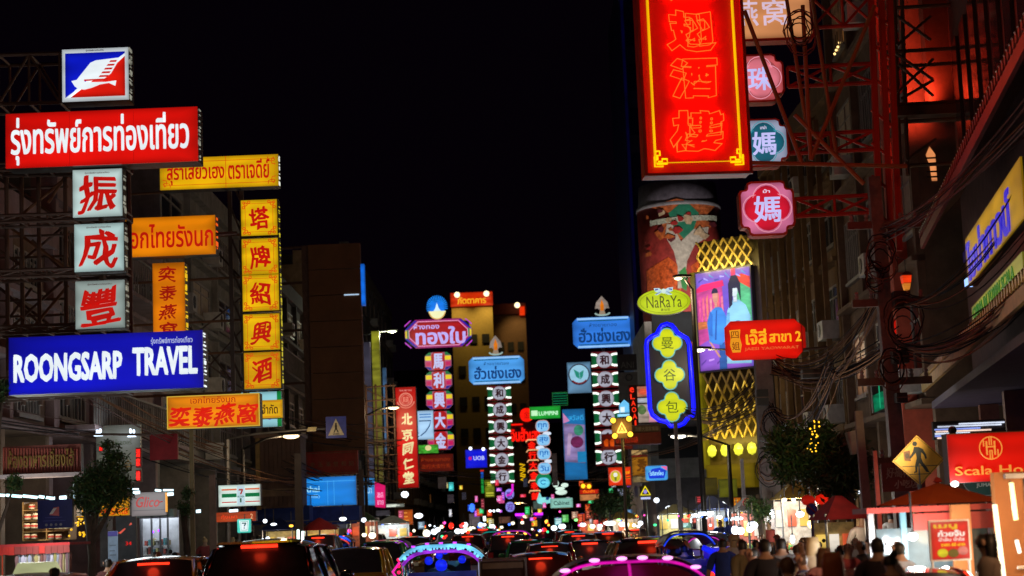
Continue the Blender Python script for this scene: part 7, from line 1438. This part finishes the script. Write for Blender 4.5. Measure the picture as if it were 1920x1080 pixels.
# ---------------------------------------------------------------- food stalls
def stall(label, px, Y, wpx, topy, can, light, seed, tint=(1, .8, .55)):
    rr = random.Random(seed); x = GX(px, Y); k = K(Vector((x, Y, 1.7))); w = wpx * k / 2; h = HZ(px, topy, Y)
    t = thing('food_stall', label, 'stall', (x, Y, .13), 0, 'food stalls on the pavement'); h -= .13
    for a in (-1, 1):
        for b in (0, 1.2): MB().tube([(a * w * .95, b, 0), (a * w * .95, b, h)], .022, 6).build('post', GREYM, t)
    MB().loft([[(-w * 1.1, -.3, h - .1), (w * 1.1, -.3, h - .1), (w * 1.1, 1.6, h - .1), (-w * 1.1, 1.6, h - .1)], [(-w * .15, .5, h + .3), (w * .15, .5, h + .3), (w * .15, .8, h + .3), (-w * .15, .8, h + .3)]]).build('canopy', can, t)
    MB().box(-w, 0, .75, w, 1.1, .85).build('table_top', mat('steel_top', (.4, .4, .4), .3, .7), t); MB().box(-w, .05, 0, w, 1.05, .74).build('cabinet', mat('stall_cab_%d' % (seed % 3), ((.4, .08, .05), (.45, .45, .42), (.1, .2, .3))[seed % 3], .5), t)
    MB().box(-w, 1.15, .9, w, 1.2, h - .15).build('back_board', mat('back_%d' % (seed % 3), ((.5, .4, .15), (.45, .45, .45), (.4, .1, .06))[seed % 3], .6, 0, .5, 6), t)
    n = int(w * 2 / .16)
    for i in range(n):
        for j in range(3):
            c = ((.6, .45, .1), (.6, .12, .05), (.5, .5, .48), (.1, .35, .1), (.5, .25, .1))[rr.randrange(5)]; hh = rr.uniform(.06, .2); xx = -w + .08 + i * .16; y = .15 + .3 * j
            MB().lathe([(.01, 0), (.045, 0), (.06, hh * .6), (.05, hh), (.01, hh)], (xx, y, .852 + .0), 8).build('bowl' if rr.random() < .5 else 'jar', mat('ware_%d' % int(c[0] * 100), c, .4), t, True)
    for i in range(3): MB().box(-w + (i + .1) * w * .66, 1.1, h - .75, -w + (i + .8) * w * .66, 1.145, h - .35).build('menu_card', L(((230, 190, 80), (235, 225, 210), (225, 90, 50))[(i + seed) % 3], .8, .5), t)
    if light: lamp('stall_light', 'POINT', (0, .1, h - .25), light * .6, tint, .12, t)
    return t
RC = mat('red_canvas', (.35, .02, .025), .8); GCV = mat('green_canvas', (.03, .15, .06), .8); BCV = mat('blue_awning', (.015, .04, .22), .8); WCV = mat('white_canvas', (.5, .5, .48), .8); YCV = mat('yellow_canvas', (.5, .33, .05), .8)
for a in (('bright warm stall with yellow goods under the green trees', 1500, 42, 70, 926, YCV, 140, 1), ('white lit stall beside the thick dark pole', 1412, 46, 60, 950, WCV, 90, 2, (1, 1, .95)), ('dim stall with a dark red canopy past the pale post', 1585, 30, 78, 962, RC, 10, 3), ('stall with a pale blue canopy by the tuk-tuks', 1340, 56, 56, 948, BCV, 90, 4, (.9, 1, 1)), ('green topped stall between the pole and bright stall', 1452, 52, 50, 940, GCV, 80, 5),
          ('white lamp stall beneath the orange emblem board', 1270, 78, 60, 958, WCV, 160, 6, (.9, 1, 1)), ('small far stall with yellow canopy past the coach', 1170, 95, 60, 968, YCV, 110, 7), ('far stall under the mushroom light', 1110, 110, 50, 972, RC, 90, 8), ('red topped kerb stall before the blue shop', 600, 72, 60, 985, RC, 60, 9), ('white lamp stall below the red pharmacy board', 735, 92, 60, 978, WCV, 160, 10, (.9, 1, 1)), ('grey topped stall under the pink board', 680, 80, 50, 972, GCV, 60, 11), ('low stall at the foot of the striped store', 520, 62, 60, 988, BCV, 40, 12)): stall(*a)
# lanterns and no-parking disc
for i, (cx, cy) in enumerate(((1515, 938), (1541, 936))):
    s = Sign('paper_lantern', ['darker round red paper lantern beside the bright stall', 'brighter round red paper lantern beside the bright stall'][i], 'lantern', cx, cy, 36); r = 13 * s.k
    MB().lathe([(.3 * r, -.75 * r)] + [(r * math.cos(R(a)) * (1 + .03 * (a // 10 % 2)), .78 * r * math.sin(R(a))) for a in range(-70, 71, 10)] + [(.3 * r, .75 * r)], n=18).build('shade', glow((215, 28, 10) if i else (150, 18, 8), 1, .3, 4), s.root, True)
    MB().lathe([(.3 * r, .76 * r), (.3 * r, .9 * r), (.01, .9 * r)], n=12).build('cap', mat('gilt_cap', (.5, .33, .08), .4, .5), s.root); MB().tube([(0, 0, -.8 * r), (0, 0, -1.6 * r)], [.03, .05], 6).build('tassel', RED_D, s.root); MB().tube([(0, 0, .9 * r), (0, 0, 2.5 * r)], .01, 4).build('cord', DARK, s.root)
s = Sign('no_parking_sign', 'blue no parking disc with a red diagonal under the paper lanterns', 'road sign', 1522, 955, 34); s.disc('plate', 0, 0, 11, 12, -.02, 0, mat('sign_red', (.5, .03, .03), .4)); s.disc('blue_face', 0, 0, 9, 10, .001, .006, mat('sign_blue', (.05, .08, .5), .4)); s.tube('bar', [(-7, 7), (7, -7)], 1.2, .01, mat('sign_red', (.5, .03, .03), .4)); MB().tube([(0, .03, 0), (0, .03, -s.p.z + .13)], .03, 8).build('post', GREYM, s.root)
s = Sign('no_turn_sign', 'round no turn sign low on a bracket beside the thick pole', 'road sign', 1402, 943, 46); s.disc('plate', 0, 0, 10, 10, -.02, 0, mat('sign_cream', (.75, .7, .5), .5)); s.tube('rim', ell2(0, 0, 8.5, 8.5, 18), 1.3, .01, mat('sign_red', (.5, .03, .03), .4), None, True); s.tube('bar', [(-6, 6), (6, -6)], 1, .01, mat('sign_red', (.5, .03, .03), .4)); s.tube('arrow', [(-3, -4), (-1, 2), (4, 2)], .9, .005, BLACK); MB().tube([(0, .03, 0), (0, .03, -s.p.z + .13)], .03, 8).build('post', GREYM, s.root)
# market umbrella, menu board
def canvas(name, rgb):
    m = mat(name, rgb, .75, 0, .15, 5); nt = m.node_tree; b_ = nt.nodes['Principled BSDF']; out = nt.nodes['Material Output']
    tr = nt.nodes.new('ShaderNodeBsdfTranslucent'); tr.inputs[0].default_value = rgb + (1,); mxs = nt.nodes.new('ShaderNodeMixShader'); mxs.inputs[0].default_value = .5
    nt.links.new(b_.outputs[0], mxs.inputs[1]); nt.links.new(tr.outputs[0], mxs.inputs[2]); nt.links.new(mxs.outputs[0], out.inputs[0]); return m
s = Sign('market_umbrella', 'terracotta cloth umbrella over the food cart below the diamond sign', 'umbrella', 1760, 930, 21)
k = s.k; n = 8; ang = [R(360 * i / n + 22) for i in range(n)]
def up(r, z): return [(r * math.cos(a), r * math.sin(a) * .9, z) for a in ang]
MB().loft([up(120 * k, -14 * k), up(70 * k, 3 * k), up(30 * k, 16 * k), up(2 * k, 24 * k)]).build('canopy', canvas('terracotta_canvas', (.9, .2, .04)), s.root)
for i in range(n): MB().tube([(0, 0, 18 * k), (118 * k * math.cos(ang[i]), 118 * .9 * k * math.sin(ang[i]), -16 * k)], .012, 4).build('rib', GREYM, s.root)
MB().lathe([(3 * k, 24 * k), (9 * k, 27 * k), (6 * k, 32 * k), (1 * k, 36 * k)], n=10).build('finial', RED_D, s.root); MB().tube([(0, 0, 20 * k), (0, 0, -s.p.z + .13)], .03, 8).build('pole', GREYM, s.root)
s = Sign('menu_board', 'red illuminated menu board in a white frame with yellow dishes', 'sign', 1781, 1013, 17.5)
s.box('frame', -38, -38, 38, 38, -.05, .01, mat('white_frame', (.6, .58, .52), .5)); s.box('face', -35, -35, 35, 35, .011, .02, glow((200, 22, 12), 1, .25, 3))
s.text('heading', 'เมนู', -8, 25, 44, 10, .022, L((210, 170, 30)), bold=.03); s.text('heading', 'ก๋วยจั๊บ', 2, 13, 50, 12, .022, L((235, 225, 215)), bold=.03); s.text('lettering', 'น้ำข้น น้ำใส', 2, 2, 48, 7, .022, L((230, 200, 190)), bold=.02); s.text('lettering', 'ราคา 60 บาท', 4, -8, 44, 6, .022, L((235, 200, 40)))
for u, v, c in ((-16, -23, (200, 190, 30)), (4, -24, (110, 90, 20)), (22, -20, (215, 120, 110))): s.disc('dish', u, v, 10, 8, .021, .028, glow(c, .9, .5, 9), None, 14)
s.box('leg', -36, -38, -33, -150, -.04, 0, mat('white_frame', (.6, .58, .52), .5)); s.box('leg', 33, -38, 36, -150, -.04, 0, mat('white_frame', (.6, .58, .52), .5))
lamp('board_light', 'POINT', (0, -.5, .3), 6, (1, .8, .6), .1, s.root)
# food cart below the umbrella
cx = GX(1745, 19.5); t = thing('food_cart', 'glass sided food cart with pale uprights under the terracotta umbrella', 'cart', (cx, 19.5, .13))
MB().box(-.65, 0, .35, .65, .8, .95).build('cabinet', mat('cart_steel', (.35, .36, .38), .35, .6), t); MB().box(-.6, .02, .96, .6, .05, 1.45).build('glass_front', mat('cart_glass', (.08, .11, .12), .1), t)
for a in (-.65, -.3, .3, .65): MB().box(a - .03, 0, .96, a + .03, .06, 1.62).build('upright', L((120, 190, 210), .7, .3) if a == -.3 else mat('cart_steel', (.35, .36, .38), .35, .6), t)
MB().box(-.7, -.05, 1.62, .7, .8, 1.68).build('shelf_top', mat('cart_red', (.4, .03, .02), .5), t); MB().box(-.2, -.03, 1.42, .68, -.005, 1.6).build('red_panel', mat('cart_red', (.4, .03, .02), .5), t)
for a in (-.5, .5): MB().lathe([(.05, -.03), (.2, -.03), (.2, .03), (.05, .03)], n=14).build('wheel', TYRE, t, False, Matrix.Translation((a, -.04, .21)) @ Matrix.Rotation(R(90), 4, 'X'))
for i in range(8): MB().lathe([(.01, 0), (.05, 0), (.05, .14), (.03, .17), (.03, .2)], (-.5 + .14 * i, .4, .952), 8).build('bottle', mat('bottle_%d' % (i % 3), ((.3, .05, .03), (.5, .5, .45), (.05, .2, .08))[i % 3], .3), t, True)
# lit doorway wall at the right edge
wx = GX(1868, 19); t = thing('orange_doorway', 'orange painted doorway wall with fretwork rail at the right edge', 'wall', (wx, 19, .13))
OW = mat('orange_wall', (.38, .13, .03), .6, 0, .15)
MB().box(.0, 0, 0, 2.2, .15, 2.0).build('wall', OW, t); MB().box(-.4, .3, 0, -.2, .4, 1.68).build('door_panel', OW, t)
MB().box(.28, -.03, .95, 2.2, -.005, 1.35).build('window', mat('door_window', (.3, .3, .32), .2), t); MB().box(.3, -.03, 1.5, 1.9, -.005, 1.92).build('window', GLASSD, t)
fr_ = MB()
for i in range(6): fr_.tube([(.22 + .14 * i, -.1, .55), (.2 + .14 * i, -.1, .9), (.29 + .14 * i, -.1, .96), (.29 + .14 * i, -.1, .55)], .012, 5)
fr_.build('fretwork', mat('white_fret', (.7, .6, .5), .5), t); MB().tube([(.15, -.1, 1.0), (1.4, -.1, 1.0)], .02, 6).build('rail', mat('white_fret', (.7, .6, .5), .5), t); MB().tube([(.15, -.1, .55), (1.4, -.1, .55)], .02, 6).build('rail', mat('white_fret', (.7, .6, .5), .5), t)
MB().box(.1, -.08, 1.93, 1.9, -.01, 1.98).build('ledge', mat('cart_steel', (.35, .36, .38), .35, .6), t)
lamp('door_light', 'POINT', (.5, -.7, 1.7), 16, (1, .6, .3), .15, t); lamp('door_light', 'POINT', (-.4, -.5, 1.4), 10, (1, .7, .4), .15, t)
s = Sign('streaked_window', 'window with pale reflections painted as glowing streaks above the hostel board', 'window', 1818, 806, 27)
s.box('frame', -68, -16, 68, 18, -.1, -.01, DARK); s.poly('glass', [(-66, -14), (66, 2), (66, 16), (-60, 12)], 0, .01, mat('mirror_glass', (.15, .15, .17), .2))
for i, (u0, u1, v) in enumerate(((-60, 60, 8), (-66, 20, 3), (-64, 40, -1), (-66, 0, -5), (-66, -10, -9), (-62, -30, -13), (-20, 66, 12))): s.box('painted_reflection', u0, v - 1.6, u1, v + 1.2, .011, .02, L(((225, 235, 255), (150, 170, 255), (255, 220, 200))[i % 3], 1.2, .5))  # glowing bars painted in as reflections on the glass
s = Sign('dim_signboard', 'dark red board of pale brushed characters behind the diamond sign', 'sign', 1692, 893, 33); s.box('face', -38, -28, 42, 26, -.1, 0, mat('maroon_fascia', (.22, .045, .03), .55)); brush(s, 'characters', '好福林記', 0, 8, 60, 20, .001, mat('pale_letter', (.45, .35, .25), .6), bold=.03); brush(s, 'characters', '小吃店', 6, -14, 44, 16, .001, mat('pale_letter', (.45, .35, .25), .6), bold=.03)
for px, py, r in ((1640, 762, 0), ): pass
# ---------------------------------------------------------------- utility poles, cable boxes and cables
CON = mat('concrete', (.2, .16, .14), .85, 0, .3, 5, .2)
def pole(label, px, Y, top, w0, lean=0, m=CON, base=.13):
    x = GX(px, Y); z = HZ(px, top, Y); t = thing('utility_pole', label, 'pole', (x, Y, base)); lx = lean * K(Vector((x, Y, 3)))
    q = w0 * K(Vector((x, Y, 3))) / 2; MB().loft([[(a * f * q + dx, b * f * q, zz) for a, b in ((-1, -1), (1, -1), (1, 1), (-1, 1))] for f, zz, dx in ((1.15, 0, 0), (1, z * .5, lx * .5), (.85, z - base, lx))]).build('shaft', m, t)
    return t, x, z
pt, pxx, pz = pole('thick dark utility pole with tangled cables beside the near house', 1694, 36, 330, 26, -14)
for i in range(4): MB().box(-.75, -.06, pz - 1.2 - i * 1.6, .75, .06, pz - 1.05 - i * 1.6).build('crossarm', STEEL, pt)
for i in range(4):
    for a in (-.65, -.35, .35, .65): MB().lathe([(.03, 0), (.05, .04), (.03, .08), (.05, .12), (.02, .16)], (a, 0, pz - 1.045 - i * 1.6), 8).build('insulator', mat('porcelain', (.35, .3, .28), .3), pt)
pt2, _, pz2 = pole('dark utility pole wrapped in cables in front of the lattice building', 1447, 47, 640, 34)
pole('lighter concrete pole in front of the street trees', 1628, 33, 770, 16, -6, mat('worn_concrete', (.28, .2, .15), .85)); pole('thin red painted post below the diamond sign', 1648, 25, 845, 8, 0, mat('red_painted_steel', (.62, .06, .02), .5, .1)); pole('pale steel post before the lattice building foot', 1397, 52, 860, 7, 0, WHITEP)
pole('grey pink concrete post beside the white shopfront', 400, 33, 890, 12, 0, mat('worn_concrete', (.28, .2, .15), .85)); pole('dark pole between the kiosk box and thai board', 562, 58, 850, 14, 0, mat('dark_pole', (.05, .04, .04), .8)); pole('dark pole between the thai board and pink boards', 680, 72, 880, 10); pole('grey post before the white lamp stall', 1276, 55, 790, 8, 0, GREYM)
pole('pale steel mast under the orange bird nest board', 362, 40, 800, 8, 0, mat('ochre_beam', (.22, .15, .05), .6))
s = Sign('cable_box', 'pale grey cable box tilted on the utility pole by the street trees', 'cable box', 1601, 828, 35); s.poly('box', [(-12, 18), (8, 22), (12, -22), (-4, -24)], -.25, 0, mat('pale_box', (.42, .4, .32), .6)); s.poly('lid', [(-10, 15), (7, 19), (10, -19), (-3, -21)], .001, .02, mat('pale_box', (.42, .4, .32), .6)); s.box('bracket', -16, -4, 16, 0, -.3, -.26, STEEL)
for i, (px, py, Y, w_, h_) in enumerate(((1655, 470, 36, 16, 34), (1688, 560, 35.4, 22, 30), (1690, 668, 35.4, 30, 24), (1530, 700, 40, 50, 16), (1430, 745, 46, 22, 30), (1692, 745, 35.4, 20, 18))):
    s = Sign('splice_box', ['black splice case at the top of the near utility pole', 'dark meter case under the street lantern', 'broad dark transformer case low on the near utility pole', 'long dark cable drum hanging mid span', 'dark case on the pole before the lattice building', 'small dark case below the transformer case'][i], 'cable box', px, py, Y)
    s.box('case', -w_ / 2, -h_ / 2, w_ / 2, h_ / 2, -.3, 0, mat('cable_black', (.03, .028, .028), .5)); s.box('cover', -w_ / 2 + 2, -h_ / 2 + 2, w_ / 2 - 2, h_ / 2 - 2, .001, .03, mat('cable_black', (.03, .028, .028), .5)); s.box('bracket', -w_ / 2 - 3, -1, w_ / 2 + 3, 1, .03, .05, STEEL)
CAB = [mat('cable_%d' % i, c, .95) for i, c in enumerate(((.16, .1, .09), (.03, .025, .025), (.26, .13, .07), (.015, .012, .015)))]
for m_ in CAB: m_.node_tree.nodes['Principled BSDF'].inputs['Specular IOR Level'].default_value = .12
def cables(label, A, B, n, sag, spread, r=.012, seed=1, group='bundles of overhead cable'):
    """A, B = (px, py, Y); a loose bundle of n cables"""
    rr = random.Random(seed); a = P(*A); b = P(*B); t = thing('cable_bundle', label, 'cables', a, 0, group)
    for i in range(int(n * 1.5)):
        da = Vector((rr.gauss(0, spread * .5), rr.gauss(0, spread * .5), rr.gauss(0, spread))); db = Vector((rr.gauss(0, spread * .3), rr.gauss(0, spread * .3), rr.gauss(0, spread * .6))); sg = sag * rr.uniform(.6, 1.35)
        pts = []
        for j in range(13):
            u = j / 12; q = (a + da).lerp(b + db, u); q.z -= sg * 4 * u * (1 - u); pts.append(q - a)
        MB().tube(pts, r * rr.uniform(.6, 1.4), 4).build('cable', CAB[rr.randrange(4)], t)
cables('taut pale cables running from the top corner down to the near pole', (1960, 190, 22), (1652, 440, 36), 7, .25, .16, .011, 1)
cables('cables slanting from the eaves to the pole below the lantern', (1960, 330, 23), (1690, 560, 36), 6, .5, .2, .011, 2)
cables('thick violet tinged bundle passing under the yellow board', (1960, 500, 23), (1690, 650, 36), 16, .45, .14, .012, 3)
cables('drooping bundle from the near pole to the lattice building pole', (1660, 520, 36), (1440, 660, 47), 14, 1.2, .12, .012, 4)
cables('second drooping bundle between the two dark poles', (1680, 640, 36), (1445, 690, 47), 14, .5, .12, .012, 5)
cables('low looping cables beside the street trees', (1560, 690, 38), (1440, 760, 47), 10, .8, .15, .012, 6)
cables('cable loops leaving the lattice building pole', (1440, 690, 47), (1285, 770, 60), 10, .7, .16, .013, 7)
cables('cables crossing in front of the blue neon frame', (1440, 760, 47), (1200, 850, 82), 6, .3, .3, .013, 8)
cables('thin cables above the dim balconies behind the street tree', (-30, 790, 34), (330, 815, 50), 5, .15, .15, .012, 9)
cables('thin cables leading along the facades to the store sign', (250, 820, 42), (560, 905, 62), 7, .3, .25, .012, 10)
cables('dark cables hanging before the blue shop', (540, 880, 60), (700, 905, 80), 9, .25, .3, .014, 11)
cables('thin far cables across the pharmacy board', (560, 800, 62), (800, 830, 100), 8, .3, .5, .014, 12)
cables('far cables across the gold shop columns', (690, 880, 80), (1000, 900, 150), 6, .3, .6, .016, 13)
cables('far cables towards the food boards', (1200, 860, 85), (1010, 890, 140), 6, .5, .5, .016, 14)
cables('cables falling from the bird emblem scaffold to the balcony', (30, 640, 31), (420, 850, 44), 5, .2, .3, .01, 15)
for i, (px, py, Y, rr_) in enumerate(((1652, 485, 35.5, .3), (1640, 520, 35.6, .22), (1695, 610, 35.2, .34), (1672, 690, 35.2, .3), (1450, 800, 46, .35), (1440, 880, 46, .3), (1500, 60, 34.6, .3))):
    p = P(px, py, Y); t = thing('cable_coil', 'loose coil of black cable %s' % ['at the top of the near pole', 'just under the splice case', 'under the street lantern', 'below the transformer case', 'before the lattice building', 'low before the lattice building', 'by the peach box'][i], 'cables', p)
    for j in range(6):
        q = random.Random(i * 9 + j); a = q.uniform(.6, 1.1); MB().tube([(rr_ * a * math.cos(u) + q.uniform(-.03, .03), .1 * math.sin(u + j), rr_ * a * 1.3 * math.sin(u) + .05 * j - .1) for u in [6.283 * z / 16 for z in range(16)]], .013, 4, True).build('cable', CAB[j % 4], t)
# ---------------------------------------------------------------- trees
LEAF = [mat('leaf_dark', (.025, .06, .015), .6, 0, .4, 5), mat('leaf_mid', (.05, .12, .025), .6, 0, .4, 5), mat('leaf_olive', (.1, .11, .03), .6, 0, .4, 5)]
def tree(label, px, Y, blobs, trunk_px, seed, n=2600, leaf=.07, name='street_tree'):
    rr = random.Random(seed); x = GX(trunk_px, Y); t = thing(name, label, 'tree', (x, Y, .13))
    k = K(Vector((x, Y, 3))); top = max(HZ(b[0], b[1], Y) for b in blobs)
    MB().tube([(0, 0, 0), (.05, 0, 1.4), (-.03, 0, 2.2), ((blobs[0][0] - trunk_px) * k * .7, 0, HZ(blobs[0][0], blobs[0][1], Y) - .1)], [.09, .075, .06, .03], 8).build('trunk', mat('bark', (.1, .07, .05), .9, 0, .3, 8, .3), t, True)
    b = MB()
    for bx, by, br in blobs:
        c = P(bx, by, Y); c = c - Vector((x, Y, .13)); r = br * k
        MB().tube([(0, 0, min(2.0, c.z * .6)), (c.x * .5, c.y * .5, c.z * .8), tuple(c)], [.04, .03, .012], 5).build('limb', mat('bark', (.1, .07, .05), .9, 0, .3, 8, .3), t)
        m = int(n * br * br / sum(q[2] ** 2 for q in blobs))
        for i in range(m):
            d = Vector((rr.gauss(0, 1), rr.gauss(0, 1), rr.gauss(0, .85))).normalized() * (r * rr.uniform(.25, 1.12) * (1 + .22 * math.sin(7 * rr.random())))
            p = c + d; u = Vector((rr.gauss(0, 1), rr.gauss(0, 1), rr.gauss(-.4, .8))).normalized() * leaf * rr.uniform(.6, 1.5); v = u.cross(Vector((rr.gauss(0, 1), rr.gauss(0, 1), rr.gauss(0, 1)))).normalized() * leaf * rr.uniform(.2, .35)
            b.cur = rr.choice((0, 0, 1, 1, 2)); b.add([p - u, p + v, p + u, p - v], [(0, 1, 2, 3)])
    o = b.build('crown', LEAF, t); o['kind'] = 'stuff'
    return t
tree('dark clipped street tree in front of the white wall board', 190, 33, [(190, 928, 46), (207, 888, 34), (168, 925, 34), (232, 905, 16), (150, 905, 12), (180, 900, 32), (215, 855, 22), (165, 935, 28), (222, 925, 24), (200, 835, 12)], 168, 1, 7000, .055)
tree('wide dark street tree in front of the bright warm stall', 1540, 36, [(1545, 870, 56), (1495, 850, 50), (1585, 880, 50), (1470, 830, 34), (1530, 820, 34), (1480, 880, 30), (1600, 840, 26), (1560, 915, 26)], 1598, 2, 11000, .08)
tree('small leafy tree by the thick pole foot', 1425, 44, [(1425, 960, 22), (1412, 945, 14)], 1425, 3, 1200, .06)
tree('bushy dark tree in the far street below the orange emblem board', 1140, 90, [(1140, 945, 26), (1165, 935, 22), (1120, 955, 18)], 1145, 4, 2200, .1)
tree('thin pot grown tree near the drink board', 345, 40, [(345, 955, 16), (352, 925, 12)], 347, 5, 900, .05)
tree('leafy branches at the left frame edge over the balcony', 2, 30, [(8, 725, 14), (0, 745, 12), (28, 905, 16)], -14, 6, 900, .05)
fl = thing('fairy_lights', 'string of tiny amber lights in the wide dark street tree', 'string lights', P(1527, 815, 35))
rr = random.Random(4)
for i in range(24):
    q = P(1526 + rr.gauss(0, 6), 788 + i * 2.6 + rr.gauss(0, 2), 34.4) - fl.location; MB().ell(tuple(q), rr.uniform(.01, .022), 6, 4).build('fairy_bulb', L((255, 190, 40), 2, 0), fl)
fl = thing('fairy_lights', 'warm yellow sparkle of lights below the clipped street tree', 'string lights', P(160, 985, 33.4))
for i in range(26):
    q = P(150 + rr.gauss(0, 8), 972 + rr.uniform(0, 34), 33.4) - fl.location; MB().ell(tuple(q), rr.uniform(.012, .026), 6, 4).build('fairy_bulb', L((240, 180, 30), 1.4, 0), fl)
for px, py in ((1574, 80), (1571, 88), (1568, 94), (1565, 101)):
    bulb(px, py, 50, 2.4, (255, 210, 130), 'small amber bulb in the slanting row of four on the dark upper house', 'four amber bulbs in a slanting row', 2.2)
# barred lit window high on the near house
s = Sign('lit_window', 'small barred window glowing peach beyond the dark scaffold', 'window', 1747, 310, 41); s.box('frame', -12, -40, 10, 40, -.1, 0, DARK); s.poly('pane', [(-10, 20), (-2, 36), (8, 20), (8, -30), (-2, -30), (-4, 0)], .001, .02, glow((240, 150, 90), 1, .3)); s.boxes('bar', [(-12, v, 10, v + 3) for v in (12, -2, -14, -24)], .03, .05, DARK)
# ---------------------------------------------------------------- tell look-alikes apart by where they stand in their row
_by = {}
for o in SC.objects:
    if o.parent is None and o.get('label') and o.get('group'): _by.setdefault(o['label'], []).append(o)
_ord = ['leftmost', 'second', 'third', 'fourth', 'fifth', 'sixth', 'seventh', 'eighth', 'ninth', 'tenth', 'eleventh', 'twelfth', 'thirteenth', 'fourteenth', 'fifteenth', 'sixteenth', 'seventeenth', 'eighteenth', 'nineteenth', 'twentieth']
bpy.context.view_layer.update()
for lb, os_ in _by.items():
    if len(os_) < 2: continue
    os_.sort(key=lambda o: o.matrix_world.translation.x / max(1, o.matrix_world.translation.y))
    for i, o in enumerate(os_):
        w = _ord[i] if i < 20 else '%s past twentieth' % _ord[i - 20]
        s_ = ('%s %s' % (w, lb)) if i == 0 else '%s from left, %s' % (w, lb)
        o['label'] = ' '.join(s_.split()[:16])
print('TRIS', sum(len(m.loop_triangles) for m in bpy.data.meshes if not m.calc_loop_triangles()))
